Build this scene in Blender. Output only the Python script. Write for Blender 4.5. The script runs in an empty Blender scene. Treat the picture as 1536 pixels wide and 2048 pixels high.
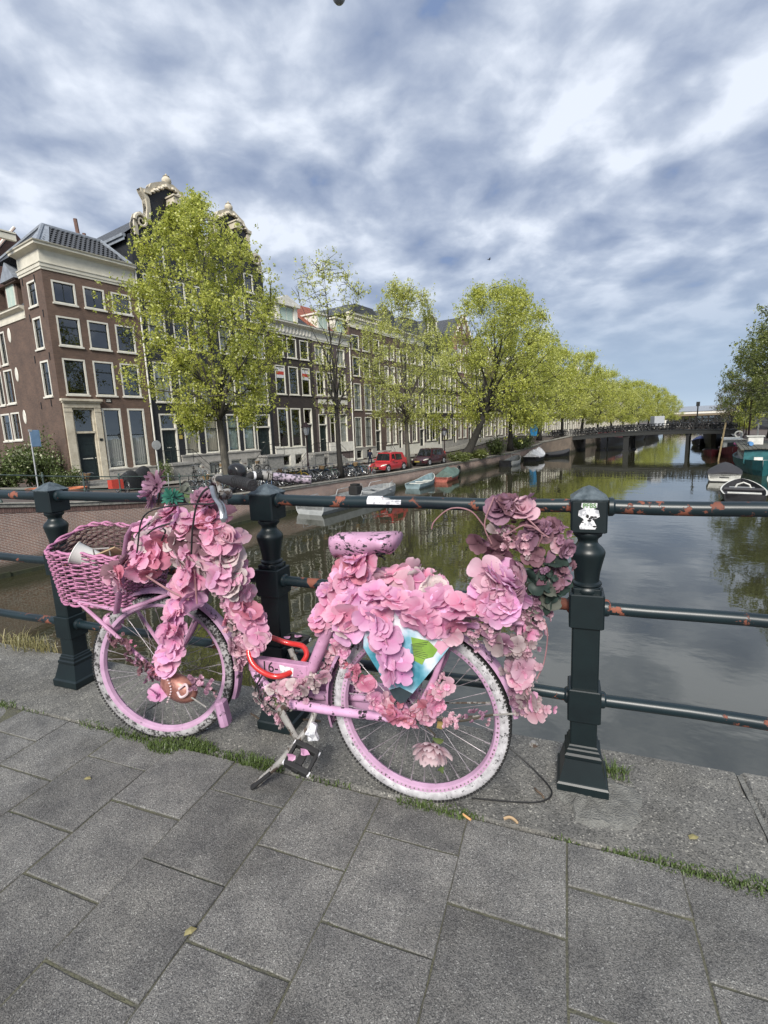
import bpy, bmesh, math, random
import numpy as np
from mathutils import Vector, Matrix, noise as mnoise
from math import sin, cos, pi, radians, atan2, sqrt, hypot

SC = bpy.context.scene
COL = SC.collection
random.seed(7)

# ------------------------------------------------------------------ camera
H_EYE = 1.25
F = Vector((-0.34309, 0.92386, -0.16990))
R_ = Vector((0.93900, 0.34201, -0.03525))
cd = bpy.data.cameras.new('camera')
cam = bpy.data.objects.new('camera', cd)
COL.objects.link(cam)
f_, pitch, roll, yaw = 969.52, -0.170723, -0.035774, -0.355657
fw = Vector((sin(yaw) * cos(pitch), cos(yaw) * cos(pitch), sin(pitch)))
rt0 = Vector((cos(yaw), -sin(yaw), 0))
up0 = rt0.cross(fw)
rt = rt0 * cos(roll) + up0 * sin(roll)
up = up0 * cos(roll) - rt0 * sin(roll)
m3 = Matrix((rt, up, -fw)).transposed()
cam.matrix_world = Matrix.Translation((0, 0, H_EYE)) @ m3.to_4x4()
cd.sensor_width = 36
cd.lens = f_ * 36 / 2048
cd.clip_start = 0.05
cd.clip_end = 4000
SC.camera = cam

# ------------------------------------------------------------------ sky and sun
SUN_EL, SUN_AZ = radians(38), radians(172)      # azimuth clockwise from +Y (the way the bridge faces)
W_ = bpy.data.worlds.new('World')
SC.world = W_
W_.use_nodes = True
nt = W_.node_tree
nt.nodes.clear()


def nd(tree, t, **k):
    n = tree.nodes.new(t)
    for a, b in k.items():
        if a.startswith('i_'):
            key = a[2:]
            key = int(key) if key.isdigit() else key.replace('_', ' ')
            n.inputs[key].default_value = b
        else:
            setattr(n, a, b)
    return n


def ramp(tree, stops, interp='LINEAR'):
    n = tree.nodes.new('ShaderNodeValToRGB')
    n.color_ramp.interpolation = interp
    e = n.color_ramp.elements
    while len(e) < len(stops):
        e.new(0.5)
    for i, (p, c) in enumerate(stops):
        e[i].position = p
        e[i].color = (*c, 1) if len(c) == 3 else c
    return n


L = nt.links.new
out = nd(nt, 'ShaderNodeOutputWorld')
bg = nd(nt, 'ShaderNodeBackground')
sky = nd(nt, 'ShaderNodeTexSky', sky_type='NISHITA', sun_disc=False, sun_elevation=SUN_EL, sun_rotation=SUN_AZ,
         air_density=1.0, dust_density=2.0, ozone_density=2.0)
tc = nd(nt, 'ShaderNodeTexCoord')
sep = nd(nt, 'ShaderNodeSeparateXYZ')
L(tc.outputs['Generated'], sep.inputs[0])
zc = nd(nt, 'ShaderNodeMath', operation='MAXIMUM', i_1=0.0)
L(sep.outputs['Z'], zc.inputs[0])
za = nd(nt, 'ShaderNodeMath', operation='ADD', i_1=0.27)
L(zc.outputs[0], za.inputs[0])
dx = nd(nt, 'ShaderNodeMath', operation='DIVIDE')
dy = nd(nt, 'ShaderNodeMath', operation='DIVIDE')
L(sep.outputs['X'], dx.inputs[0]); L(za.outputs[0], dx.inputs[1])
L(sep.outputs['Y'], dy.inputs[0]); L(za.outputs[0], dy.inputs[1])
cmb = nd(nt, 'ShaderNodeCombineXYZ')
L(dx.outputs[0], cmb.inputs[0]); L(dy.outputs[0], cmb.inputs[1])
mp = nd(nt, 'ShaderNodeMapping')
mp.inputs['Rotation'].default_value = (0, 0, radians(-24))
mp.inputs['Scale'].default_value = (1.0, 1.0, 1)
L(cmb.outputs[0], mp.inputs[0])
warp = nd(nt, 'ShaderNodeTexNoise', i_Scale=2.3, i_Detail=4.0)
L(mp.outputs[0], warp.inputs[0])
wadd = nd(nt, 'ShaderNodeMix', data_type='VECTOR')
wadd.inputs['Factor'].default_value = 0.13
L(mp.outputs[0], wadd.inputs[4]); L(warp.outputs['Color'], wadd.inputs[5])
n1 = nd(nt, 'ShaderNodeTexNoise', i_Scale=7.2, i_Detail=6.0, i_Roughness=0.52)      # puffs
L(wadd.outputs[1], n1.inputs[0])
n2 = nd(nt, 'ShaderNodeTexNoise', i_Scale=2.6, i_Detail=3.0, i_Roughness=0.5)       # broad banks
L(wadd.outputs[1], n2.inputs[0])
vo = nd(nt, 'ShaderNodeTexVoronoi', feature='SMOOTH_F1', i_Scale=6.6)               # dark bellies, bright rims
vo.inputs['Smoothness'].default_value = 0.55
L(wadd.outputs[1], vo.inputs[0])
a1 = nd(nt, 'ShaderNodeMath', operation='MULTIPLY', i_1=0.74); L(n1.outputs[0], a1.inputs[0])
a2 = nd(nt, 'ShaderNodeMath', operation='MULTIPLY_ADD', i_1=0.26); L(n2.outputs[0], a2.inputs[0]); L(a1.outputs[0], a2.inputs[2])
a3 = nd(nt, 'ShaderNodeMath', operation='MULTIPLY_ADD', i_1=0.40); L(vo.outputs['Distance'], a3.inputs[0]); L(a2.outputs[0], a3.inputs[2])
cr = ramp(nt, [(0.45, (0.14, 0.195, 0.325)), (0.51, (0.185, 0.23, 0.33)), (0.61, (0.25, 0.295, 0.39)), (0.71, (0.345, 0.39, 0.475)), (0.85, (0.55, 0.59, 0.66))])
L(a3.outputs[0], cr.inputs[0])
# towards the horizon the cloud deck thins to an even blue grey haze
hz = nd(nt, 'ShaderNodeMapRange', interpolation_type='SMOOTHSTEP', clamp=True)
hz.inputs[1].default_value = 0.03; hz.inputs[2].default_value = 0.36
L(zc.outputs[0], hz.inputs[0])
hcol = ramp(nt, [(0.0, (0.37, 0.46, 0.56)), (0.05, (0.27, 0.35, 0.46)), (0.2, (0.235, 0.295, 0.395)), (1.0, (0.30, 0.35, 0.44))])
L(zc.outputs[0], hcol.inputs[0])
mxh = nd(nt, 'ShaderNodeMix', data_type='RGBA')
L(hz.outputs[0], mxh.inputs[0]); L(hcol.outputs[0], mxh.inputs[6]); L(cr.outputs[0], mxh.inputs[7])
skm = nd(nt, 'ShaderNodeMix', data_type='RGBA', blend_type='MULTIPLY')
skm.inputs[0].default_value = 1.0
skm.inputs[7].default_value = (0.07, 0.07, 0.07, 1)
L(sky.outputs[0], skm.inputs[6])
mx = nd(nt, 'ShaderNodeMix', data_type='RGBA')
mx.inputs[0].default_value = 0.93          # cover of the cloud deck
L(skm.outputs[2], mx.inputs[6]); L(mxh.outputs[2], mx.inputs[7])
L(mx.outputs[2], bg.inputs[0])
bg.inputs[1].default_value = 1.0
L(bg.outputs[0], out.inputs[0])

sl = bpy.data.lights.new('sun', 'SUN')
sl.energy = 3.2
sl.angle = radians(20)
sl.color = (1.0, 0.95, 0.87)
so = bpy.data.objects.new('sun', sl)
COL.objects.link(so)
sd = Vector((sin(SUN_AZ) * cos(SUN_EL), cos(SUN_AZ) * cos(SUN_EL), sin(SUN_EL)))
so.rotation_euler = sd.to_track_quat('Z', 'Y').to_euler()
so.location = (10, -20, 40)

SC.view_settings.view_transform = 'Standard'
SC.view_settings.look = 'None'
SC.view_settings.gamma = 1
SC.view_settings.use_curve_mapping = False
SC.view_settings.exposure = 0.70
SC.render.engine = 'CYCLES'
SC.cycles.use_denoising = True
SC.cycles.max_bounces = 6
SC.cycles.transparent_max_bounces = 10
SC.cycles.caustics_reflective = False
SC.cycles.caustics_refractive = False

# ------------------------------------------------------------------ frames
DC = Vector((0.23878, 0.97108, 0))        # along the canal, away
NC = Vector((-0.97108, 0.23878, 0))       # across the canal, to the left bank
TH = atan2(DC.y, DC.x)
WATER = -3.7


def W(s, t, z=0.0):
    return DC * s + NC * t + Vector((0, 0, z))


# ------------------------------------------------------------------ mesh helper
class MB:
    def __init__(self):
        self.v = []; self.f = []; self.m = []

    def add(self, vs, fs, m=0):
        o = len(self.v)
        self.v.extend([tuple(p) for p in vs])
        for q in fs:
            self.f.append(tuple(i + o for i in q)); self.m.append(m)
        return self

    def quad(self, a, b, c, d, m=0):
        return self.add([a, b, c, d], [(0, 1, 2, 3)], m)

    def box(self, x0, x1, y0, y1, z0, z1, m=0, M=None):
        vs = [Vector((x, y, z)) for z in (z0, z1) for y in (y0, y1) for x in (x0, x1)]
        if M is not None:
            vs = [M @ p for p in vs]
        return self.add(vs, [(0, 2, 3, 1), (4, 5, 7, 6), (0, 1, 5, 4), (2, 6, 7, 3), (0, 4, 6, 2), (1, 3, 7, 5)], m)

    def cbox(self, x0, x1, y0, y1, z0, z1, c, m=0, M=None):
        """box with chamfered upright edges and top"""
        def ring(z, i):
            return [(x0 + c + i, y0 + i, z), (x1 - c - i, y0 + i, z), (x1 - i, y0 + c + i, z), (x1 - i, y1 - c - i, z),
                    (x1 - c - i, y1 - i, z), (x0 + c + i, y1 - i, z), (x0 + i, y1 - c - i, z), (x0 + i, y0 + c + i, z)]
        rs = [ring(z0, c * .6), ring(z0 + c * .6, 0), ring(z1 - c * .6, 0), ring(z1, c * .6)]
        vs = [Vector(p) for r in rs for p in r]
        if M is not None:
            vs = [M @ p for p in vs]
        fs = [tuple(range(7, -1, -1)), tuple(range(24, 32))]
        for k in range(3):
            for i in range(8):
                j = (i + 1) % 8
                fs.append((k * 8 + i, k * 8 + j, k * 8 + 8 + j, k * 8 + 8 + i))
        return self.add(vs, fs, m)

    def tube(self, pts, r, n=8, m=0, closed=False, caps=True, flat=None):
        pts = [Vector(p) for p in pts]
        N = len(pts)
        rs = r if isinstance(r, (list, tuple)) else [r] * N
        ref = None
        vs = []
        for i, p in enumerate(pts):
            if closed:
                d = pts[(i + 1) % N] - pts[i - 1]
            else:
                d = pts[min(i + 1, N - 1)] - pts[max(i - 1, 0)]
            if d.length < 1e-9:
                d = Vector((0, 0, 1))
            d.normalize()
            if ref is None:
                ref = Vector((0, 0, 1)) if abs(d.z) < .9 else Vector((1, 0, 0))
            a = ref - d * ref.dot(d)
            if a.length < 1e-6:
                a = Vector((1, 0, 0)) - d * d.x
            a.normalize(); ref = a
            b = d.cross(a)
            for k in range(n):
                t = 2 * pi * k / n
                fa, fb = (1, 1) if flat is None else flat
                vs.append(p + a * (cos(t) * rs[i] * fa) + b * (sin(t) * rs[i] * fb))
        fs = []
        for i in range(N if closed else N - 1):
            j = (i + 1) % N
            for k in range(n):
                l = (k + 1) % n
                fs.append((i * n + k, i * n + l, j * n + l, j * n + k))
        if caps and not closed:
            fs.append(tuple(range(n - 1, -1, -1)))
            fs.append(tuple((N - 1) * n + k for k in range(n)))
        return self.add(vs, fs, m)

    def lathe(self, prof, n=16, o=(0, 0, 0), m=0, M=None, caps=True):
        vs = []
        for r, z in prof:
            for k in range(n):
                t = 2 * pi * k / n
                vs.append(Vector((r * cos(t), r * sin(t), z)))
        if M is not None:
            vs = [M @ p for p in vs]
        vs = [p + Vector(o) for p in vs]
        fs = []
        for i in range(len(prof) - 1):
            for k in range(n):
                l = (k + 1) % n
                fs.append((i * n + k, i * n + l, i * n + n + l, i * n + n + k))
        if caps:
            fs.append(tuple(range(n - 1, -1, -1)))
            fs.append(tuple((len(prof) - 1) * n + k for k in range(n)))
        return self.add(vs, fs, m)

    def prism(self, poly, y0, y1, m=0, M=None):
        """polygon in x,z swept from y0 to y1"""
        n = len(poly)
        vs = [Vector((x, y0, z)) for x, z in poly] + [Vector((x, y1, z)) for x, z in poly]
        if M is not None:
            vs = [M @ p for p in vs]
        fs = [tuple(range(n)), tuple(range(2 * n - 1, n - 1, -1))]
        for i in range(n):
            j = (i + 1) % n
            fs.append((i, i + n, j + n, j))
        return self.add(vs, fs, m)

    def mesh(self, name, mats, smooth=False, fix=True):
        me = bpy.data.meshes.new(name)
        me.from_pydata(self.v, [], self.f)
        for mm in (mats if isinstance(mats, (list, tuple)) else [mats]):
            me.materials.append(mm)
        if max(self.m, default=0) > 0:
            me.polygons.foreach_set('material_index', self.m)
        if fix:
            bm = bmesh.new(); bm.from_mesh(me)
            bmesh.ops.recalc_face_normals(bm, faces=bm.faces)
            bm.to_mesh(me); bm.free()
        if smooth:
            me.shade_smooth()
            if smooth != 2:
                me.set_sharp_from_angle(angle=radians(38))
        me.update()
        return me

    def build(self, name, mats, parent=None, smooth=False, loc=None, rot=None, fix=True):
        return link(name, self.mesh(name, mats, smooth, fix), parent, loc, rot)


def link(name, data, parent=None, loc=None, rot=None):
    o = bpy.data.objects.new(name, data)
    COL.objects.link(o)
    if parent is not None:
        o.parent = parent
    if loc is not None:
        o.location = loc
    if rot is not None:
        o.rotation_euler = rot
    return o


def tag(o, label=None, cat=None, group=None, kind=None):
    if label: o['label'] = label
    if cat: o['category'] = cat
    if group: o['group'] = group
    if kind: o['kind'] = kind
    return o


def thing(name, label, cat, loc=(0, 0, 0), rz=0.0, group=None):
    o = link(name, None, None, loc, (0, 0, rz))
    o.empty_display_size = 0.2
    return tag(o, label, cat, group)


def lettering(fc, parent, loc, rot, name='lettering'):
    """text turned into an ordinary mesh part"""
    tmp = bpy.data.objects.new('tmp', fc); COL.objects.link(tmp)
    dg = bpy.context.evaluated_depsgraph_get(); dg.update()
    me = bpy.data.meshes.new_from_object(tmp.evaluated_get(dg))
    bpy.data.objects.remove(tmp)
    return link(name, me, parent, loc, rot)


def copy_tree(o, label=None, loc=None, rot=None, parent=None):
    """copy of a thing, its parts and sub-parts, sharing the meshes"""
    c = o.copy(); COL.objects.link(c)
    if parent is not None: c.parent = parent
    if loc is not None: c.location = loc
    if rot is not None: c.rotation_euler = rot
    if label: c['label'] = label
    for ch in o.children:
        copy_tree(ch, parent=c)
    return c


def catmull(pts, k=6):
    pts = [Vector(p) for p in pts]
    P = [pts[0] * 2 - pts[1]] + pts + [pts[-1] * 2 - pts[-2]]
    o = []
    for i in range(1, len(P) - 2):
        a, b, c, d = P[i - 1:i + 3]
        for j in range(k):
            t = j / k
            o.append(0.5 * ((2 * b) + (c - a) * t + (2 * a - 5 * b + 4 * c - d) * t * t + (3 * b - a - 3 * c + d) * t ** 3))
    o.append(pts[-1])
    return o


def arc_pts(c, r, a0, a1, n, plane='xz'):
    o = []
    for i in range(n + 1):
        t = a0 + (a1 - a0) * i / n
        o.append(Vector((c[0] + r * cos(t), c[1], c[2] + r * sin(t))))
    return o


# ------------------------------------------------------------------ materials
MAT = {}


def new_mat(name):
    m = bpy.data.materials.new(name)
    m.use_nodes = True
    t = m.node_tree
    b = t.nodes['Principled BSDF']
    MAT[name] = m
    return m, t, b


def coords(t, kind='Object', scale=None):
    c = nd(t, 'ShaderNodeTexCoord')
    o = c.outputs[kind]
    if scale is not None:
        mpn = nd(t, 'ShaderNodeMapping')
        mpn.inputs['Scale'].default_value = scale
        t.links.new(o, mpn.inputs[0]); o = mpn.outputs[0]
    return o


def pm(name, c1, c2=None, scale=6.0, rough=0.6, metal=0.0, bump=0.0, bscale=None, detail=5.0, lo=0.35, hi=0.65,
       rand=0.0, spec=None, stretch=None, world=False):
    """principled paint with mottled colour (c1..c2), fine relief and a little roughness wander"""
    m, t, b = new_mat(name)
    c2 = c2 or tuple(x * 0.8 for x in c1)
    if world:
        g = nd(t, 'ShaderNodeNewGeometry'); src = g.outputs['Position']
        if stretch:
            mpn = nd(t, 'ShaderNodeMapping'); mpn.inputs['Scale'].default_value = stretch
            t.links.new(src, mpn.inputs[0]); src = mpn.outputs[0]
    else:
        src = coords(t, 'Object', stretch)
    n = nd(t, 'ShaderNodeTexNoise', i_Scale=scale, i_Detail=detail, i_Roughness=0.62)
    t.links.new(src, n.inputs[0])
    r = ramp(t, [(lo, c2), (hi, c1)])
    t.links.new(n.outputs[0], r.inputs[0])
    last = r.outputs[0]
    if rand:
        oi = nd(t, 'ShaderNodeObjectInfo')
        hsv = nd(t, 'ShaderNodeHueSaturation')
        mr = nd(t, 'ShaderNodeMapRange'); mr.inputs[3].default_value = 1 - rand; mr.inputs[4].default_value = 1 + rand
        t.links.new(oi.outputs['Random'], mr.inputs[0]); t.links.new(mr.outputs[0], hsv.inputs['Value'])
        t.links.new(last, hsv.inputs['Color']); last = hsv.outputs[0]
    t.links.new(last, b.inputs['Base Color'])
    rr = nd(t, 'ShaderNodeMapRange'); rr.inputs[3].default_value = max(0.02, rough - .12); rr.inputs[4].default_value = min(1, rough + .12)
    t.links.new(n.outputs[0], rr.inputs[0]); t.links.new(rr.outputs[0], b.inputs['Roughness'])
    b.inputs['Metallic'].default_value = metal
    if spec is not None: b.inputs['Specular IOR Level'].default_value = spec
    if bump:
        nb = nd(t, 'ShaderNodeTexNoise', i_Scale=bscale or scale * 6, i_Detail=4.0)
        t.links.new(src, nb.inputs[0])
        bp = nd(t, 'ShaderNodeBump', i_Strength=min(1, bump), i_Distance=0.01)
        t.links.new(nb.outputs[0], bp.inputs['Height']); t.links.new(bp.outputs[0], b.inputs['Normal'])
    return m
# ---- special materials
def aggregate(name, base, dark, light, sc, dens=0.5, grit=0.5, moss=0.0):
    """washed concrete: grey matrix with dark and pale stone chips and fine pits"""
    m, t, b = new_mat(name)
    g = nd(t, 'ShaderNodeNewGeometry'); src = g.outputs['Position']
    oi = nd(t, 'ShaderNodeObjectInfo')
    off = nd(t, 'ShaderNodeVectorMath', operation='ADD')
    t.links.new(src, off.inputs[0]); t.links.new(oi.outputs['Random'], off.inputs[1]); P = off.outputs[0]
    v1 = nd(t, 'ShaderNodeTexVoronoi', i_Scale=sc); t.links.new(P, v1.inputs[0])
    v2 = nd(t, 'ShaderNodeTexVoronoi', i_Scale=sc * .62); t.links.new(P, v2.inputs[0])
    nz = nd(t, 'ShaderNodeTexNoise', i_Scale=9.0, i_Detail=6.0, i_Roughness=.65); t.links.new(P, nz.inputs[0])
    nf = nd(t, 'ShaderNodeTexNoise', i_Scale=sc * 1.3, i_Detail=3.0); t.links.new(P, nf.inputs[0])
    hs = nd(t, 'ShaderNodeSeparateColor'); t.links.new(v1.outputs['Color'], hs.inputs[0])
    cr_ = ramp(t, [(0.0, dark), (dens, tuple(x * .8 for x in base)), (dens + .02, base), (.93, tuple(x * 1.25 for x in base)), (.955, light)], 'CONSTANT')
    t.links.new(hs.outputs[0], cr_.inputs[0])
    ns = ramp(t, [(0.35, (.68, .68, .68)), (0.65, (1.18, 1.17, 1.13))]); t.links.new(nz.outputs[0], ns.inputs[0])
    mu = nd(t, 'ShaderNodeMix', data_type='RGBA', blend_type='MULTIPLY'); mu.inputs[0].default_value = .9
    t.links.new(cr_.outputs[0], mu.inputs[6]); t.links.new(ns.outputs[0], mu.inputs[7])
    n9 = nd(t, 'ShaderNodeTexNoise', i_Scale=2.1, i_Detail=5.0, i_Roughness=.6); t.links.new(src, n9.inputs[0])
    s9 = ramp(t, [(.30, (.74, .73, .71)), (.5, (1.0, 1.0, 1.0)), (.72, (1.14, 1.13, 1.10))]); t.links.new(n9.outputs[0], s9.inputs[0])
    v9 = nd(t, 'ShaderNodeTexVoronoi', i_Scale=5.5); t.links.new(src, v9.inputs[0])
    g9 = ramp(t, [(.035, (1.30, 1.30, 1.28)), (.052, (1, 1, 1))]); t.links.new(v9.outputs['Distance'], g9.inputs[0])
    m9 = nd(t, 'ShaderNodeMix', data_type='RGBA', blend_type='MULTIPLY'); m9.inputs[0].default_value = 1; t.links.new(s9.outputs[0], m9.inputs[6]); t.links.new(g9.outputs[0], m9.inputs[7])
    m10 = nd(t, 'ShaderNodeMix', data_type='RGBA', blend_type='MULTIPLY'); m10.inputs[0].default_value = 1; t.links.new(mu.outputs[2], m10.inputs[6]); t.links.new(m9.outputs[2], m10.inputs[7]); mu = m10
    nf2 = ramp(t, [(.38, (.6, .6, .6)), (.6, (1.15, 1.15, 1.15))]); t.links.new(nf.outputs[0], nf2.inputs[0])
    mu2 = nd(t, 'ShaderNodeMix', data_type='RGBA', blend_type='MULTIPLY'); mu2.inputs[0].default_value = grit
    t.links.new(mu.outputs[2], mu2.inputs[6]); t.links.new(nf2.outputs[0], mu2.inputs[7])
    hv = nd(t, 'ShaderNodeHueSaturation'); mr = nd(t, 'ShaderNodeMapRange'); mr.inputs[3].default_value = .84; mr.inputs[4].default_value = 1.14
    t.links.new(oi.outputs['Random'], mr.inputs[0]); t.links.new(mr.outputs[0], hv.inputs['Value']); t.links.new(mu2.outputs[2], hv.inputs['Color'])
    t.links.new(hv.outputs[0], b.inputs['Base Color'])
    b.inputs['Roughness'].default_value = .82
    ad = nd(t, 'ShaderNodeMath', operation='MULTIPLY_ADD', i_1=.6); t.links.new(v2.outputs['Distance'], ad.inputs[0]); t.links.new(nf.outputs[0], ad.inputs[2])
    bp = nd(t, 'ShaderNodeBump', i_Strength=.8, i_Distance=.0035); t.links.new(ad.outputs[0], bp.inputs['Height']); t.links.new(bp.outputs[0], b.inputs['Normal'])
    return m


def chipped(name, paint, under, sc=22.0, cut=.58, rough=.45, stretch=None, paint2=None, soft=.015, metal_under=0.0, under2=None):
    """paint flaked off in patches over what lies under it"""
    m, t, b = new_mat(name)
    src = coords(t, 'Object', stretch)
    n = nd(t, 'ShaderNodeTexNoise', i_Scale=sc, i_Detail=6.0, i_Roughness=.68); t.links.new(src, n.inputs[0])
    n0 = nd(t, 'ShaderNodeTexNoise', i_Scale=sc * .28, i_Detail=2.0); t.links.new(src, n0.inputs[0])
    ad = nd(t, 'ShaderNodeMath', operation='MULTIPLY_ADD', i_1=.45, i_2=-.22); t.links.new(n0.outputs[0], ad.inputs[0])
    a2 = nd(t, 'ShaderNodeMath', operation='ADD'); t.links.new(ad.outputs[0], a2.inputs[0]); t.links.new(n.outputs[0], a2.inputs[1])
    mk = nd(t, 'ShaderNodeMapRange'); mk.inputs[1].default_value = cut; mk.inputs[2].default_value = cut + soft
    t.links.new(a2.outputs[0], mk.inputs[0])
    p2 = ramp(t, [(.3, paint2 or tuple(x * .78 for x in paint)), (.7, paint)])
    n3 = nd(t, 'ShaderNodeTexNoise', i_Scale=sc * .5, i_Detail=4.0); t.links.new(src, n3.inputs[0]); t.links.new(n3.outputs[0], p2.inputs[0])
    u2 = ramp(t, [(.35, under2 or tuple(x * .5 for x in under)), (.65, under)]); t.links.new(n3.outputs[0], u2.inputs[0])
    mx_ = nd(t, 'ShaderNodeMix', data_type='RGBA'); t.links.new(mk.outputs[0], mx_.inputs[0]); t.links.new(p2.outputs[0], mx_.inputs[6]); t.links.new(u2.outputs[0], mx_.inputs[7])
    t.links.new(mx_.outputs[2], b.inputs['Base Color'])
    rr = nd(t, 'ShaderNodeMapRange'); rr.inputs[3].default_value = rough; rr.inputs[4].default_value = .75
    t.links.new(mk.outputs[0], rr.inputs[0]); t.links.new(rr.outputs[0], b.inputs['Roughness'])
    bp = nd(t, 'ShaderNodeBump', i_Strength=.5, i_Distance=.0015, invert=True); t.links.new(mk.outputs[0], bp.inputs['Height']); t.links.new(bp.outputs[0], b.inputs['Normal'])
    return m


def brickmat(name, c1, c2, mortar, bw=.22, bh=.065, mort=.012, rough=.85, plane='xz', stain=None, world=None):
    m, t, b = new_mat(name)
    c = nd(t, 'ShaderNodeTexCoord'); s = nd(t, 'ShaderNodeSeparateXYZ'); t.links.new(c.outputs['Object'], s.inputs[0])
    ad = nd(t, 'ShaderNodeMath', operation='ADD'); t.links.new(s.outputs[0], ad.inputs[0]); t.links.new(s.outputs[1], ad.inputs[1])
    cb = nd(t, 'ShaderNodeCombineXYZ'); t.links.new(ad.outputs[0], cb.inputs[0]); t.links.new(s.outputs[2], cb.inputs[1])
    br = nd(t, 'ShaderNodeTexBrick')
    br.inputs['Scale'].default_value = 1.0; br.inputs['Brick Width'].default_value = bw; br.inputs['Row Height'].default_value = bh
    br.inputs['Mortar Size'].default_value = mort; br.inputs['Mortar Smooth'].default_value = .3; br.inputs['Bias'].default_value = -.1
    br.inputs['Color1'].default_value = (*c1, 1); br.inputs['Color2'].default_value = (*c2, 1); br.inputs['Mortar'].default_value = (*mortar, 1)
    t.links.new(cb.outputs[0], br.inputs[0])
    n = nd(t, 'ShaderNodeTexNoise', i_Scale=.9, i_Detail=7.0, i_Roughness=.65); t.links.new(c.outputs['Object'], n.inputs[0])
    r = ramp(t, [(.3, (.72, .72, .74)), (.7, (1.2, 1.16, 1.12))]); t.links.new(n.outputs[0], r.inputs[0])
    mu = nd(t, 'ShaderNodeMix', data_type='RGBA', blend_type='MULTIPLY'); mu.inputs[0].default_value = 1
    t.links.new(br.outputs[0], mu.inputs[6]); t.links.new(r.outputs[0], mu.inputs[7])
    last = mu.outputs[2]
    if stain:
        n2 = nd(t, 'ShaderNodeTexNoise', i_Scale=.7, i_Detail=5.0); t.links.new(c.outputs['Object'], n2.inputs[0])
        mr = nd(t, 'ShaderNodeMapRange'); mr.inputs[1].default_value = stain[1]; mr.inputs[2].default_value = stain[2]
        ms = nd(t, 'ShaderNodeMath', operation='MULTIPLY_ADD', i_1=stain[3]); t.links.new(n2.outputs[0], ms.inputs[0]); t.links.new(s.outputs[2], ms.inputs[2])
        t.links.new(ms.outputs[0], mr.inputs[0])
        mm = nd(t, 'ShaderNodeMix', data_type='RGBA'); t.links.new(mr.outputs[0], mm.inputs[0]); t.links.new(last, mm.inputs[6]); mm.inputs[7].default_value = (*stain[0], 1)
        last = mm.outputs[2]
    t.links.new(last, b.inputs['Base Color'])
    b.inputs['Roughness'].default_value = rough
    bp = nd(t, 'ShaderNodeBump', i_Strength=.6, i_Distance=.008, invert=True); t.links.new(br.outputs['Fac'], bp.inputs['Height']); t.links.new(bp.outputs[0], b.inputs['Normal'])
    return m


aggregate('paver', (.185, .182, .176), (.092, .092, .091), (.34, .34, .33), 400, .32, .5)
aggregate('kerb_granite', (.185, .182, .172), (.095, .095, .09), (.40, .39, .36), 230, .24, .55)
pm('moss_joint', (.105, .104, .066), (.075, .074, .060), 30, .95, bump=.6, world=True)
pm('cement_patch', (.21, .21, .195), (.13, .13, .12), 28, .9, bump=1, world=True)
chipped('rail_paint', (.009, .022, .027), (.23, .075, .045), 13, .615, .36, (1, 1, 1), paint2=(.006, .013, .017))
chipped('post_paint', (.006, .014, .016), (.10, .05, .032), 20, .745, .40, paint2=(.0035, .008, .010))
pm('post_cap_skylit', (.10, .125, .14), (.035, .05, .058), 40, .42, bump=.3)  # paler than the post paint: sky light on the tops put into the colour
pm('asphalt', (.075, .075, .078), (.05, .05, .052), 3, .9, bump=.5, world=True)
pm('street_brick', (.13, .10, .085), (.075, .065, .06), 2.5, .9, bump=.6, bscale=30, world=True)
pm('coping', (.30, .285, .25), (.16, .155, .135), 5, .85, bump=.5, world=True, rand=.12)
brickmat('quay_brick', (.30, .17, .13), (.22, .14, .12), (.42, .37, .33), .21, .062, .013, stain=((.055, .052, .035), -2.75, -3.15, .5))
brickmat('quay_brick_far', (.17, .12, .09), (.13, .10, .08), (.20, .18, .15), .21, .062, .012, stain=((.035, .034, .022), -2.85, -3.2, .5))
pm('weed_band', (.035, .042, .018), (.018, .020, .012), 4, .8, bump=.8, world=True)
pm('dark_steel', (.013, .014, .015), (.007, .008, .008), 8, .6)
pm('steel_deck', (.012, .014, .014), (.007, .008, .008), 3, .65)
pm('white_paint', (.74, .72, .66), (.60, .58, .52), 3, .5, bump=.15)
pm('sticker_white', (.70, .70, .72), (.36, .37, .40), 60, .5, lo=.42, hi=.5)
pm('sticker_green', (.14, .26, .10), (.10, .20, .08), 60, .5)
pm('black_mark', (.02, .02, .022), (.012, .012, .012), 40, .6)

# water
m, t, b = new_mat('water')
g = nd(t, 'ShaderNodeNewGeometry')
mpn = nd(t, 'ShaderNodeMapping'); mpn.inputs['Rotation'].default_value = (0, 0, -TH); mpn.inputs['Scale'].default_value = (1.0, 1.5, 1)
t.links.new(g.outputs['Position'], mpn.inputs[0])
w1 = nd(t, 'ShaderNodeTexNoise', i_Scale=1.6, i_Detail=3.0, i_Roughness=.5); t.links.new(mpn.outputs[0], w1.inputs[0])
w2 = nd(t, 'ShaderNodeTexNoise', i_Scale=.16, i_Detail=2.0); t.links.new(mpn.outputs[0], w2.inputs[0])
amp = nd(t, 'ShaderNodeMapRange'); amp.inputs[1].default_value = .38; amp.inputs[2].default_value = .62; amp.inputs[3].default_value = .25; amp.inputs[4].default_value = 1.0
t.links.new(w2.outputs[0], amp.inputs[0])
mu = nd(t, 'ShaderNodeMath', operation='MULTIPLY'); t.links.new(w1.outputs[0], mu.inputs[0]); t.links.new(amp.outputs[0], mu.inputs[1])
w3 = nd(t, 'ShaderNodeTexNoise', i_Scale=.45, i_Detail=1.0); t.links.new(mpn.outputs[0], w3.inputs[0])
m3_ = nd(t, 'ShaderNodeMath', operation='MULTIPLY_ADD', i_1=1.5); t.links.new(w3.outputs[0], m3_.inputs[0]); t.links.new(mu.outputs[0], m3_.inputs[2])
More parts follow.
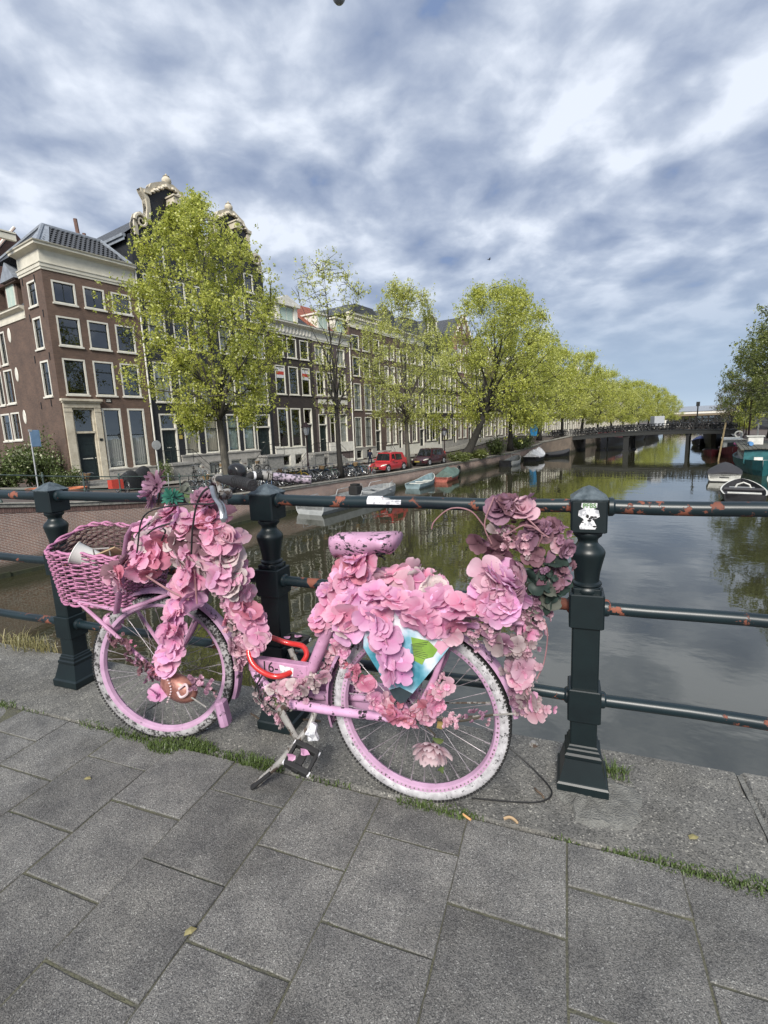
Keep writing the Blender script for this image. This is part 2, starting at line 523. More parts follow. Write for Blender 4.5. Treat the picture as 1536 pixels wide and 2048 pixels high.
bp = nd(t, 'ShaderNodeBump', i_Strength=.11, i_Distance=.05); t.links.new(m3_.outputs[0], bp.inputs['Height'])
t.links.new(bp.outputs[0], b.inputs['Normal'])
b.inputs['Base Color'].default_value = (.032, .032, .017, 1)
b.inputs['Roughness'].default_value = .02
b.inputs['IOR'].default_value = 2.1

# ------------------------------------------------------------------ ground, water, far land
mb = MB()
N = 48
vs = [(0, 0, -4.6)] + [(2600 * cos(2 * pi * i / N), 2600 * sin(2 * pi * i / N), -4.6) for i in range(N)]
mb.add(vs, [(0, i + 1, (i + 1) % N + 1) for i in range(N)])
pm('far_ground', (.09, .095, .06), (.06, .06, .05), .02, .95, world=True)
tag(mb.build('ground', MAT['far_ground']), kind='structure')

mb = MB()
mb.quad(W(-60, 30, WATER), W(-60, -10, WATER), W(420, -10, WATER), W(420, 30, WATER))
tag(mb.build('water', MAT['water']), kind='structure')


QP = [(-60, .2), (-6, .1), (1, -.25), (4, -.60), (6.7, -.95), (9.2, -1.28), (11.2, -1.48), (14, -1.74), (17.6, -2.03), (22, -2.12), (27, -2.2), (33, -2.33), (50, -2.42),
      (62, -2.38), (68, -2.2), (73, -1.9), (78, -1.45), (82, -1.14), (92, -1.12), (100, -1.45), (112, -2.05), (125, -2.3), (600, -2.3)]


def qz(s):
    for (a, za_), (b_, zb) in zip(QP, QP[1:]):
        if a <= s <= b_:
            return za_ + (zb - za_) * (s - a) / (b_ - a)
    return QP[-1][1]


TQ = 21.5
def street(name, t0, t1, nt_, mat, zoff=0.0, s_from=-60, s_to=420, zf=qz):
    ss = sorted({s for s, _ in QP if s_from <= s <= s_to} | {s_from, s_to})
    mb = MB(); vs = []; fs = []
    for s in ss:
        for j in range(nt_ + 1):
            vs.append(W(s, t0 + (t1 - t0) * j / nt_, zf(s) + zoff))
    for i in range(len(ss) - 1):
        for j in range(nt_):
            a = i * (nt_ + 1) + j
            fs.append((a, a + 1, a + nt_ + 2, a + nt_ + 1))
    mb.add(vs, fs)
    return tag(mb.build(name, mat), kind='structure')


street('quay_street', TQ - .1, 120, 2, MAT['street_brick'], -.02)
# a paved strip in front of the houses
street('pavement_strip', 30.5, 34.2, 1, MAT['coping'], .10)

# quay wall on the left bank: brick face, stone coping, weed line
qw = thing('quay_wall', 'brick quay wall with pale coping stones along the left bank', 'wall', W(0, TQ, 0), TH)
mb = MB()
S = [s for s, _ in QP if -6 <= s <= 78]
for a, b_ in zip(S, S[1:]):
    mb.quad((a, 0, WATER - .5), (b_, 0, WATER - .5), (b_, 0, qz(b_) - .14), (a, 0, qz(a) - .14))
wf = mb.build('brick_face', MAT['quay_brick'], qw, loc=(0, 0, 0))
# brick colour is stained by height: place the face so that its local zero sits at the coping of the corner
mb = MB()
x = -6.0
while x < 78:
    l = 1.15
    e = min(x + l, 78)
    za_, zb = qz(x), qz(e)
    c = MB()
    ca, cb_ = x + .008, e - .008
    vs = [(ca, -.06, za_ - .16), (cb_, -.06, zb - .16), (cb_, .5, zb - .16), (ca, .5, za_ - .16),
          (ca, -.06, za_ - .02), (cb_, -.06, zb - .02), (cb_, -.04, zb), (ca, -.04, za_), (cb_, .5, zb), (ca, .5, za_)]
    c.add(vs, [(0, 1, 5, 4), (4, 5, 6, 7), (7, 6, 8, 9), (0, 3, 2, 1), (0, 4, 7, 9, 3), (1, 2, 8, 6, 5)])
    c.build('coping_stone', MAT['coping'], qw)
    x = e
# soldier course of upright bricks below the coping, near part
mb = MB()
x = 2.0
rnd = random.Random(3)
soldier = []
while x < 17:
    z = qz(x) - .165
    c = MB(); c.box(0, .062, -.014 - rnd.random() * .006, .05, -.21, 0)
    soldier.append((c, x, z)); x += .076
sm = pm('soldier_brick', (.22, .12, .095), (.13, .085, .075), 12, .85, rand=.25)
me = soldier[0][0].mesh('brick', sm)
for c, x, z in soldier:
    link('brick', me, qw, (x, 0, z), (0, 0, 0))
mb = MB()
for k in range(40):
    a = -6 + k * 2.1
    mb.box(a, a + 2.1, -.10 - .02 * (k % 3), .02, WATER - .2, WATER + .16 + .03 * sin(k * 1.7))
mb.build('weed_ledge', MAT['weed_band'], qw)

# far abutment wing of the second bridge, left bank
BR2 = lambda t: 82.0 + .245 * (18 - t)
ab = thing('bridge_abutment', 'dark brick abutment wall at the left end of the far bridge', 'wall', W(0, 0, 0), TH)
mb = MB()
mb.prism([(0, 0), (1, 0)], 0, 0) if False else None
P0, P1, P2 = (74.5, TQ), (BR2(18.7) - .6, 18.7), (BR2(18.7) + 10, 18.7)
def wallseg(mb, a, b_, z0, z1a, z1b, m=0):
    mb.quad((a[0], a[1], z0), (b_[0], b_[1], z0), (b_[0], b_[1], z1b), (a[0], a[1], z1a), m)
wallseg(mb, P0, P1, WATER - .5, -1.75, -1.05); wallseg(mb, P1, P2, WATER - .5, -1.05, -1.05)
mb.add([(P0[0], P0[1], -1.75), (P1[0], P1[1], -1.05), (P2[0], P2[1], -1.05), (P2[0], TQ + .5, -1.1), (P0[0], TQ + .5, -1.6)], [(0, 1, 2, 3, 4)], 1)
mb.build('brick_face', [MAT['quay_brick_far'], MAT['coping']], ab)
mb = MB()
for a, b_, za_, zb in ((P0, P1, -1.75, -1.05),):
    n = 7
    for k in range(n):
        u0, u1 = k / n, (k + 1) / n
        c = MB()
        A = Vector((a[0] + (b_[0] - a[0]) * u0, a[1] + (b_[1] - a[1]) * u0, za_ + (zb - za_) * u0)); B = Vector((a[0] + (b_[0] - a[0]) * u1, a[1] + (b_[1] - a[1]) * u1, za_ + (zb - za_) * u1))
        d = (B - A).normalized(); s_ = Vector((d.y, -d.x, 0)).normalized() * .08
        c.add([A - s_ * 4, B - s_ * 4 - d * .02, B + s_ - d * .02, A + s_, A - s_ * 4 + Vector((0, 0, .14)), B - s_ * 4 - d * .02 + Vector((0, 0, .14)), B + s_ - d * .02 + Vector((0, 0, .14)), A + s_ + Vector((0, 0, .14))],
              [(0, 3, 2, 1), (4, 5, 6, 7), (0, 1, 5, 4), (1, 2, 6, 5), (2, 3, 7, 6), (3, 0, 4, 7)])
        c.build('coping_stone', MAT['coping'], ab)

# left bank beyond the far bridge and the right bank walls
lw = thing('far_quay_wall', 'low brick quay wall on the left bank beyond the far bridge', 'wall', W(0, 0, 0), TH)
mb = MB(); mb.quad((94, TQ, WATER - .5), (300, TQ - 5, WATER - .5), (300, TQ - 5, -2.3), (94, TQ, -1.0)); mb.build('brick_face', MAT['quay_brick_far'], lw)
rw = thing('right_quay_wall', 'low brick quay wall behind the boats on the right bank', 'wall', W(0, 0, 0), TH)
RQ = [(-20, -9), (40, -7), (62, -5), (87, -2.8), (150, -2.2), (300, 2)]
mb = MB(); mc = MB()
for (a, p), (b_, q) in zip(RQ, RQ[1:]):
    mb.quad((a, p, WATER - .5), (b_, q, WATER - .5), (b_, q, -2.04), (a, p, -2.04))
    mc.add([(a, p - .45, -2.04), (b_, q - .45, -2.04), (b_, q + .06, -2.04), (a, p + .06, -2.04), (a, p - .45, -1.9), (b_, q - .45, -1.9), (b_, q + .06, -1.9), (a, p + .06, -1.9)],
           [(0, 1, 2, 3), (4, 7, 6, 5), (2, 6, 7, 3), (0, 4, 5, 1), (1, 5, 6, 2), (0, 3, 7, 4)])
mb.build('brick_face', MAT['quay_brick_far'], rw); mc.build('coping', MAT['coping'], rw)
mb = MB()
for (a, p), (b_, q) in zip(RQ, RQ[1:]):
    mb.quad(W(a, p - .4, -1.92), W(b_, q - .4, -1.92), W(b_, q - 110, -1.92), W(a, p - 110, -1.92))
tag(mb.build('right_quay', MAT['street_brick']), kind='structure')
mb = MB(); mb.quad(W(296, -60, -2.28), W(296, 80, -2.28), W(600, 80, -2.28), W(600, -60, -2.28)); mb.quad(W(296, -60, -5), W(296, 80, -5), W(296, 80, -2.28), W(296, -60, -2.28))
tag(mb.build('far_bank', MAT['street_brick']), kind='structure')

# ------------------------------------------------------------------ our bridge
mb = MB()
mb.box(-24, 9.5, -14, 1.80, -.75, -.26)
tag(mb.build('bridge_deck', MAT['coping']), kind='structure')
pv = tag(MB().box(-24, 9.5, -14, 1.372, -.25, -.0038).build('pavement', MAT['moss_joint']), kind='structure')

rnd = random.Random(11)
def slab(w, d, h, seed, cham=.0022, jit=.0014, sub=5):
    """stone slab with worn, slightly uneven upper edges"""
    r = random.Random(seed); mb = MB()
    n = sub
    xs = [i / n for i in range(n + 1)]
    ring = [(x, 0) for x in xs[:-1]] + [(1, y) for y in xs[:-1]] + [(1 - x, 1) for x in xs[:-1]] + [(0, 1 - y) for y in xs[:-1]]
    lo = []; up_ = []; top = []
    for (x, y) in ring:
        ox, oy = (r.random() - .5) * 2 * jit, (r.random() - .5) * 2 * jit
        X, Y = x * w + ox, y * d + oy
        cx, cy = (w / 2 - X), (d / 2 - Y)
        k = cham / max(abs(cx), abs(cy)) * (0.7 + .8 * r.random())
        lo.append((X, Y, -h)); up_.append((X, Y, -cham * (.8 + .7 * r.random()))); top.append((X + cx * k, Y + cy * k, (r.random() - .5) * .0008))
    M_ = len(ring)
    mb.add(lo + up_ + top + [(w / 2, d / 2, .0006)], [(i, (i + 1) % M_, (i + 1) % M_ + M_, i + M_) for i in range(M_)] +
           [(i + M_, (i + 1) % M_ + M_, (i + 1) % M_ + 2 * M_, i + 2 * M_) for i in range(M_)] + [(i + 2 * M_, (i + 1) % M_ + 2 * M_, 3 * M_) for i in range(M_)])
    return mb


PM = [slab(.2962, .2932, .045, 50 + k).mesh('paver', MAT['paver']) for k in range(6)]
HM = slab(.2962, .1432, .045, 70).mesh('paver', MAT['paver'])
cnt = 0
for k in range(-16, 8):
    x0 = -.26 + .3 * k + .003
    y = 1.372
    if k % 2:
        o = link('paver', HM, pv, (x0, y - .146, rnd.uniform(-.002, .0015)), (rnd.uniform(-.004, .004), rnd.uniform(-.004, .004), rnd.uniform(-.004, .004)))
        y -= .15
    while y > -.75:
        o = link('paver', rnd.choice(PM), pv, (x0 + rnd.uniform(-.0012, .0012), y - .2955, rnd.uniform(-.0025, .002)), (rnd.uniform(-.005, .005), rnd.uniform(-.005, .005), rnd.uniform(-.004, .004)))
        cnt += 1
        y -= .3
# outside the reach of the view the paving goes on as one slab surface
for nm, bx in (('paving_slab', (-24, -5.08, -14, 1.37)), ('paving_slab', (2.15, 9.5, -14, 1.37)), ('paving_slab', (-5.07, 2.14, -14, -.80))):
    MB().box(bx[0], bx[1], bx[2], bx[3], -.0035, -.001).build(nm, MAT['paver'], pv)
# kerb stones along the water side
xk = -24.0 + .44
ks = [-1.79 - 2.41 * i for i in range(9)][::-1] + [.622, 3.03, 5.44, 7.85]
for i in range(len(ks) - 1):
    w = ks[i + 1] - ks[i] - .012
    MB().box(ks[i + 1] - .014, ks[i + 1] + .002, 1.39, 1.855, -.2, -.004).build('mortar_joint', MAT['cement_patch'], pv)
    slab(w, .485, .25, 100 + i, .012, .004, 14).build('kerb_stone', MAT['kerb_granite'], pv, loc=(ks[i], 1.382, .001))
# broken cement collar round the foot of the right post
mb = MB(); rr_ = random.Random(5)
n = 22; base = []
for k in range(n):
    a = 2 * pi * k / n
    base.append((.15 * cos(a) * (1 + .5 * (rr_.random() - .3)) + .055, .13 * sin(a) * (1 + .5 * (rr_.random() - .3)) - .075))
vs = [(x, y, .0005) for x, y in base] + [(x * .86, y * .86 - .012, .006 + rr_.random() * .008) for x, y in base] + [(x * .45, y * .45 - .02, .008 + rr_.random() * .006) for x, y in base] + [(.02, -.04, .010)]
fs = [(i, (i + 1) % n, (i + 1) % n + n, i + n) for i in range(n)] + [(i + n, (i + 1) % n + n, (i + 1) % n + 2 * n, i + 2 * n) for i in range(n)] + [(i + 2 * n, (i + 1) % n + 2 * n, 3 * n) for i in range(n)]
mb.add(vs, fs)
cpt = mb.build('cement_patch', MAT['cement_patch'], pv, loc=(.09, 1.655, .0)); cpt.scale = (.82, .85, 1)

# ------------------------------------------------------------------ railing
rl = thing('bridge_railing', 'dark green cast iron bridge railing with three round rails and square posts', 'railing', (-1.12, 1.655, 0))
POSTX = (-3.59, -2.354, -1.116, .092, 1.33)


def post_parts():
    P = {}
    mb = MB(); mb.cbox(-.042, .042, -.042, .042, .10, .72, .004); P['shaft'] = mb.mesh('post', MAT['post_paint'])
    mb = MB()
    h = .052
    mb.add([(-h, -h, 0), (h, -h, 0), (h, h, 0), (-h, h, 0), (-h - .003, -h - .003, .006), (h + .003, -h - .003, .006), (h + .003, h + .003, .006), (-h - .003, h + .003, .006),
            (-.018, -.018, .036), (.018, -.018, .036), (.018, .018, .036), (-.018, .018, .036), (0, 0, .044)],
           [(0, 1, 5, 4), (1, 2, 6, 5), (2, 3, 7, 6), (3, 0, 4, 7), (4, 5, 9, 8), (5, 6, 10, 9), (6, 7, 11, 10), (7, 4, 8, 11), (8, 9, 12), (9, 10, 12), (10, 11, 12), (11, 8, 12), (3, 2, 1, 0)])
    P['cap'] = mb.mesh('cap', MAT['post_cap_skylit'])
    mb = MB(); mb.cbox(-.053, .053, -.053, .053, .905, 1.006, .005); P['block'] = mb.mesh('block', MAT['post_paint'])
    mb = MB(); mb.cbox(-.053, .053, -.053, .053, .588, .702, .005); P['block2'] = mb.mesh('block', MAT['post_paint'])
    mb = MB(); mb.cbox(-.052, .052, -.052, .052, .255, .37, .005); P['block3'] = mb.mesh('block', MAT['post_paint'])
    prof = [(.036, .915), (.042, .903), (.044, .896), (.042, .888), (.033, .880), (.030, .872), (.031, .866), (.036, .858), (.045, .850), (.052, .840), (.054, .832), (.053, .824),
            (.050, .812), (.045, .79), (.040, .765), (.038, .745), (.038, .738), (.045, .733), (.046, .728), (.042, .722), (.047, .716), (.048, .708), (.044, .700), (.036, .698)]
    mb = MB(); mb.lathe(prof, 24); P['baluster'] = mb.mesh('baluster', MAT['post_paint'], smooth=True)
    mb = MB()
    rings = [(.079, 0), (.081, .006), (.081, .036), (.077, .042), (.074, .044), (.064, .085), (.056, .118), (.058, .122), (.058, .132), (.052, .138), (.051, .150), (.047, .154), (.046, .162), (.042, .166)]
    vs = []
    for r, z in rings:
        vs += [(-r, -r, z), (r, -r, z), (r, r, z), (-r, r, z)]
    fs = [(3, 2, 1, 0)]
    for k in range(len(rings) - 1):
        for i in range(4):
            j = (i + 1) % 4
            fs.append((k * 4 + i, k * 4 + j, k * 4 + 4 + j, k * 4 + 4 + i))
    k = len(rings) - 1
    fs.append((k * 4, k * 4 + 1, k * 4 + 2, k * 4 + 3)); mb.add(vs, fs); P['base'] = mb.mesh('base', MAT['post_paint'])
    return P


PP = post_parts()
for i, x in enumerate(POSTX):
    p = link('post', PP['shaft'], rl, (x + 1.12, 0, 0), (0, radians(-.6) if i == 3 else 0, 0))
    for k in ('base', 'block3', 'block2', 'baluster', 'block', 'cap'):
        link(PP[k].name, PP[k], p, (0, 0, 1.006) if k == 'cap' else (0, 0, 0))
    if i == 3:
        mb = MB(); mb.prism([(-.026, -.0365), (.018, -.0365), (.022, -.028), (.012, -.006), (.03, .004), (.026, .024), (.012, .027), (.022, .033), (.022, .046), (-.022, .046), (-.024, .034), (-.016, .028), (-.03, .022), (-.032, .006), (-.016, -.004), (-.028, -.028)], -.0545, -.0535)
        stp = mb.build('sticker', MAT['sticker_white'], p, loc=(0, 0, .955))
        fc = bpy.data.curves.new('lettering', 'FONT'); fc.body = 'PFBS'; fc.size = .0195; fc.extrude = .0004; fc.align_x = 'CENTER'; fc.offset = .0006
        fc.materials.append(MAT['sticker_green'])
        lettering(fc, stp, (0, -.0552, .0315), (pi / 2, 0, 0))
        mb = MB(); rs_ = random.Random(2)
        for k in range(9):
            mb.lathe([(.0035 + rs_.random() * .003, 0), (.003, .0004)], 7, M=Matrix.Translation((rs_.uniform(-.02, .018), -.0548, rs_.uniform(-.03, .018))) @ Matrix.Rotation(pi / 2, 4, 'X') @ Matrix.Diagonal((1, rs_.uniform(.4, 1.3), 1, 1)))
        mb.build('print', MAT['black_mark'], stp)
for (z, nm) in ((.982, 0), (.648, 1), (.322, 2)):
    for i in range(len(POSTX) - 1):
        a, b_ = POSTX[i] + .05 + 1.12, POSTX[i + 1] - .05 + 1.12
        mb = MB()
        rad = .0225 if nm == 0 else .0205
        n = 9
        pts = [(a + (b_ - a) * k / n, 0, z + .002 * sin(k * 1.3 + i + nm)) for k in range(n + 1)]
        mb.tube(pts, rad, 14)
        for e, sg in ((a, 1), (b_, -1)):
            mb.tube([(e - sg * .002, 0, z), (e + sg * .010, 0, z), (e + sg * .016, 0, z)], [rad + .008, rad + .007, rad + .001], 14)
        mb.build('rail', MAT['rail_paint'], rl, smooth=True)
# torn sticker wrapped over the top rail
mb = MB(); vs = []; fs = []; rr_ = random.Random(9)
nx, na = 16, 6
for i in range(nx + 1):
    for j in range(na + 1):
        a = radians(-100 + 118 * j / na)
        x = -.673 + 1.12 + .132 * i / nx
        if j == na: a -= rr_.random() * .7 * (1 if i > 5 else .2)
        vs.append((x, -.0232 * cos(a + radians(10)) if False else .0231 * sin(a), .982 + .0231 * cos(a)))
for i in range(nx):
    for j in range(na):
        if i in (7, 8) and j > 3: continue
        fs.append((i * (na + 1) + j, (i + 1) * (na + 1) + j, (i + 1) * (na + 1) + j + 1, i * (na + 1) + j + 1))
mb.add(vs, fs)
mb.build('sticker', MAT['sticker_white'], rl)
# ------------------------------------------------------------------ houses
def facade_mat(name, c1, c2, mort, **k):
    return brickmat(name, c1, c2, mort, .21, .068, .009, **k)


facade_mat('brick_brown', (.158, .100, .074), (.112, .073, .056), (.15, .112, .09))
facade_mat('brick_brown_shaded', (.124, .080, .061), (.088, .060, .048), (.12, .092, .075))  # same brown brick darkened: shade of the side street face put into the colour
pm('black_wall', (.022, .024, .029), (.013, .014, .018), 3, .6, bump=.3, bscale=40)
facade_mat('brick_dark', (.040, .032, .030), (.027, .023, .023), (.05, .042, .04))
facade_mat('brick_mauve', (.120, .088, .088), (.085, .064, .064), (.12, .10, .10))
facade_mat('brick_umber', (.125, .082, .068), (.088, .06, .052), (.12, .092, .08))
facade_mat('brick_rust', (.21, .11, .085), (.15, .085, .07), (.19, .14, .12))
pm('cream_stone', (.62, .57, .46), (.45, .40, .31), 2.2, .75, bump=.3)
pm('cream_paint', (.66, .63, .53), (.56, .53, .44), 2, .5)
pm('grey_stone', (.40, .38, .35), (.27, .26, .24), 2.5, .85, bump=.5)
pm('frame_white', (.72, .70, .62), (.60, .58, .51), 5, .45)
pm('frame_dark', (.018, .024, .024), (.010, .014, .014), 5, .4)
pm('door_green', (.020, .032, .032), (.012, .020, .021), 6, .35)
pm('interior', (.020, .018, .016), (.008, .008, .008), .8, .9)
pm('curtain', (.62, .62, .58), (.46, .46, .43), 2, .9, stretch=(9, 9, .4))
pm('curtain_cream', (.62, .56, .43), (.45, .40, .30), 2, .9, stretch=(9, 9, .4))
pm('blind', (.42, .52, .46), (.35, .44, .40), 2, .8)
pm('zinc', (.27, .30, .34), (.18, .20, .23), 3, .5, bump=.2)
pm('iron', (.012, .013, .014), (.008, .008, .009), 8, .5)
pm('step_stone', (.34, .33, .31), (.20, .20, .19), 6, .85, bump=.5)
pm('yellow_plate', (.45, .35, .08), (.34, .27, .07), 10, .5)
pm('red_paint', (.50, .06, .04), (.40, .05, .035), 10, .5)


def tilemat(name, c1, c2, w=.26, h=.32):
    m, t, b = new_mat(name)
    c = nd(t, 'ShaderNodeTexCoord'); s = nd(t, 'ShaderNodeSeparateXYZ'); t.links.new(c.outputs['Object'], s.inputs[0])
    wv = nd(t, 'ShaderNodeTexWave', wave_type='BANDS', bands_direction='X', i_Scale=1 / w / 3.1416 * .5 * 3.1416)
    t.links.new(c.outputs['Object'], wv.inputs[0])
    fr = nd(t, 'ShaderNodeMath', operation='FRACT'); ml = nd(t, 'ShaderNodeMath', operation='MULTIPLY', i_1=1 / h)
    t.links.new(s.outputs[2], ml.inputs[0]); t.links.new(ml.outputs[0], fr.inputs[0])
    ad = nd(t, 'ShaderNodeMath', operation='MULTIPLY_ADD', i_1=.8); t.links.new(fr.outputs[0], ad.inputs[0]); t.links.new(wv.outputs[0], ad.inputs[2])
    n = nd(t, 'ShaderNodeTexNoise', i_Scale=4.0, i_Detail=5.0); t.links.new(c.outputs['Object'], n.inputs[0])
    r = ramp(t, [(.3, c2), (.7, c1)]); t.links.new(n.outputs[0], r.inputs[0]); t.links.new(r.outputs[0], b.inputs['Base Color'])
    b.inputs['Roughness'].default_value = .55
    bp = nd(t, 'ShaderNodeBump', i_Strength=1.0, i_Distance=.06); t.links.new(ad.outputs[0], bp.inputs['Height']); t.links.new(bp.outputs[0], b.inputs['Normal'])
    return m


tilemat('tile_grey', (.085, .092, .105), (.045, .05, .058))
tilemat('tile_red', (.33, .085, .035), (.21, .055, .028))

# window glass: a dark pane that lets some of the room through and mirrors the sky and trees
m, t, b = new_mat('glass')
t.nodes.remove(b)
ou = t.nodes['Material Output']
tr = nd(t, 'ShaderNodeBsdfTransparent'); tr.inputs[0].default_value = (.86, .88, .88, 1)
gl = nd(t, 'ShaderNodeBsdfGlossy'); gl.inputs['Roughness'].default_value = .015
geo = nd(t, 'ShaderNodeNewGeometry')
nn = nd(t, 'ShaderNodeTexNoise', i_Scale=1.1, i_Detail=1.0); t.links.new(geo.outputs['Position'], nn.inputs[0])
bp = nd(t, 'ShaderNodeBump', i_Strength=.12, i_Distance=.05); t.links.new(nn.outputs[0], bp.inputs['Height']); t.links.new(bp.outputs[0], gl.inputs['Normal'])
lw = nd(t, 'ShaderNodeLayerWeight', i_Blend=.5)
pw = nd(t, 'ShaderNodeMath', operation='POWER', i_1=3.5); t.links.new(lw.outputs['Facing'], pw.inputs[0])
fr = nd(t, 'ShaderNodeMath', operation='MULTIPLY_ADD', i_1=.75, i_2=.17); t.links.new(pw.outputs[0], fr.inputs[0])
mxs = nd(t, 'ShaderNodeMixShader'); t.links.new(fr.outputs[0], mxs.inputs[0]); t.links.new(tr.outputs[0], mxs.inputs[1]); t.links.new(gl.outputs[0], mxs.inputs[2])
t.links.new(mxs.outputs[0], ou.inputs[0])


class House:
    def __init__(self, name, label, s0, s1, zb, t=34.0, cat='house', group=None):
        self.s0, self.zb, self.s1 = s0, zb, s1
        self.root = thing(name, label, cat, W(s0, t, zb), TH, group)
        self.holes = []

    def o(self, mb):      # absolute (s, v, z) -> local
        mb.v = [(x - self.s0, y, z - self.zb) for x, y, z in mb.v]
        return mb

    def part(self, name, mb, mats, parent=None, smooth=False):
        return self.o(mb).build(name, mats, parent or self.root, smooth, fix=name not in ('pane', 'transom_pane'))

    def front(self, z0, z1, mat, side=None, depth=9.0, v0=0.0, s0=None, s1=None, name='wall', base=None, left=True):
        """front wall with an opening for every hole, reveals, plus side and back walls"""
        s0 = self.s0 if s0 is None else s0; s1 = self.s1 if s1 is None else s1
        xs = sorted({s0, s1} | {h[i] for h in self.holes for i in (0, 1)}); zs = sorted({z0, z1} | {h[i] for h in self.holes for i in (2, 3)} | ({base[0]} if base else set()))
        zs = [z for z in zs if z0 - 1e-6 <= z <= z1 + 1e-6]
        mb = MB()
        for a, b_ in zip(xs, xs[1:]):
            for c, d in zip(zs, zs[1:]):
                mx_, mz = (a + b_) / 2, (c + d) / 2
                if any(h[0] < mx_ < h[1] and h[2] < mz < h[3] for h in self.holes):
                    continue
                mb.quad((a, v0, c), (b_, v0, c), (b_, v0, d), (a, v0, d), 2 if base and mz < base[0] else 0)
        for a, b_, c, d in self.holes:
            k = .30
            mb.quad((a, v0, c), (a, v0 + k, c), (a, v0 + k, d), (a, v0, d)); mb.quad((b_, v0, c), (b_, v0, d), (b_, v0 + k, d), (b_, v0 + k, c))
            mb.quad((a, v0, d), (a, v0 + k, d), (b_, v0 + k, d), (b_, v0, d)); mb.quad((a, v0, c), (b_, v0, c), (b_, v0 + k, c), (a, v0 + k, c))
        mb.quad((s0, v0, z0), (s0, v0, z1), (s0, depth, z1), (s0, depth, z0), 1) if left else None
        mb.quad((s1, v0, z0), (s1, depth, z0), (s1, depth, z1), (s1, v0, z1), 1)
        mb.quad((s0, depth, z0), (s0, depth, z1), (s1, depth, z1), (s1, depth, z0), 1)
        mb.quad((s0, v0, z1), (s1, v0, z1), (s1, depth, z1), (s0, depth, z1), 1)
        mb.quad((s0 + .02, v0 + .9, z0), (s1 - .02, v0 + .9, z0), (s1 - .02, v0 + .9, z1), (s0 + .02, v0 + .9, z1), 3)  # near-black sheet, its colour stands for the shade of the unlit rooms
        mb.v = [(x - self.s0, y, z - self.zb) for x, y, z in mb.v]
        return link(name, mb.mesh(name, [MAT[mat], MAT[side or mat], MAT[base[1] if base else mat], MAT['interior']], fix=False), self.root)

    def window(self, a, b_, c, d, fr_='frame_white', sash='frame_dark', fw=.10, tr_=None, bars=0, rows=0, sill=True, curtain=None, half=None, depth=.10, proud=.012, sw=.045):
        """frame set in the opening, sill, sash bars, pane and what hangs behind it"""
        self.holes.append((a, b_, c, d))
        mb = MB(); v0, v1 = -proud, depth + .04
        mb.box(a, a + fw, v0, v1, c, d); mb.box(b_ - fw, b_, v0, v1, c, d)
        mb.box(a + fw, b_ - fw, v0, v1, d - fw, d); mb.box(a + fw, b_ - fw, v0, v1, c, c + fw * .7)
        ia, ib, ic, id_ = a + fw, b_ - fw, c + fw * .7, d - fw
        vs0, vs1 = depth - .035, depth + .03
        mb.box(ia, ia + sw, vs0, vs1, ic, id_, 1); mb.box(ib - sw, ib, vs0, vs1, ic, id_, 1)
        mb.box(ia + sw, ib - sw, vs0, vs1, id_ - sw, id_, 1); mb.box(ia + sw, ib - sw, vs0, vs1, ic, ic + sw * 1.3, 1)
        cuts = []
        if tr_:
            zt = ic + (id_ - ic) * tr_; mb.box(ia + sw, ib - sw, vs0 - .02, vs1 - .004, zt - .035, zt + .035, 1); cuts = [zt]
        for k in range(bars):
            x = ia + (ib - ia) * (k + 1) / (bars + 1); mb.box(x - .02, x + .02, vs0 + .012, vs1 - .012, ic + sw, id_ - sw, 1)
        for k in range(rows):
            z = ic + (id_ - ic) * (k + 1) / (rows + 1); mb.box(ia + sw, ib - sw, vs0 + .016, vs1 - .016, z - .018, z + .018, 1)
        w = self.part('window', mb, [MAT[fr_], MAT[sash]])
        zz = [ic] + cuts + [id_]
        for z0, z1 in zip(zz, zz[1:]):
            p = MB(); p.quad((ia, depth, z0), (ib, depth, z0), (ib, depth, z1), (ia, depth, z1)); self.part('pane', p, MAT['glass'], w)
        if sill:
            p = MB(); p.box(a - .06, b_ + .06, -.085, .02, c - .10, c - .001); self.part('sill', p, MAT[fr_], w)
        if curtain:
            z1 = id_ if half is None else ic + (id_ - ic) * half
            p = MB(); n = 22; vs = []
            for i in range(n + 1):
                x = ia + (ib - ia) * i / n; y = depth + .07 + .025 * sin(i * 1.9) + .012 * sin(i * 4.3)
                vs += [(x, y, ic), (x, y, z1)]
            p.add(vs, [(2 * i, 2 * i + 2, 2 * i + 3, 2 * i + 1) for i in range(n)]); self.part('curtain', p, MAT[curtain], w, smooth=2)
        return w

    def door(self, a, b_, c, d, leaf_top, fr_='frame_white', leaf='door_green', fw=.11, depth=.16, panels=((.08, .44), (.50, .78), (.83, .95)), double=False, transom=True):
        self.holes.append((a, b_, c, d))
        mb = MB(); v0, v1 = -.012, depth + .05
        mb.box(a, a + fw, v0, v1, c, d); mb.box(b_ - fw, b_, v0, v1, c, d); mb.box(a + fw, b_ - fw, v0, v1, d - fw, d)
        if transom: mb.box(a + fw, b_ - fw, v0 - .02, v1, leaf_top, leaf_top + .13)
        fo = self.part('door_frame', mb, MAT[fr_])
        ia, ib = a + fw, b_ - fw
        p = MB(); p.box(ia, ib, depth, depth + .06, c, leaf_top)
        halves = [(ia, (ia + ib) / 2), ((ia + ib) / 2, ib)] if double else [(ia, ib)]
        h = leaf_top - c
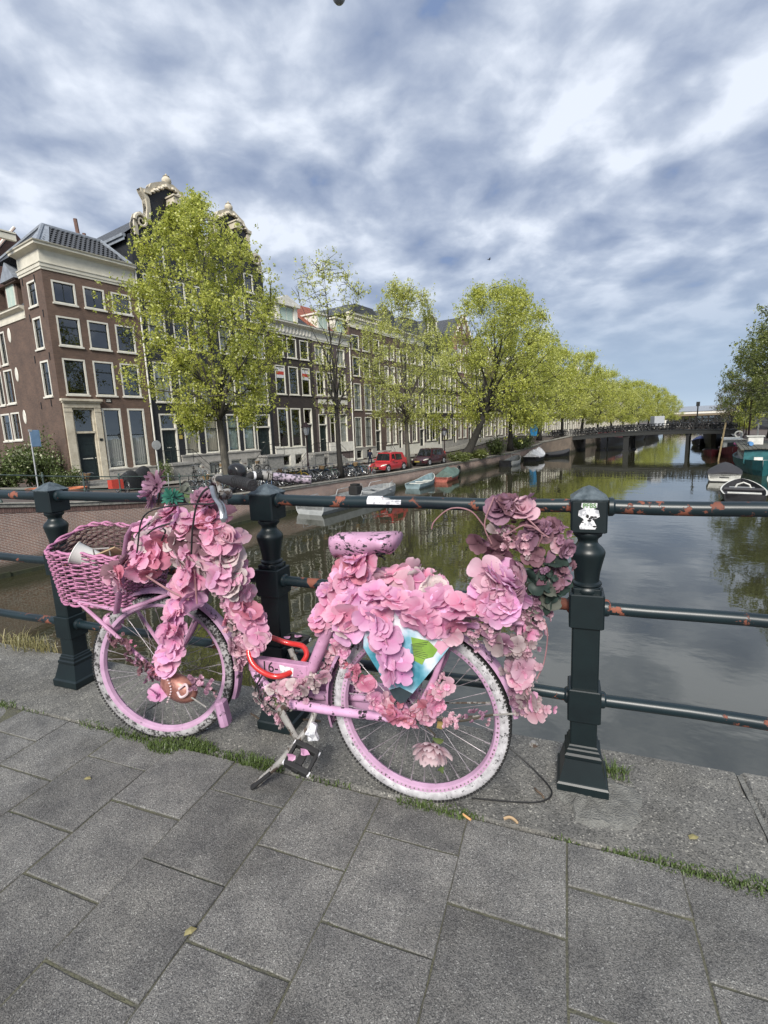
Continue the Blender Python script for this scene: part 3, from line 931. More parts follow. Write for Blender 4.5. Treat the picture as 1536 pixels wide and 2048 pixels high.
        for x0, x1 in halves:
            for p0, p1 in panels:
                z0, z1 = c + h * p0, c + h * p1; q = .09
                for bx in ((x0 + q, x1 - q, z0, z0 + .03), (x0 + q, x1 - q, z1 - .03, z1), (x0 + q, x0 + q + .03, z0 + .03, z1 - .03), (x1 - q - .03, x1 - q, z0 + .03, z1 - .03)):
                    p.box(bx[0], bx[1], depth - .025, depth, bx[2], bx[3])
                p.box(x0 + q + .09, x1 - q - .09, depth - .018, depth, z0 + .09, z1 - .09)
        do = self.part('door', p, MAT[leaf])
        p = MB(); p.box(ia + .25, ib - .25, depth - .012, depth, c + h * .455, c + h * .475); p.lathe([(.03, 0), (.035, .03), (.0, .05)], 8, (ib - .08, depth, c + h * .47), M=Matrix.Rotation(pi / 2, 4, 'X'))
        self.part('handle', p, MAT['frame_white'], do)
        if transom:
            p = MB(); p.quad((ia, depth, leaf_top + .13), (ib, depth, leaf_top + .13), (ib, depth, d - fw), (ia, depth, d - fw)); self.part('transom_pane', p, MAT['glass'], fo)
        return do

    def cornice(self, s0, s1, z0, prof, mat, ends=(0, 0), name='cornice'):
        """moulding profile (out, up) swept along the front with returned ends"""
        mb = MB(); n = len(prof)
        vs = []
        for s, e in ((s0, -ends[0]), (s1, ends[1])):
            for o_, u in prof:
                vs.append((s + e * o_, -o_, z0 + u))
        fs = [(i, i + 1, n + i + 1, n + i) for i in range(n - 1)]
        mb.add(vs, fs)
        mb.add([vs[i] for i in range(n)] + [(s0, .3, z0 + prof[0][1]), (s0, .3, z0 + prof[-1][1])], [tuple(range(n)) + (n + 1, n)])
        mb.add([vs[n + i] for i in range(n)] + [(s1, .3, z0 + prof[0][1]), (s1, .3, z0 + prof[-1][1])], [tuple(range(n)) + (n + 1, n)])
        mb.add([vs[n - 1], vs[2 * n - 1], (s1, .5, z0 + prof[-1][1]), (s0, .5, z0 + prof[-1][1])], [(0, 1, 2, 3)])
        mb.add([vs[0], vs[n], (s1, .1, z0 + prof[0][1]), (s0, .1, z0 + prof[0][1])], [(0, 1, 2, 3)])
        return self.part(name, mb, MAT[mat])

    def stoop(self, a, b_, ztop, zbot, side='left', out=1.35, rail=True, n=6, mat='step_stone', run=.3):
        """landing before a raised door with a flight of steps along the facade"""
        mb = MB(); mb.box(a, b_, -out, -.015, ztop - .16, ztop)
        mb.box(a + .1, b_ - .1, -out + .1, -.02, zbot, ztop - .16)
        st_ = self.part('landing', mb, MAT[mat])
        h = (ztop - zbot) / (n + 1)
        for k in range(n):
            z = ztop - h * (k + 1); x0 = (a - run * (k + 1)) if side == 'left' else (b_ + run * k)
            p = MB(); p.box(x0, x0 + run - .004, -out + .02, -.25, zbot, z); self.part('step', p, MAT[mat], st_)
        if rail:
            p = MB(); e = -out + .06
            pts = [(a, -.05, ztop + .95), (a, e, ztop + .95), (b_, e, ztop + .95)] if side != 'left' else [(b_, -.05, ztop + .95), (b_, e, ztop + .95), (a, e, ztop + .95)]
            xe = (a - run * n, zbot + 1.0) if side == 'left' else (b_ + run * n, zbot + 1.0)
            pts.append((xe[0], e, xe[1]))
            p.tube(pts, .022, 6); p.tube([(x, y, z - .45) for x, y, z in pts], .012, 5)
            for x, y, z in pts[1:]:
                p.tube([(x, y, z - .95), (x, y, z)], .02, 6)
            self.part('handrail', p, MAT['iron'], st_)
        return st_


CORN = [(.02, 0), (.06, .02), (.06, .16), (.10, .20), (.10, .30), (.04, .32), (.04, .82), (.10, .88), (.20, .96), (.36, 1.04), (.42, 1.08), (.42, 1.20), (.46, 1.24)]

# ---- corner house: brown brick, four storeys, deep cream cornice
h = House('corner_house', 'brown brick corner house with deep cream cornice and cream stone doorway', 14.53, 20.35, -1.75)
for (a, b_) in ((14.97, 16.32), (16.78, 18.11), (18.55, 19.88)):
    h.window(a, b_, 9.57, 10.87, tr_=None, bars=1)
    h.window(a, b_, 7.05, 8.8, tr_=.68)
    h.window(a, b_, 4.07, 6.28, tr_=.70)
for (a, b_) in ((16.96, 18.22), (18.68, 19.9)):
    h.window(a, b_, -.8, 3.24, tr_=.56, curtain='curtain', half=.55, fw=.12)
dr = h.door(15.10, 16.45, -1.45, 3.22, 1.62, fr_='cream_stone', fw=.10)
h.front(-1.95, 11.4, 'brick_brown', 'brick_brown_shaded', depth=7.0, left=False)
# side wall towards the side street with its own openings
SIDE = [(35.0, 36.2, 9.5, 10.98), (35.0, 36.15, 6.95, 8.84), (34.85, 36.0, 4.02, 6.22)]
mb = MB()
def sidewall(mb, ta, tb, z0, z1, holes, mi=0):
    xs = sorted({ta, tb} | {q[i] for q in holes for i in (0, 1)}); zs = sorted({z0, z1} | {q[i] for q in holes for i in (2, 3)})
    xs = [x for x in xs if ta <= x <= tb]; zs = [z for z in zs if z0 <= z <= z1]
    for a, b_ in zip(xs, xs[1:]):
        for c, d in zip(zs, zs[1:]):
            if any(q[0] < (a + b_) / 2 < q[1] and q[2] < (c + d) / 2 < q[3] for q in holes): continue
            mb.quad((14.53, a - 34, c), (14.53, a - 34, d), (14.53, b_ - 34, d), (14.53, b_ - 34, c), mi)
    for a, b_, c, d in holes:
        k = 14.75
        for A, B in (((a, c), (a, d)), ((a, d), (b_, d)), ((b_, d), (b_, c)), ((b_, c), (a, c))):
            mb.quad((14.53, A[0] - 34, A[1]), (k, A[0] - 34, A[1]), (k, B[0] - 34, B[1]), (14.53, B[0] - 34, B[1]), mi)
    mb.quad((15.1, ta - 34, z0), (15.1, ta - 34, z1), (15.1, tb - 34, z1), (15.1, tb - 34, z0), 1)  # dark sheet again, painted shade behind the side openings
sidewall(mb, 34.0, 37.05, -1.95, 11.4, SIDE)
h.part('side_wall', mb, [MAT['brick_brown_shaded'], MAT['interior']])
def sidewindow(h, ta, tb, z0, z1, tr_=.66, s=14.53):
    fw = .11; mb = MB(); x0, x1 = s - .012, s + .14
    a, b_ = ta - 34, tb - 34
    mb.box(x0, x1, a, a + fw, z0, z1); mb.box(x0, x1, b_ - fw, b_, z0, z1); mb.box(x0, x1, a + fw, b_ - fw, z1 - fw, z1); mb.box(x0, x1, a + fw, b_ - fw, z0, z0 + .08)
    y0, y1 = s + .07, s + .13
    ia, ib = a + fw, b_ - fw
    for q in ((ia, ia + .045, z0 + .08, z1 - fw), (ib - .045, ib, z0 + .08, z1 - fw)): mb.box(y0, y1, q[0], q[1], q[2], q[3], 1)
    zt = z0 + (z1 - z0) * tr_; mb.box(y0 - .02, y1 - .006, ia + .045, ib - .045, zt - .04, zt + .04, 1)
    mb.box(y0 + .01, y1 - .01, (ia + ib) / 2 - .02, (ia + ib) / 2 + .02, z0 + .08, zt, 1)
    w = h.part('window', mb, [MAT['frame_white'], MAT['frame_dark']])
    p = MB(); p.quad((s + .1, ia, z0 + .08), (s + .1, ia, z1 - fw), (s + .1, ib, z1 - fw), (s + .1, ib, z0 + .08)); h.part('pane', p, MAT['glass'], w)
    p = MB(); p.box(s - .09, s + .02, a - .06, b_ + .06, z0 - .10, z0 - .001); h.part('sill', p, MAT['frame_white'], w)
for q in SIDE: sidewindow(h, *q)
# doorway: cream stone pilasters and lintel
mb = MB()
mb.box(14.62, 15.095, -.10, .02, -1.75, 3.25); mb.box(16.46, 16.86, -.10, .02, -1.75, 3.25)
mb.box(14.60, 15.10, -.13, -.09, -1.75, -1.3); mb.box(16.44, 16.88, -.13, -.09, -1.75, -1.3)
mb.box(14.60, 15.12, -.12, -.099, 2.98, 3.08); mb.box(16.44, 16.88, -.12, -.099, 2.98, 3.08)
mb.box(14.62, 16.86, -.12, .02, 3.252, 3.55); mb.box(14.56, 16.92, -.20, .02, 3.551, 3.66); mb.box(14.50, 16.98, -.28, .02, 3.661, 3.80)
h.part('door_surround', mb, MAT['cream_stone'])
mb = MB(); mb.box(17.30, 17.68, -.03, .0, 3.62, 3.86); pl = h.part('plaque', mb, MAT['frame_dark'])
mb = MB(); mb.box(17.36, 17.62, -.036, -.0302, 3.76, 3.80); mb.box(17.34, 17.64, -.036, -.0302, 3.67, 3.71); h.part('print', mb, MAT['white_paint'], pl)
mb = MB(); mb.box(16.55, 16.74, -.125, -.102, 1.1, 1.26); h.part('plaque', mb, MAT['frame_dark'])
mb = MB(); mb.box(16.9, 20.3, -.09, .02, -1.75, -.93); mb.box(16.88, 20.32, -.13, .02, -.929, -.84); h.part('plinth', mb, MAT['grey_stone'])
for k, (o_, zt) in enumerate(((.35, -1.47), (.68, -1.63), (1.0, -1.78))):
    mb = MB(); mb.box(14.85, 16.9, -o_, -.10 if k == 0 else -o_ + .33, -2.1, zt); h.part('step', mb, MAT['step_stone'])
# cornice with its return round the corner
prof = [(.0, 0), (.05, .01), (.05, .13), (.09, .16), (.09, .34), (.13, .37), (.13, .42), (.02, .43), (.02, 1.12), (.08, 1.18), (.22, 1.26), (.36, 1.30), (.36, 1.42), (.42, 1.46), (.44, 1.52)]
mb = MB(); n = len(prof); vs = []
for o_, u in prof:
    z = 11.36 + u
    vs += [(20.35, -o_, z), (14.53 - o_, -o_, z), (14.53 - o_, 3.1 + o_ * .6, z)]
fs = []
for i in range(n - 1):
    for j in range(2):
        fs.append((i * 3 + j, i * 3 + j + 1, i * 3 + 4 + j, i * 3 + 3 + j))
mb.add(vs, fs)
i = (n - 1) * 3
mb.add([vs[i], vs[i + 1], vs[i + 2], (20.35, 3.1, 12.88)], [(0, 1, 2, 3)])
mb.add([vs[3 * k + 2] for k in range(n)] + [(14.53, 3.1, 12.88), (14.53, 3.1, 11.36)], [tuple(range(n + 2))])
mb.add([vs[3 * k] for k in range(n)] + [(20.35, 1, 12.88), (20.35, 1, 11.36)], [tuple(range(n + 2))])
h.part('cornice', mb, MAT['cream_paint'])
# hipped roof in grey pantiles with lead hips
A0, A1, A2, A3 = (14.55, .05, 12.9), (20.3, .05, 12.9), (20.3, 6.5, 12.9), (14.55, 6.5, 12.9)
R0, R1 = (16.0, 2.4, 14.75), (19.6, 2.4, 14.75)
mb = MB(); mb.add([A0, A1, A2, A3, R0, R1], [(0, 1, 5, 4), (1, 2, 5), (2, 3, 4, 5), (3, 0, 4)])
rf = h.part('roof', mb, MAT['tile_grey'])
rng = random.Random(4)
tile = MB(); n = 6
vs = []
for i in range(n + 1):
    x = .29 * i / n; zz_ = .035 * sin(2 * pi * i / n)
    vs += [(x, 0, zz_ + .045), (x, .40, zz_ + .0)]
tile.add(vs, [(2 * i, 2 * i + 2, 2 * i + 3, 2 * i + 1) for i in range(n)]); tile.add([vs[2 * i] for i in range(n + 1)] + [(vs[2 * i][0], 0, vs[2 * i][2] - .03) for i in range(n + 1)], [(i, i + 1, n + 2 + i, n + 1 + i) for i in range(n)])
tme = tile.mesh('roof_tile', MAT['tile_grey'], smooth=2)
sl_ = atan2(14.75 - 12.9, 2.35)
for r_i in range(8):
    d = .06 + r_i * .37; y = .05 + d * cos(sl_); z = 12.9 + d * sin(sl_) + .01
    xa = 14.55 + (1.45) * (d / 2.99) + .25; xb = 20.3 - .7 * (d / 2.99) - .3; x = xa
    while x < xb:
        link('roof_tile', tme, rf, (x - h.s0, y, z - h.zb), (sl_, 0, 0)); x += .29
mb = MB()
for a, b_ in ((A0, R0), (R0, R1), (A1, R1), (A3, R0)):
    a, b_ = Vector(a) + Vector((0, 0, .05)), Vector(b_) + Vector((0, 0, .05)); mb.tube([a, b_], .12, 6)
mb.quad((14.57, .02, 12.93), (16.05, 2.36, 14.80), (16.35, 2.30, 14.80), (15.2, .02, 12.95)); mb.quad((14.57, .02, 12.94), (14.57, 2.2, 12.94), (16.0, 2.5, 14.80), (16.0, 2.36, 14.81))
h.part('lead_flashing', mb, MAT['zinc'], rf)
mb = MB(); mb.box(18.6, 19.5, 3.4, 4.0, 13.6, 15.0); mb.box(18.55, 19.55, 3.35, 4.05, 15.0, 15.1); ch = h.part('chimney', mb, MAT['brick_brown_shaded'], rf)
mb = MB(); mb.tube([(18.8, 3.7, 15.1), (18.72, 3.7, 16.3)], .13, 8); mb.tube([(19.2, 3.7, 15.1), (19.2, 3.7, 15.5)], .12, 8); h.part('chimney_pot', mb, MAT['brick_rust'], ch)
# hoisting beam with moulded end over the side street
mb = MB(); mb.box(12.9, 14.3, 2.1, 2.35, 13.3, 13.62); mb.box(12.75, 13.0, 2.05, 2.4, 13.25, 13.68); mb.box(12.85, 14.3, 2.05, 2.4, 13.68, 13.76)
h.part('hoist_beam', mb, MAT['cream_paint'])
# wall anchors
mb = MB()
for y, z in ((1.0, 11.0), (2.7, 11.1), (.5, 8.9), (2.4, 8.9), (.5, 6.4), (2.6, 6.4), (1.2, 3.6), (2.7, 3.5)):
    mb.box(14.49, 14.528, y - .03, y + .03, z - .22, z + .22)
h.part('wall_anchor', mb, MAT['iron'])

# ---- lower wing behind the corner house, along the side street
h = House('side_street_house', 'low brown brick house in the side street with white oval blind windows', 14.53, 24, -1.75, t=34.0)
S2 = [(40.8, 41.75, 6.55, 8.72), (42.2, 43.1, 6.5, 8.7), (40.5, 41.95, 3.9, 6.2), (42.4, 43.3, 3.86, 6.18), (40.4, 41.85, 1.35, 3.28), (42.1, 43.7, 1.31, 3.26)]
mb = MB(); sidewall(mb, 37.06, 48.0, -1.95, 9.3, S2)
mb.quad((14.53, 3.1, 9.3), (24, 3.1, 9.3), (24, 14, 9.3), (14.53, 14, 9.3))
h.part('wall', mb, [MAT['brick_brown_shaded'], MAT['interior']])
for q in S2: sidewindow(h, *q)
for t_, z in ((39.9, 8.33), (39.7, 5.75), (39.5, 2.9)):
    mb = MB(); mb.lathe([(.0, 0), (.20, .0), (.23, .03), (.2, .05), (0, .05)], 18, M=Matrix.Translation((14.48, t_ - 34, z)) @ Matrix.Rotation(pi / 2, 4, 'Y') @ Matrix.Diagonal((2.1, 1, 1, 1)), caps=False)
    h.part('oval_niche', mb, MAT['frame_white'])
mb = MB(); prof2 = [(0, 0), (.06, .02), (.06, .2), (.02, .22), (.02, .5), (.12, .56), (.3, .64), (.3, .74), (.36, .78)]
vs = []
for o_, u in prof2: vs += [(14.53 - o_, 3.05, 9.0 + u), (14.53 - o_, 14, 9.0 + u)]
mb.add(vs, [(2 * i, 2 * i + 1, 2 * i + 3, 2 * i + 2) for i in range(len(prof2) - 1)]); k = len(prof2) * 2
mb.add([vs[2 * i] for i in range(len(prof2))] + [(14.53, 3.05, 9.78), (14.53, 3.05, 9.0)], [tuple(range(len(prof2) + 2))]); mb.quad(vs[k - 2], vs[k - 1], (15, 14, 9.78), (15, 3.05, 9.78))
h.part('cornice', mb, MAT['cream_paint'])
mb = MB(); mb.add([(14.6, 3.1, 9.78), (14.6, 14, 9.78), (17.5, 14, 13), (17.5, 3.1, 13)], [(0, 1, 2, 3)]); rf = h.part('roof', mb, MAT['tile_grey'])
mb = MB(); mb.box(14.75, 16.6, 4.3, 6.2, 9.8, 11.7, 0); mb.prism([(4.1, 11.7), (6.4, 11.7), (5.25, 12.8)], -14.6, -16.8, 1, Matrix(((0, -1, 0, 0), (1, 0, 0, 0), (0, 0, 1, 0), (0, 0, 0, 1))))
dm = h.part('dormer', mb, [MAT['brick_brown_shaded'], MAT['zinc']], rf)
mb = MB(); mb.box(14.70, 14.76, 4.6, 5.9, 10.0, 11.5, 0); mb.box(14.69, 14.705, 4.7, 5.22, 10.1, 11.4, 1); mb.box(14.69, 14.705, 5.28, 5.8, 10.1, 11.4, 1); h.part('window', mb, [MAT['frame_white'], MAT['blind']], dm)
h2 = House('gabled_house', 'brick gable end rising behind the side street roofs', 12, 20, -1.75, t=47.5)
mb = MB(); mb.prism([(14.53, -2), (24, -2), (24, 12), (19, 18), (14.53, 12)], .6, 8)
mb.v = [(x, y, z) for x, y, z in mb.v]; h2.part('wall', mb, MAT['brick_rust'])
mb = MB(); mb.add([(14.2, .3, 11.8), (19, .3, 18.25), (19, 8, 18.25), (14.2, 8, 11.8)], [(0, 1, 2, 3)]); mb.box(14.5, 19, .4, .6, 11.9, 12.0); h2.part('roof', mb, MAT['tile_red'])
mb = MB(); mb.tube([(14.3, .5, 12.0), (19, .5, 18.3)], .12, 6); h2.part('verge', mb, MAT['white_paint'])
# ---- pair of black bell-gabled houses
def gable_outline(c, zb, hw):
    L_ = [(hw, zb), (hw, zb + .75), (hw - .05, zb + .95), (hw - .25, zb + 1.45), (hw - .55, zb + 1.6), (hw - .85, zb + 1.45), (hw - .9, zb + 1.15), (hw - 1.0, zb + 1.3), (hw - 1.12, zb + 2.0), (hw - 1.1, zb + 2.6),
          (hw - .85, zb + 3.0), (hw - .78, zb + 3.2), (hw - 1.15, zb + 3.22), (hw - 1.45, zb + 3.45), (hw - 1.6, zb + 3.75), (hw - 2.0, zb + 3.95), (.35, zb + 4.25)]
    return [(c + x, z) for x, z in L_] + [(c - x, z) for x, z in reversed(L_)]


def bell_house(label, s0, s1, wins, door, stoop_side, gx):
    h = House('gabled_canal_house', label, s0, s1, -2.3)
    for (a, b_) in wins:
        for c, d in ((3.76, 6.6), (7.82, 10.0), (10.8, 12.6)):
            h.window(a, b_, c, d, bars=1, tr_=.6, curtain='curtain' if (a * 7 + c * 3) % 3 > 1.4 else None)
    for i, (a, b_) in enumerate(wins):
        if not (door[0] - .3 < (a + b_) / 2 < door[1] + .3):
            h.window(a, b_, -.2, 2.9, tr_=.64, curtain='curtain_cream' if s0 < 25 else 'blind', fw=.12)
            h.window(a + .1, b_ - .1, -1.95, -.95, curtain='curtain', fw=.09)
    h.door(door[0], door[1], -.75, 2.9, 1.7, double=True, panels=((.06, .25), (.3, .62), (.68, .93)))
    h.window(gx - 1.9, gx - .9, 13.2, 14.7); h.window(gx + .9, gx + 1.9, 13.2, 14.7)
    h.front(-2.4, 15.0, 'black_wall', depth=11)
    o = gable_outline(gx, 15.0, (s1 - s0) / 2 - .02)
    mb = MB(); mb.prism(o, .0, .35); g = h.part('gable', mb, MAT['black_wall'])
    mb = MB(); n = len(o); inner = []
    for i in range(n):
        a, b_, c = Vector(o[i - 1] if i else o[0]), Vector(o[i]), Vector(o[(i + 1) % n] if i < n - 1 else o[-1])
        d = (c - a).normalized(); nrm = Vector((d.y, -d.x)) * -.30
        inner.append((b_.x - nrm.x * -1, b_.y - nrm.y * -1))
    for i in range(n - 1):
        p, q, p2, q2 = o[i], o[i + 1], inner[i], inner[i + 1]
        mb.add([(p[0], -.14, p[1]), (q[0], -.14, q[1]), (q2[0], -.10, q2[1]), (p2[0], -.10, p2[1]), (p[0], .4, p[1]), (q[0], .4, q[1]), (p2[0], .0, p2[1]), (q2[0], .0, q2[1])], [(0, 1, 2, 3), (0, 4, 5, 1), (3, 2, 7, 6)])
    h.part('gable_trim', mb, MAT['cream_stone'], g)
    for sg in (-1, 1):
        mb = MB()
        cx, cz = gx + sg * ((s1 - s0) / 2 - .55), 15.95
        pts = [(cx + sg * .48 * (1 - k / 26) * cos(k * .45), -.2, cz + .5 * (1 - k / 26) * sin(k * .45)) for k in range(22)]
        mb.tube(pts, [.13 - .004 * k for k in range(22)], 6)
        h.part('carved_scroll', mb, MAT['cream_stone'], g)
        for k in range(7):
            mb = MB(); mb.lathe([(0, -.1), (.16, -.06), (.1, .1), (0, .12)], 7, (gx + sg * (1.35 - .18 * k), -.16, 18.2 + .12 * k + .05 * (k % 2))); h.part('carved_shell', mb, MAT['cream_stone'], g)
    for x in (gx - 2.0, gx + 1.5):
        mb = MB(); mb.box(x, x + .5, -.2, .3, 17.95, 18.12); h.part('shoulder_stone', mb, MAT['cream_stone'], g)
    mb = MB(); mb.lathe([(.32, 0), (.32, .15), (.16, .22), (.14, .3), (.30, .42), (.38, .62), (.36, .8), (.24, .92), (.2, .96), (.26, 1.0), (.14, 1.06), (.07, 1.1), (.09, 1.17), (0, 1.24)], 12, (gx, .1, 18.85), M=Matrix.Scale(.88, 4))
    h.part('urn', mb, MAT['cream_stone'], g, smooth=True)
    mb = MB(); mb.prism([(gx - .95, 15.5), (gx + .95, 15.5), (gx + .95, 17.2), (gx + .55, 17.65), (gx + .4, 18.1), (gx, 18.25), (gx - .4, 18.1), (gx - .55, 17.65), (gx - .95, 17.2)], -.03, .0)
    h.part('loft_hatch', mb, MAT['interior'], g)
    mb = MB(); mb.box(gx - .28, gx + .28, -1.0, .0, 17.72, 18.1); mb.box(gx - .36, gx + .36, -1.08, .0, 18.1, 18.2); mb.box(gx - .33, gx + .33, -1.05, -.01, 17.62, 17.72)
    h.part('hoist_beam', mb, MAT['cream_stone'], g)
    mb = MB(); e0, e1, zr = s0 - .25, s1 + .2, 18.0
    mb.add([(e0, .3, 15.0), (gx, .3, zr), (gx, 11, zr), (e0, 11, 15.0), (e1, .3, 15.0), (e1, 11, 15.0)], [(0, 1, 2, 3), (1, 4, 5, 2)]); rf = h.part('roof', mb, MAT['tile_grey'])
    mb = MB(); mb.box(e0 - .12, e0 + .12, .3, 11, 14.82, 15.0); mb.box(e0 - .02, e0 + .04, .3, 11, 14.6, 14.82); h.part('gutter', mb, MAT['zinc'], rf)
    mb = MB(); mb.box(s0 + 1.95, s1 - .05, -.10, .02, -2.3, -.32) if stoop_side == 'right' else mb.box(s0 + .1, s1 - 2.05, -.10, .02, -2.3, -.32)
    pl = [w for w in ((a + .1, b_ - .1) for a, b_ in wins) if not (door[0] - .3 < (w[0] + w[1]) / 2 < door[1] + .3)]
    mb = MB(); a0 = min(w[0] for w in pl) - .55; a1 = max(w[1] for w in pl) + .45
    xs = [a0] + [x for w in pl for x in (w[0] - .02, w[1] + .02)] + [a1]
    mb.box(a0, a1, -.10, .0, -.93, -.36); mb.box(a0, a1, -.10, 0, -2.3, -1.97); mb.box(a0 - .05, a1 + .05, -.16, .0, -.36, -.24)
    for i in range(0, len(xs), 2): mb.box(xs[i], xs[i + 1], -.10, .0, -1.97, -.93)
    h.part('plinth', mb, MAT['grey_stone'])
    h.stoop(door[0] - .1, door[1] + .35, -.76, -2.2, stoop_side, 1.25, n=5)
    return h


hb = bell_house('black house with white bell gable and cream curtains on the ground floor', 20.36, 26.44, ((20.95, 22.3), (22.95, 24.25), (24.8, 26.15)), (20.99, 22.37), 'right', 23.7)
mb = MB(); mb.box(22.5, 22.75, -.03, .0, 1.0, 1.3); hb.part('plaque', mb, MAT['yellow_plate'])
mb = MB(); mb.tube([(22.6, 0, 1.8), (22.6, -.3, 1.85)], .025, 6); mb.lathe([(.05, 0), (.16, .3), (.19, .34), (.06, .45), (0, .55)], 6, (22.6, -.32, 1.85)); hb.part('wall_lamp', mb, MAT['iron'])
mb = MB(); mb.tube([(20.44, -.08, -2.2), (20.42, -.08, 12.6)], .06, 7); hb.part('downpipe', mb, MAT['white_paint'])
bell_house('black house with white bell gable and pale green blinds on the ground floor', 26.45, 32.28, ((27.0, 28.25), (28.7, 30.02), (30.5, 31.95)), (30.2, 31.92), 'left', 29.2)

# ---- narrow dark brick house with white cornice and temple dormer
h = House('narrow_canal_house', 'narrow dark brick house with white dormer and red and white signs in its windows', 32.3, 38.28, -2.35)
sg = []
for i, (a, b_) in enumerate(((32.97, 34.25), (34.7, 36.0), (36.45, 37.68))):
    h.window(a, b_, 8.2, 10.0, tr_=.5)
    w = h.window(a, b_, 4.78, 7.4, tr_=.55)
    if i != 1:
        mb = MB(); mb.box(a + .14, b_ - .14, .03, .05, 6.25, 7.2); mb2 = MB(); mb2.box(a + .16, b_ - .16, .022, .029, 6.55, 6.85)
        ws = h.part('window_sign', mb, MAT['sticker_white'], w); 
        mb2.v = [(x - h.s0, y, z - h.zb) for x, y, z in mb2.v]; mb2.build('print', MAT['red_paint'], w)
    if i < 2: h.window(a - .1, b_, -.2, 3.5, tr_=.55, fw=.13); h.window(a + .1, b_ - .1, -1.95, -.95, fw=.09)
h.door(36.44, 37.66, -.92, 3.5, 1.9, panels=((.06, .3), (.36, .9)))
h.front(-2.4, 10.5, 'brick_dark')
h.cornice(32.3, 38.28, 10.2, CORN, 'white_paint')
mb = MB()
for k in range(13): mb.box(32.5 + k * .45, 32.62 + k * .45, -.16, -.04, 10.5, 10.98)
h.part('bracket', mb, MAT['white_paint'])
mb = MB(); mb.add([(32.3, -.1, 11.4), (38.28, -.1, 11.4), (38.28, 5, 14.6), (32.3, 5, 14.6)], [(0, 1, 2, 3)]); rf = h.part('roof', mb, MAT['tile_grey'])
mb = MB(); c0, c1 = 33.9, 36.3
mb.box(c0, c1, .2, 3.5, 11.4, 13.0); mb.box(c0 - .2, c0 + .25, .05, .3, 11.4, 12.9); mb.box(c1 - .25, c1 + .2, .05, .3, 11.4, 12.9)
mb.box(c0 - .45, c1 + .45, -.15, 3.4, 12.9, 13.15); mb.prism([(c0 - .45, 13.15), (c1 + .45, 13.15), ((c0 + c1) / 2, 13.85)], -.1, 3.2)
dm = h.part('dormer', mb, MAT['white_paint'], rf)
mb = MB(); mb.box(c0 + .4, (c0 + c1) / 2 - .08, .15, .198, 11.6, 12.8); mb.box((c0 + c1) / 2 + .08, c1 - .4, .15, .198, 11.6, 12.8); h.part('window', mb, MAT['blind'], dm)
mb = MB(); mb.box(32.3, 32.85, -.06, .0, -2.35, -.05)
xs = [32.32, 33.06, 34.16, 34.79, 35.91, 36.4]
for i in range(0, 6, 2): mb.box(xs[i], xs[i + 1], -.08, 0, -1.97, -.93)
mb.box(32.32, 36.4, -.08, 0, -.93, -.3); mb.box(32.32, 36.4, -.08, 0, -2.35, -1.97); mb.box(32.3, 36.42, -.13, 0, -.3, -.22)
h.part('plinth', mb, MAT['white_paint'])
h.stoop(36.3, 37.9, -.93, -2.3, 'left', 1.3, n=6)

# ---- mauve house with stone bands and red roof
h = House('canal_house', 'mauve grey house with stone panels above arched ground floor windows and a red roof', 38.3, 44.42, -2.35)
for (a, b_) in ((38.62, 39.95), (40.35, 41.45), (42.12, 43.45)):
    h.window(a, b_, 8.02, 9.78, sash='frame_white', bars=1, curtain='curtain' if a != 40.35 else None)
    h.window(a, b_, 4.85, 7.22, sash='frame_white', bars=1, tr_=.68)
h.window(40.4, 41.4, -.15, 2.95, sash='frame_white', tr_=.72); h.window(42.1, 43.4, -.17, 2.95, sash='frame_white', tr_=.72, curtain='curtain')
h.door(38.6, 39.95, -.92, 2.95, 1.8, panels=((.08, .35), (.4, .92)), double=True)
h.front(-2.4, 10.5, 'brick_mauve')
h.cornice(38.3, 44.42, 10.15, CORN, 'white_paint')
for z0, z1, o_ in ((4.55, 4.74, .12), (3.62, 3.84, .09)):
    mb = MB(); mb.box(38.3, 44.3, -o_, .0, z0, z1); h.part('stone_band', mb, MAT['brick_mauve'])
for a, b_ in ((38.7, 40.0), (40.4, 41.5), (42.15, 43.55)):
    mb = MB(); mb.box(a, b_, -.05, 0, 3.96, 4.48); h.part('stone_panel', mb, MAT['white_paint'])
    c = (a + b_) / 2
    mb = MB(); mb.prism([(c - .13, 3.02), (c + .13, 3.02), (c + .18, 3.55), (c - .18, 3.55)], -.08, .0); h.part('keystone', mb, MAT['white_paint'])
    mb = MB(); r = (b_ - a) / 2 + .02; pts = [(c + r * cos(q), -.02, 2.95 - .62 * r + r * 1.15 * sin(q)) for q in [pi * k / 10 for k in range(2, 9)]]; mb.tube(pts, .07, 5); h.part('arch', mb, MAT['brick_mauve'])
mb = MB(); mb.add([(38.3, -.1, 11.35), (44.42, -.1, 11.35), (44.42, 5, 15.0), (38.3, 5, 15.0)], [(0, 1, 2, 3)]); rf = h.part('roof', mb, MAT['tile_red'])
for c in (40.2, 43.0):
    mb = MB(); mb.box(c - .8, c + .8, .1, 3, 11.4, 12.9); mb.box(c - .95, c + .95, -.05, 3, 12.9, 13.05); dm = h.part('dormer', mb, MAT['white_paint'], rf)
    mb = MB(); mb.box(c - .6, c - .06, .06, .098, 11.6, 12.7); mb.box(c + .06, c + .6, .06, .098, 11.6, 12.7); h.part('window', mb, MAT['blind'], dm)
mb = MB(); mb.box(40.1, 44.25, -.12, 0, -1.1, -.05); mb.box(40.1, 44.25, -.08, 0, -2.35, -1.95); h.part('plinth', mb, MAT['white_paint'])
h.stoop(38.4, 40.15, -.93, -2.3, 'right', 1.3, n=6)
mb = MB(); mb.tube([(44.3, -.09, -2.3), (44.3, -.09, 10.1)], .07, 6); h.part('downpipe', mb, MAT['white_paint'])

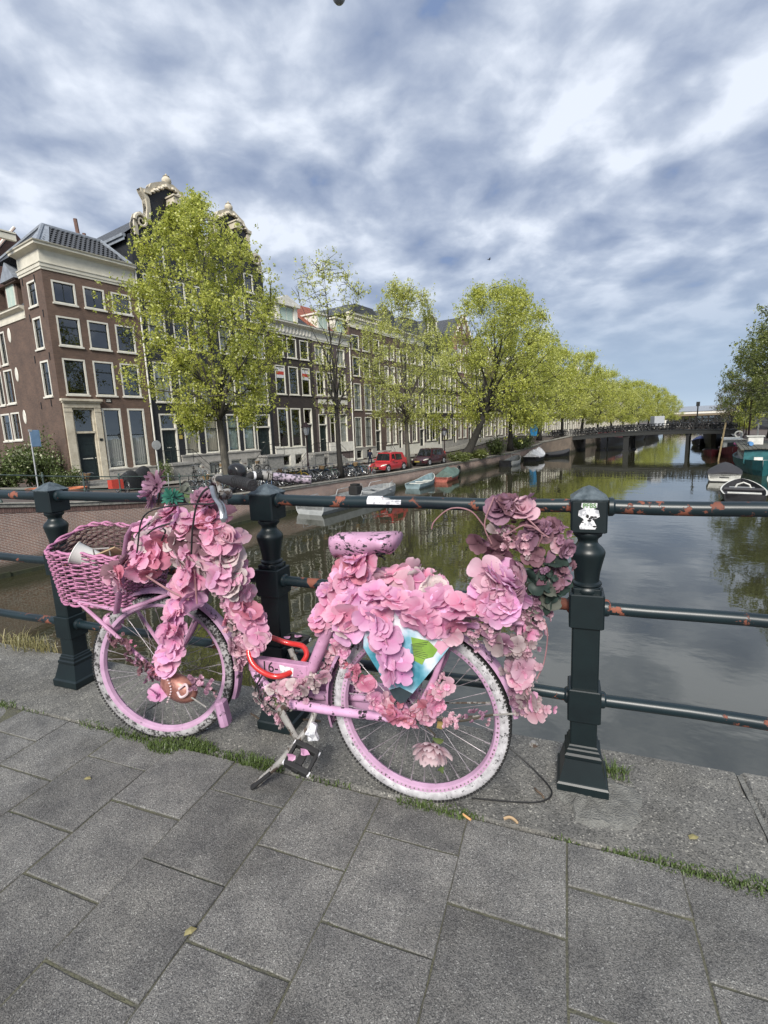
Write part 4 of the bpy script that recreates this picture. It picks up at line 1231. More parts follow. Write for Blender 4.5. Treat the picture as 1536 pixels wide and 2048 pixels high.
# ---- brown house with dentilled cornice
h = House('canal_house', 'brown brick house with high dentilled white cornice and dark sash windows', 44.45, 51.0, -2.4)
for (a, b_) in ((44.86, 46.2), (46.86, 48.22), (48.95, 50.28)):
    h.window(a, b_, 10.1, 11.66, tr_=.5); h.window(a, b_, 7.22, 9.3, tr_=.55); h.window(a, b_, 3.44, 6.4, bars=1, rows=2, curtain='curtain')
for (a, b_) in ((44.76, 46.06), (46.75, 48.08)):
    h.window(a, b_, -.77, 2.63, bars=1, rows=2, curtain='curtain'); h.window(a + .1, b_ - .1, -2.1, -1.1, fw=.09)
h.door(48.82, 50.02, -1.42, 2.63, .95, leaf='frame_dark')
h.front(-2.45, 12.5, 'brick_umber')
h.cornice(44.45, 51.0, 12.35, [(.02, 0), (.08, .03), (.08, .22), (.03, .25), (.03, .62), (.12, .68), (.12, .8), (.05, .82), (.05, 1.2), (.3, 1.36), (.36, 1.4), (.36, 1.55), (.42, 1.62)], 'cream_paint')
for k in range(16):
    mb = MB(); mb.box(44.7 + k * .4, 44.9 + k * .4, -.26, -.05, 13.28, 13.5); h.part('dentil', mb, MAT['cream_paint'])
mb = MB(); mb.prism([(44.5, 13.9), (50.95, 13.9), (49.5, 15.1), (46, 15.1)], .2, 8); h.part('roof', mb, MAT['tile_grey'])
mb = MB(); mb.box(46.9, 48.2, -.02, .0, 2.98, 3.12); h.part('plaque', mb, MAT['white_paint'])
mb = MB(); xs = [44.5, 44.84, 45.98, 46.83, 48.0, 48.75]
for i in range(0, 6, 2): mb.box(xs[i], xs[i + 1], -.07, 0, -2.12, -1.08)
mb.box(44.5, 48.75, -.07, 0, -1.08, -.9); mb.box(44.5, 48.75, -.12, 0, -.9, -.82); h.part('plinth', mb, MAT['grey_stone'])
h.stoop(48.7, 50.4, -1.43, -2.35, 'right', 1.2, n=3)


# ---- the rest of the row, plainer the farther it stands
def row_house(label, s0, s1, mat, zt, t=34.0, name='canal_house', sash='frame_white', bars=1, rows=2, ground='grey_stone', cor='white_paint', top='cornice', nb=3, roof='tile_grey', floors=None, flip=1, base_z=-2.35, trunc=1):
    h = House(name, label, s0, s1, base_z, t=t)
    w = (s1 - s0) / nb
    fl = floors or [(-.7, 2.45), (3.3, 5.8), (6.7, 8.8), (9.6, 11.2)]
    for i in range(nb):
        a, b_ = s0 + w * i + w * .19, s0 + w * (i + 1) - w * .15
        for k, (c, d) in enumerate(fl):
            if d > zt - .4: continue
            if k == 0 and i == nb - 1:
                h.door(a, b_, -1.35, d, .9, leaf='frame_dark')
            else:
                h.window(a, b_, c, d, sash=sash, bars=bars, rows=rows, curtain='curtain' if (i + k + int(s0)) % 3 == 0 else None, sill=True, fw=.11)
    h.front(base_z - .1, zt, mat, base=(-.95, ground))
    if top == 'cornice':
        h.cornice(s0, s1, zt - .3, CORN, cor)
        mb = MB(); mb.prism([(s0 + .1, zt + .8), (s1 - .1, zt + .8), (s1 - 1.2, zt + 3), (s0 + 1.2, zt + 3)], .3, 8); h.part('roof', mb, MAT[roof])
    else:
        c = (s0 + s1) / 2; hw = (s1 - s0) / 2
        if top == 'neck':
            o = [(c - hw, zt), (c + hw, zt), (c + hw - .2, zt + .8), (c + 1.3, zt + 1.2), (c + 1.15, zt + 2.9), (c + .9, zt + 3.2), (c, zt + 3.8), (c - .9, zt + 3.2), (c - 1.15, zt + 2.9), (c - 1.3, zt + 1.2), (c - hw + .2, zt + .8)]
        else:
            o = [(c - hw, zt), (c + hw, zt)]
            for k in range(5): o += [(c + hw - k * hw / 5, zt + .7 * (k + .9)), (c + hw - (k + 1) * hw / 5, zt + .7 * (k + .9))]
            o = o[:-1] + [(c - (x - c), z) for x, z in reversed(o[2:-1])]
        mb = MB(); mb.prism(o, 0, .35); g = h.part('gable', mb, MAT[mat])
        mb = MB(); mb.tube([(x, -.03, z) for x, z in o[1:] + o[:1]], .11, 5); h.part('gable_trim', mb, MAT[cor], g)
        mb = MB(); mb.box(c - .5, c + .5, -.04, .0, zt + .6, zt + 2.0); h.part('loft_hatch', mb, MAT['frame_white'], g)
        mb = MB(); mb.add([(s0, .3, zt), (c, .3, zt + 3.2), (c, 9, zt + 3.2), (s0, 9, zt), (s1, .3, zt), (s1, 9, zt)], [(0, 1, 2, 3), (1, 4, 5, 2)]); h.part('roof', mb, MAT[roof])
    return h


ROW = [
    ('brown house with white small-paned windows seen behind the third tree', 51.02, 55.2, 'brick_umber', 12.6, dict(nb=3, rows=3, ground='white_paint')),
    ('mauve grey house with white ground floor behind the third tree', 55.22, 61.2, 'brick_mauve', 12.4, dict(ground='white_paint', rows=1)),
    ('black house with tall white windows beside the mauve grey house', 61.22, 66.4, 'black_wall', 13.0, dict(ground='white_paint', top='neck', rows=1, bars=0)),
    ('dark brick house with tall white sashes behind the second street lamp', 66.42, 71.6, 'brick_dark', 11.8, dict(rows=2)),
    ('rust brick house showing two white windows above the leaning tree', 71.62, 77.4, 'brick_rust', 15.0, dict(top='step', rows=1, floors=[(-.7, 2.45), (3.3, 5.8), (6.7, 8.8), (9.6, 11.2), (12.2, 13.8)])),
    ('dark brick house behind the hanging branches of the leaning tree', 77.42, 83.0, 'brick_dark', 12.0, dict(top='neck')),
    ('brown gabled house left of the far bridge', 83.02, 88.6, 'brick_brown', 11.0, dict(top='neck')),
    ('brown house beside the blue scaffold cloth', 88.62, 94.0, 'brick_umber', 12.4, dict(rows=1)),
]
for lb, a, b_, mt_, zt, k in ROW:
    row_house(lb, a, b_, mt_, zt, **k)
rng = random.Random(21)
s = 94.5
mats = ['brick_brown', 'brick_umber', 'black_wall', 'brick_dark', 'brick_rust', 'brick_mauve', 'black_wall', 'brick_brown']
k = 0
while s < 290:
    w = rng.uniform(5.4, 7.2)
    mt_ = mats[(k * 3 + 1) % 8]; tp = ('cornice', 'neck', 'cornice', 'step')[k % 4]
    lb = '%s house with %s far along the left bank beyond the second bridge' % (
        {'brick_brown': 'dark brown', 'brick_umber': 'brown', 'black_wall': 'black', 'cream_paint': 'cream', 'brick_rust': 'rust red', 'brick_mauve': 'mauve grey', 'brick_dark': 'blackish brick', 'white_paint': 'white'}[mt_],
        {'cornice': 'flat cornice', 'neck': 'neck gable', 'step': 'stepped gable'}[tp])
    h = row_house(lb, s, s + w, mt_, rng.uniform(10.8, 14), top=tp, rows=0, bars=1, ground='grey_stone', floors=[(-.7, 2.45), (3.3, 5.8), (6.7, 8.8)])
    h.root['group'] = 'houses far along the left bank'
    s += w + .02; k += 1
# right bank, facing the other way: built from the same pieces, turned round
s = 128; k = 0
while s < 290:
    w = rng.uniform(6, 8)
    h = row_house('%s house behind the trees of the right bank' % ('mauve grey', 'brown brick', 'dark brick', 'dark brown')[k % 4], s, s + w, ('brick_mauve', 'brick_umber', 'brick_dark', 'brick_brown')[k % 4], rng.uniform(11, 14), rows=0, floors=[(-.7, 2.45), (3.3, 5.8), (6.7, 8.8)])
    h.root.location = W(s + w, -11.5, -1.95); h.root.rotation_euler = (0, 0, TH + pi)
    h.root['group'] = 'houses along the right bank'
    s += w + .05; k += 1
# long low hall that closes the canal
h = House('station_hall', 'long low grey hall with white and ochre bands closing the end of the canal', 0, 70, -2.3)
h.root.location = W(330, 24, -2.3); h.root.rotation_euler = (0, 0, TH - pi / 2)
mb = MB(); mb.box(0, 70, 0, 12, -2.4, 3.4); h.part('wall', mb, MAT['interior'])
mb = MB(); mb.box(-.5, 70.5, -.6, 0, 3.2, 4.6); h.part('white_band', mb, MAT['white_paint'])
pm('ochre', (.22, .17, .11), (.16, .125, .08), 3, .7)
mb = MB(); mb.box(-.3, 70.3, -.4, -.02, 2.1, 3.2); h.part('ochre_band', mb, MAT['ochre'])
mb = MB(); mb.add([(-1, -1, 4.6), (71, -1, 4.6), (71, 8, 7.6), (-1, 8, 7.6)], [(0, 1, 2, 3)]); mb.box(-1, 71, 8, 9, 4.6, 7.6); h.part('roof', mb, MAT['zinc'])
for k in range(23):
    mb = MB(); mb.box(k * 3 + .5, k * 3 + 2.6, -.06, -.01, -1.2, 1.9); h.part('window', mb, MAT['glass'])
# ------------------------------------------------------------------ trees
def leafmat(name, c1, c2, tr=.35):
    m, t, b = new_mat(name)
    t.nodes.remove(b); ou = t.nodes['Material Output']
    g = nd(t, 'ShaderNodeNewGeometry')
    n = nd(t, 'ShaderNodeTexNoise', i_Scale=.55, i_Detail=2.0); t.links.new(g.outputs['Position'], n.inputs[0])
    av = nd(t, 'ShaderNodeMath', operation='MULTIPLY_ADD', i_1=.55); t.links.new(g.outputs['Random Per Island'], av.inputs[0])
    m2 = nd(t, 'ShaderNodeMath', operation='MULTIPLY', i_1=.6); t.links.new(n.outputs[0], m2.inputs[0]); t.links.new(m2.outputs[0], av.inputs[2])
    r = ramp(t, [(.2, c2), (.9, c1)]); t.links.new(av.outputs[0], r.inputs[0])
    d = nd(t, 'ShaderNodeBsdfDiffuse'); tl = nd(t, 'ShaderNodeBsdfTranslucent'); gs = nd(t, 'ShaderNodeBsdfGlossy'); gs.inputs['Roughness'].default_value = .45
    t.links.new(r.outputs[0], d.inputs[0]); t.links.new(r.outputs[0], tl.inputs[0])
    a = nd(t, 'ShaderNodeMixShader'); a.inputs[0].default_value = tr; t.links.new(d.outputs[0], a.inputs[1]); t.links.new(tl.outputs[0], a.inputs[2])
    a2 = nd(t, 'ShaderNodeMixShader'); a2.inputs[0].default_value = .05; t.links.new(a.outputs[0], a2.inputs[1]); t.links.new(gs.outputs[0], a2.inputs[2])
    t.links.new(a2.outputs[0], ou.inputs[0])
    return m


leafmat('leaf_spring', (.66, .67, .14), (.27, .33, .055), .48)
leafmat('leaf_light', (.70, .71, .22), (.32, .37, .09), .48)
leafmat('leaf_deep', (.25, .29, .075), (.09, .12, .03), .38)
leafmat('leaf_brown', (.20, .18, .085), (.11, .10, .05), .35)
leafmat('leaf_shrub', (.15, .20, .055), (.05, .075, .022), .3)
leafmat('blossom_white', (.60, .60, .42), (.36, .38, .20), .3)
pm('bark', (.105, .095, .075), (.045, .042, .036), 7, .9, bump=1, bscale=30, stretch=(1, 1, .3))
pm('bark_dark', (.040, .036, .030), (.018, .017, .015), 7, .9, bump=1, bscale=30, stretch=(1, 1, .3))


def leaves_mesh(name, P, size, mat, rs, flat=.0, elong=1.7):
    """leaf-sized four-cornered blades at the points P (n x 3)"""
    n = len(P)
    d = rs.normal(size=(n, 3)); d[:, 2] -= .35; d /= np.linalg.norm(d, axis=1)[:, None]
    a = rs.normal(size=(n, 3)); s_ = np.cross(d, a); s_ /= np.linalg.norm(s_, axis=1)[:, None]
    nn_ = np.cross(d, s_)
    sz = size * (0.45 + .95 * rs.random(n) ** 1.4)[:, None]
    p0 = P - d * sz * .5 * elong * .6; p2 = P + d * sz * .5 * elong * .6
    p1 = P + s_ * sz * .36 + nn_ * sz * .1; p3 = P - s_ * sz * .36 + nn_ * sz * .1
    V = np.stack([p0, p1, p2, p3], 1).reshape(-1, 3).astype(np.float32)
    me = bpy.data.meshes.new(name)
    me.vertices.add(4 * n); me.vertices.foreach_set('co', V.ravel())
    me.loops.add(4 * n); me.loops.foreach_set('vertex_index', np.arange(4 * n, dtype=np.int32))
    me.polygons.add(n); me.polygons.foreach_set('loop_start', np.arange(0, 4 * n, 4, dtype=np.int32)); me.polygons.foreach_set('loop_total', np.full(n, 4, dtype=np.int32))
    me.materials.append(mat); me.update(); me.validate()
    return me


def make_tree(name, seed, H, trunk_r, z_fork, env, n_limb, n_twig, leaves, leaf_size, leafm, barkm, lean=(0, 0), clump=.30, spread=.36, droop=0.0, center=(0, 0), bend=None):
    """trunk, limbs and twigs grown towards points of the crown's envelope; leaves in clumps round the twig ends.
    env(h, ang) -> radius of the crown at height fraction h (0 low rim .. 1 top) and direction ang"""
    r = random.Random(seed); rs = np.random.RandomState(seed)
    mb = MB()
    zc0 = z_fork
    stem = []
    ns = 14
    for i in range(ns + 1):
        f = i / ns; z = H * .93 * f
        k = f if bend is None else bend(f)
        stem.append(Vector((lean[0] * k + .10 * sin(f * 7 + seed) * f * 1.5, lean[1] * k + .10 * cos(f * 6 + seed) * f * 1.5, z)))
    rad = [max(.015, trunk_r * (1 - .45 * min(1, s_.z / max(.1, z_fork))) * (1 if s_.z <= z_fork else max(.06, 1 - ((s_.z - z_fork) / (H - z_fork)) ** .7))) for s_ in stem]
    rad[0] *= 1.35
    mb.tube(stem, rad, 9)

    def on_stem(z):
        f = max(0, min(1, z / (H * .93))) * ns; i = min(int(f), ns - 1)
        return stem[i].lerp(stem[i + 1], f - i), rad[i] + (rad[i + 1] - rad[i]) * (f - i)
    nodes = [(p, rr) for p, rr in zip(stem, rad) if p.z > z_fork * .9]
    for k in range(n_limb):
        h = ((k + .5) / n_limb) ** .9
        ang = k * 2.399 + r.uniform(-.4, .4) + seed
        R = env(h, ang) * r.uniform(.72, .98)
        zt = z_fork * .75 + (H - z_fork * .75) * h
        c = on_stem(zt)[0]
        tip = Vector((c.x * .6 + center[0] * .4 + R * cos(ang), c.y * .6 + center[1] * .4 + R * sin(ang), zt))
        z0 = max(z_fork * r.uniform(.85, 1.15), zt - R * r.uniform(.7, 1.3) - .15 * H)
        z0 = min(z0, H * .85)
        b0, r0 = on_stem(z0)
        mid = b0.lerp(tip, .5) + Vector((r.uniform(-.3, .3), r.uniform(-.3, .3), R * .10 - droop * R * .05))
        pts = catmull([b0, b0.lerp(mid, .55) + Vector((0, 0, .12 * R)), mid, tip], 4)
        n = len(pts); ra = [max(.012, r0 * .62 * (1 - i / n) ** .9) for i in range(n)]
        mb.tube(pts, ra, 6)
        nodes += [(p, q) for p, q in list(zip(pts, ra))[3:]]
    NP = np.array([tuple(p) for p, _ in nodes])
    tips = []
    tries = 0
    while len(tips) < n_twig and tries < n_twig * 30:
        tries += 1
        h = r.random() ** .85; ang = r.random() * 2 * pi
        R = env(h, ang) * sqrt(r.random()) ** .8
        zt = z_fork * .75 + (H - z_fork * .75) * h
        c = on_stem(min(zt, H))[0]
        p = Vector((c.x * .55 + center[0] * .45 + R * cos(ang), c.y * .55 + center[1] * .45 + R * sin(ang), zt - droop * (R / 5) ** 2 * r.random()))
        v = mnoise.noise(p * .42 + Vector((seed * 3.1, 0, 0)))
        if v < -.06 + .02 * r.random(): continue
        tips.append(p)
    LP = []
    per = max(1, leaves // max(1, len(tips)))
    for p in tips:
        d2 = ((NP - np.array(p)) ** 2).sum(1) + np.where(NP[:, 2] > p.z + .3, 6.0, 0)
        i = int(d2.argmin()); q, qr = nodes[i]
        mid = q.lerp(p, .5) + Vector((r.uniform(-.15, .15), r.uniform(-.15, .15), .12))
        mb.tube([q, mid, p], [min(qr, .035), .02, .007], 4, caps=False)
        nl = int(per * r.uniform(.5, 1.5))
        tt = rs.random(nl) ** .6
        ns_ = max(1, nl // 7); ts_ = rs.random(ns_) ** .6
        sp_ = np.array(q)[None] * (1 - ts_[:, None]) + np.array(p)[None] * ts_[:, None] + rs.normal(size=(ns_, 3)) * spread * np.array([1, 1, .9]) * (.55 + .6 * ts_[:, None])
        k_ = rs.randint(0, ns_, nl)
        LP.append(sp_[k_] + rs.normal(size=(nl, 3)) * leaf_size * .62 * np.array([.8, .8, 1.2]))
    P = np.concatenate(LP)
    tm = mb.mesh('trunk', MAT[barkm], smooth=2, fix=False)
    lm = leaves_mesh('crown', P, leaf_size, MAT[leafm], rs)
    return tm, lm


def plant(meshes, name, label, loc, rz=0.0, sc=1.0, cat='tree', group=None):
    t_ = thing(name, label, cat, loc, rz, group)
    t_.scale = (sc, sc, sc)
    link('trunk', meshes[0], t_); link('crown', meshes[1], t_)
    return t_


TT = 22.6
# big young elm before the black gables: tall oval crown, lowest sprays hang to the right
e1 = lambda h, a: 4.45 * (sin(pi * min(1, max(0.0, h * .93 + .08))) ** .62) * (1 + .14 * sin(3 * a + 1) + .1 * sin(7 * h * 3 + a)) * (1.0 if h > .12 else .8)
t1 = make_tree('elm', 3, 15.1, .27, 4.6, e1, 30, 560, 64000, .115, 'leaf_spring', 'bark', lean=(-.6, .0), spread=.27)
plant(t1, 'elm_tree', 'big yellow green tree in front of the black gabled houses', W(17.7, TT, -2.1), TH)
# thin tree with bare V-shaped limbs
e2 = lambda h, a: 3.9 * (.35 + .65 * h) * (sin(pi * min(1, h * .75 + .2)) ** .5)
t2 = make_tree('elm', 12, 15.0, .22, 5.4, e2, 18, 150, 6000, .125, 'leaf_light', 'bark_dark', lean=(-.5, .1), spread=.42)
plant(t2, 'elm_tree', 'thin half bare tree with forked dark limbs beside the parked bicycles', W(27.8, TT, -2.2), TH)
e3 = lambda h, a: 5.2 * (sin(pi * min(1, h * .86 + .1)) ** .7) * (1 + .15 * sin(2 * a)) * (1 if h < .6 else 1.15 - .25 * h)
t3 = make_tree('elm', 23, 15.3, .25, 4.4, e3, 24, 360, 37000, .12, 'leaf_light', 'bark', lean=(-.2, 0), spread=.33)
plant(t3, 'elm_tree', 'loose pale green tree between the red car and the maroon car', W(37.4, TT, -2.3), TH)
# big old elm leaning over the water
e4 = lambda h, a: 8.2 * (sin(pi * min(1, h * .80 + .17)) ** .6) * (1 + .12 * sin(3 * a + 2))
t4 = make_tree('elm', 31, 18.2, .50, 5.2, e4, 36, 600, 72000, .155, 'leaf_spring', 'bark_dark', lean=(4.0, -2.0), spread=.42, droop=2.2, center=(4.5, -2.4), bend=lambda f: min(1, f * 2.2) ** .8)
plant(t4, 'elm_tree', 'large old elm with leaning dark trunk hanging over the canal', W(48.8, TT - .1, -2.4), TH)
t5 = make_tree('elm', 44, 17.4, .40, 4.6, lambda h, a: .88 * e4(h, a), 26, 270, 30000, .21, 'leaf_spring', 'bark_dark', lean=(.5, -.6), spread=.46, droop=1.4, center=(.5, -.8))
e6 = lambda h, a: 6.6 * (sin(pi * min(1, h * .84 + .13)) ** .6) * (1 + .14 * sin(2 * a + 1))
t6 = make_tree('elm', 57, 17.0, .38, 4.4, e6, 22, 230, 21000, .24, 'leaf_light', 'bark_dark', spread=.46, droop=1.0)
FAR = [(64, 6, 1.02, 'broad yellow green tree standing behind the leaning elm'), (78, 5, .96, 'yellow green tree next to the blue cloth at the far abutment'), (92, 6, .90, 'pale green tree on the quay just past the far bridge'),
       (106, 5, .98, 'yellow green tree, second past the far bridge'), (119, 6, .86, 'tree with the fourth crown past the leaning elm, beyond the far bridge'), (134, 5, .92, 'yellow green tree half way along the far left bank'),
       (150, 6, .82, 'light green tree past the middle of the far left bank'), (166, 5, .88, 'yellowish tree at the two thirds of the far left bank'), (180, 6, .95, 'light tree fifth from the far end of the left bank'),
       (200, 5, .9, 'yellowish tree fourth from the far end of the left bank'), (222, 6, .95, 'light tree third from the far end of the left bank'), (246, 5, .9, 'second last tree at the far end of the left bank'), (275, 6, .85, 'last tree at the far end of the left bank')]
for i, (s, k, sc, lb) in enumerate(FAR):
    plant(t5 if k == 5 else t6, 'elm_tree', lb, W(s, TT + .3 * sin(i) - max(0, s - 100) * .029, qz(s)), i * 2.1, sc * (.95 if s > 70 else 1), group='trees along the left bank')
# right bank
t7 = make_tree('elm', 71, 16.6, .36, 5.2, lambda h, a: 7.4 * (sin(pi * min(1, h * .86 + .12)) ** .55) * (1 + .1 * sin(3 * a)), 26, 480, 46000, .20, 'leaf_deep', 'bark_dark', spread=.45, droop=1.8)
plant(t7, 'elm_tree', 'dark green tree reaching in from the right edge over the boats', W(62, -8.4, -1.9), TH + .6, 1.0)
plant(t7, 'elm_tree', 'dark green tree with its trunk at the right edge, behind the nearer one', W(84, -6.3, -1.9), TH + 2.6, .85)
t8 = make_tree('elm', 83, 11.5, .25, 3.6, lambda h, a: 4.6 * (sin(pi * min(1, h * .86 + .12)) ** .6), 22, 260, 7000, .22, 'leaf_brown', 'bark_dark', spread=.5)
plant(t8, 'elm_tree', 'brownish half bare tree at the far end of the right bank', W(150, -3.4, -1.9), 0, .95)
plant(t8, 'elm_tree', 'brownish tree just right of the half bare one at the far end', W(132, -4.6, -1.9), 2, .92)
t9 = make_tree('elm', 91, 5.5, .12, 1.4, lambda h, a: 2.0 * (sin(pi * min(1, h * .86 + .12)) ** .6), 12, 120, 5000, .20, 'leaf_spring', 'bark_dark', spread=.4)
plant(t9, 'young_tree', 'small bright yellow green tree beside the right bank street lamp', W(100, -4.4, -1.9), 0, 1.0)
# a thin sapling before the red roofs is left to the elms; shrubs by the corner house
def shrub(seed, h, rad, n, leafm, size=.12, blossoms=0):
    r = random.Random(seed); rs = np.random.RandomState(seed); mb = MB(); LP = []
    for k in range(26):
        a = r.random() * 2 * pi; q = rad * sqrt(r.random()); z = h * (.45 + .55 * r.random()) * (1 - .35 * (q / rad) ** 2)
        p = Vector((q * cos(a), q * sin(a), z)); b0 = Vector((p.x * .2, p.y * .2, 0))
        mb.tube([b0, b0.lerp(p, .5) + Vector((0, 0, .1)), p], [.025, .015, .006], 4, caps=False)
        nl = n // 26; tt = .25 + .75 * rs.random(nl)
        LP.append(np.array(b0)[None] * (1 - tt[:, None]) + np.array(p)[None] * tt[:, None] + rs.normal(size=(nl, 3)) * .20 * rad / 1.2)
    P = np.concatenate(LP); P[:, 2] = np.abs(P[:, 2])
    lm = leaves_mesh('foliage', P, size, MAT[leafm], rs)
    bl = leaves_mesh('blossom', P[rs.choice(len(P), blossoms)] + rs.normal(size=(blossoms, 3)) * .06, size * 1.1, MAT['blossom_white'], rs, elong=1.2) if blossoms else None
    return mb.mesh('stem', MAT['bark_dark'], fix=False), lm, bl


def put_shrub(ms, label, loc, rz=0, sc=(1, 1, 1), name='shrub'):
    t_ = thing(name, label, 'shrub', loc, rz); t_.scale = sc
    link('stem', ms[0], t_); link('foliage', ms[1], t_)
    if ms[2]: o = link('blossom', ms[2], t_); o['kind'] = 'stuff'
    return t_


s1_ = shrub(1, 3.2, 1.5, 5200, 'leaf_shrub', .15, 700)
s2_ = shrub(2, 2.0, 1.1, 2600, 'leaf_shrub', .13, 60)
s3_ = shrub(3, 1.2, 1.0, 2200, 'leaf_deep', .14)
put_shrub(s1_, 'large blossoming shrub at the left edge in front of the side wall', W(10.8, 34.6, -1.6), 0, (1.15, 1.15, 1.05), 'flowering_shrub')
put_shrub(s1_, 'tall blossoming shrub against the corner of the brown corner house', W(13.3, 35.2, -1.65), 2, (.9, .9, 1.2), 'flowering_shrub')
put_shrub(s2_, 'low dark shrub beside the corner house doorway', W(13.9, 33.2, -1.7), 1, (.8, .8, .8))
put_shrub(s3_, 'low green bush at the foot of the leaning elm', W(46.6, 21.9, -2.4), 0, (1.3, 1.0, .9), 'bush')
put_shrub(s3_, 'low green bush on the quay edge just past the leaning elm', W(51.4, 21.8, -2.4), 2, (1.6, 1.1, .9), 'bush')
put_shrub(s2_, 'tall bush hanging over the quay edge before the far bridge', W(57, 21.9, -2.4), 2, (1.6, 1.2, 1.3), 'bush')
put_shrub(s2_, 'leafy bush at the start of the abutment wall', W(66, 21.8, -2.2), .7, (1.6, 1.3, 1.2), 'bush')
put_shrub(s2_, 'reddish leaved potted shrub beside the black front door steps', W(20.2, 32.8, -2.1), .7, (.45, .45, 1.0))
# ------------------------------------------------------------------ far bridge
fb = thing('canal_bridge', 'low dark steel bridge with curved deck crossing the canal', 'bridge', W(0, 0, 0), TH)
def deckz(t): return -.57 - .0033 * (t - 5.5) ** 2      # top of the deck
ts = [19.0 - k * 1.1 for k in range(21)]
mb = MB(); vs = []
for t_ in ts:
    s = BR2(t_); z = deckz(t_)
    vs += [(s, t_, z - .55), (s, t_, z), (s + 9, t_, z), (s + 9, t_, z - .55)]
fs = []
for i in range(len(ts) - 1):
    for j in range(4):
        fs.append((i * 4 + j, i * 4 + (j + 1) % 4, i * 4 + 4 + (j + 1) % 4, i * 4 + 4 + j))
mb.add(vs, fs); mb.build('deck', MAT['steel_deck'], fb)
mb = MB(); vs = []
for t_ in ts:
    s = BR2(t_) - .06; z = deckz(t_); vs += [(s, t_, z - .06), (s, t_, z + .05), (s + .4, t_, z + .05)]
mb.add(vs, [(3 * i + j, 3 * i + j + 1, 3 * i + 4 + j, 3 * i + 3 + j) for i in range(len(ts) - 1) for j in range(2)]); mb.build('kerb', MAT['steel_deck'], fb)
for t_, w in ((11.2, .75), (3.2, .42)):
    p = MB()
    for q in (0.5, 3.0, 5.5, 8.0):
        s = BR2(t_) + q; p.box(s - .25, s + .25, t_ - w / 2, t_ + w / 2, WATER - .6, deckz(t_) - .5)
    p.box(BR2(t_) + .2, BR2(t_) + 8.5, t_ - w / 2 - .1, t_ + w / 2 + .1, deckz(t_) - .85, deckz(t_) - .5)
    if t_ > 5: p.box(BR2(t_) - .1, BR2(t_) + 8.6, t_ - .5, t_ + .5, WATER - .5, WATER + .25)
    p.build('pier', MAT['dark_steel'], fb)
for q in (.1, 8.8):
    for z in (.5, 1.0):
        mb = MB(); mb.tube([(BR2(t_) + q, t_, deckz(t_) + z) for t_ in ts], .035, 5); mb.build('rail', MAT['dark_steel'], fb)
    for k, t_ in enumerate(ts):
        mb = MB(); mb.box(BR2(t_) + q - .04, BR2(t_) + q + .04, t_ - .04, t_ + .04, deckz(t_), deckz(t_) + 1.1); mb.build('railing_post', MAT['dark_steel'], fb)

# ------------------------------------------------------------------ bicycles along the quay and on the far bridge
pm('rubber', (.018, .018, .019), (.010, .010, .010), 30, .7)
pm('chrome', (.45, .46, .48), (.28, .29, .30), 30, .3, metal=.9)
for nm, c in (('bike_black', (.015, .016, .018)), ('bike_yellow', (.55, .36, .03)), ('bike_grey', (.22, .25, .28)), ('bike_red', (.30, .03, .03)), ('bike_blue', (.05, .12, .26)), ('bike_green', (.03, .10, .07))):
    pm(nm, c, None, 6, .4)
pm('tyre_white', (.66, .66, .64), (.48, .48, .46), 20, .6)
pm('saddle_brown', (.10, .05, .03), (.06, .03, .02), 20, .6)
pm('wicker_plain', (.30, .20, .10), (.18, .12, .06), 40, .8)


def wheel_mesh(R, tyre, spokes=12, seg=20):
    mb = MB(); c = [(R * cos(2 * pi * k / seg), 0, R * sin(2 * pi * k / seg)) for k in range(seg)]
    mb.tube(c, .022, 5, 0, closed=True)
    mb.tube([(p[0] * .92, 0, p[2] * .92) for p in c], .012, 4, 1, closed=True)
    for k in range(spokes):
        a = 2 * pi * k / spokes; mb.tube([(.02 * cos(a), .02 * (-1) ** k, .02 * sin(a)), (R * .92 * cos(a), 0, R * .92 * sin(a))], .0035, 3, 1, caps=False)
    mb.tube([(0, -.05, 0), (0, .05, 0)], .025, 6, 1)
    return mb.mesh('wheel', [MAT[tyre], MAT['chrome']], fix=False)


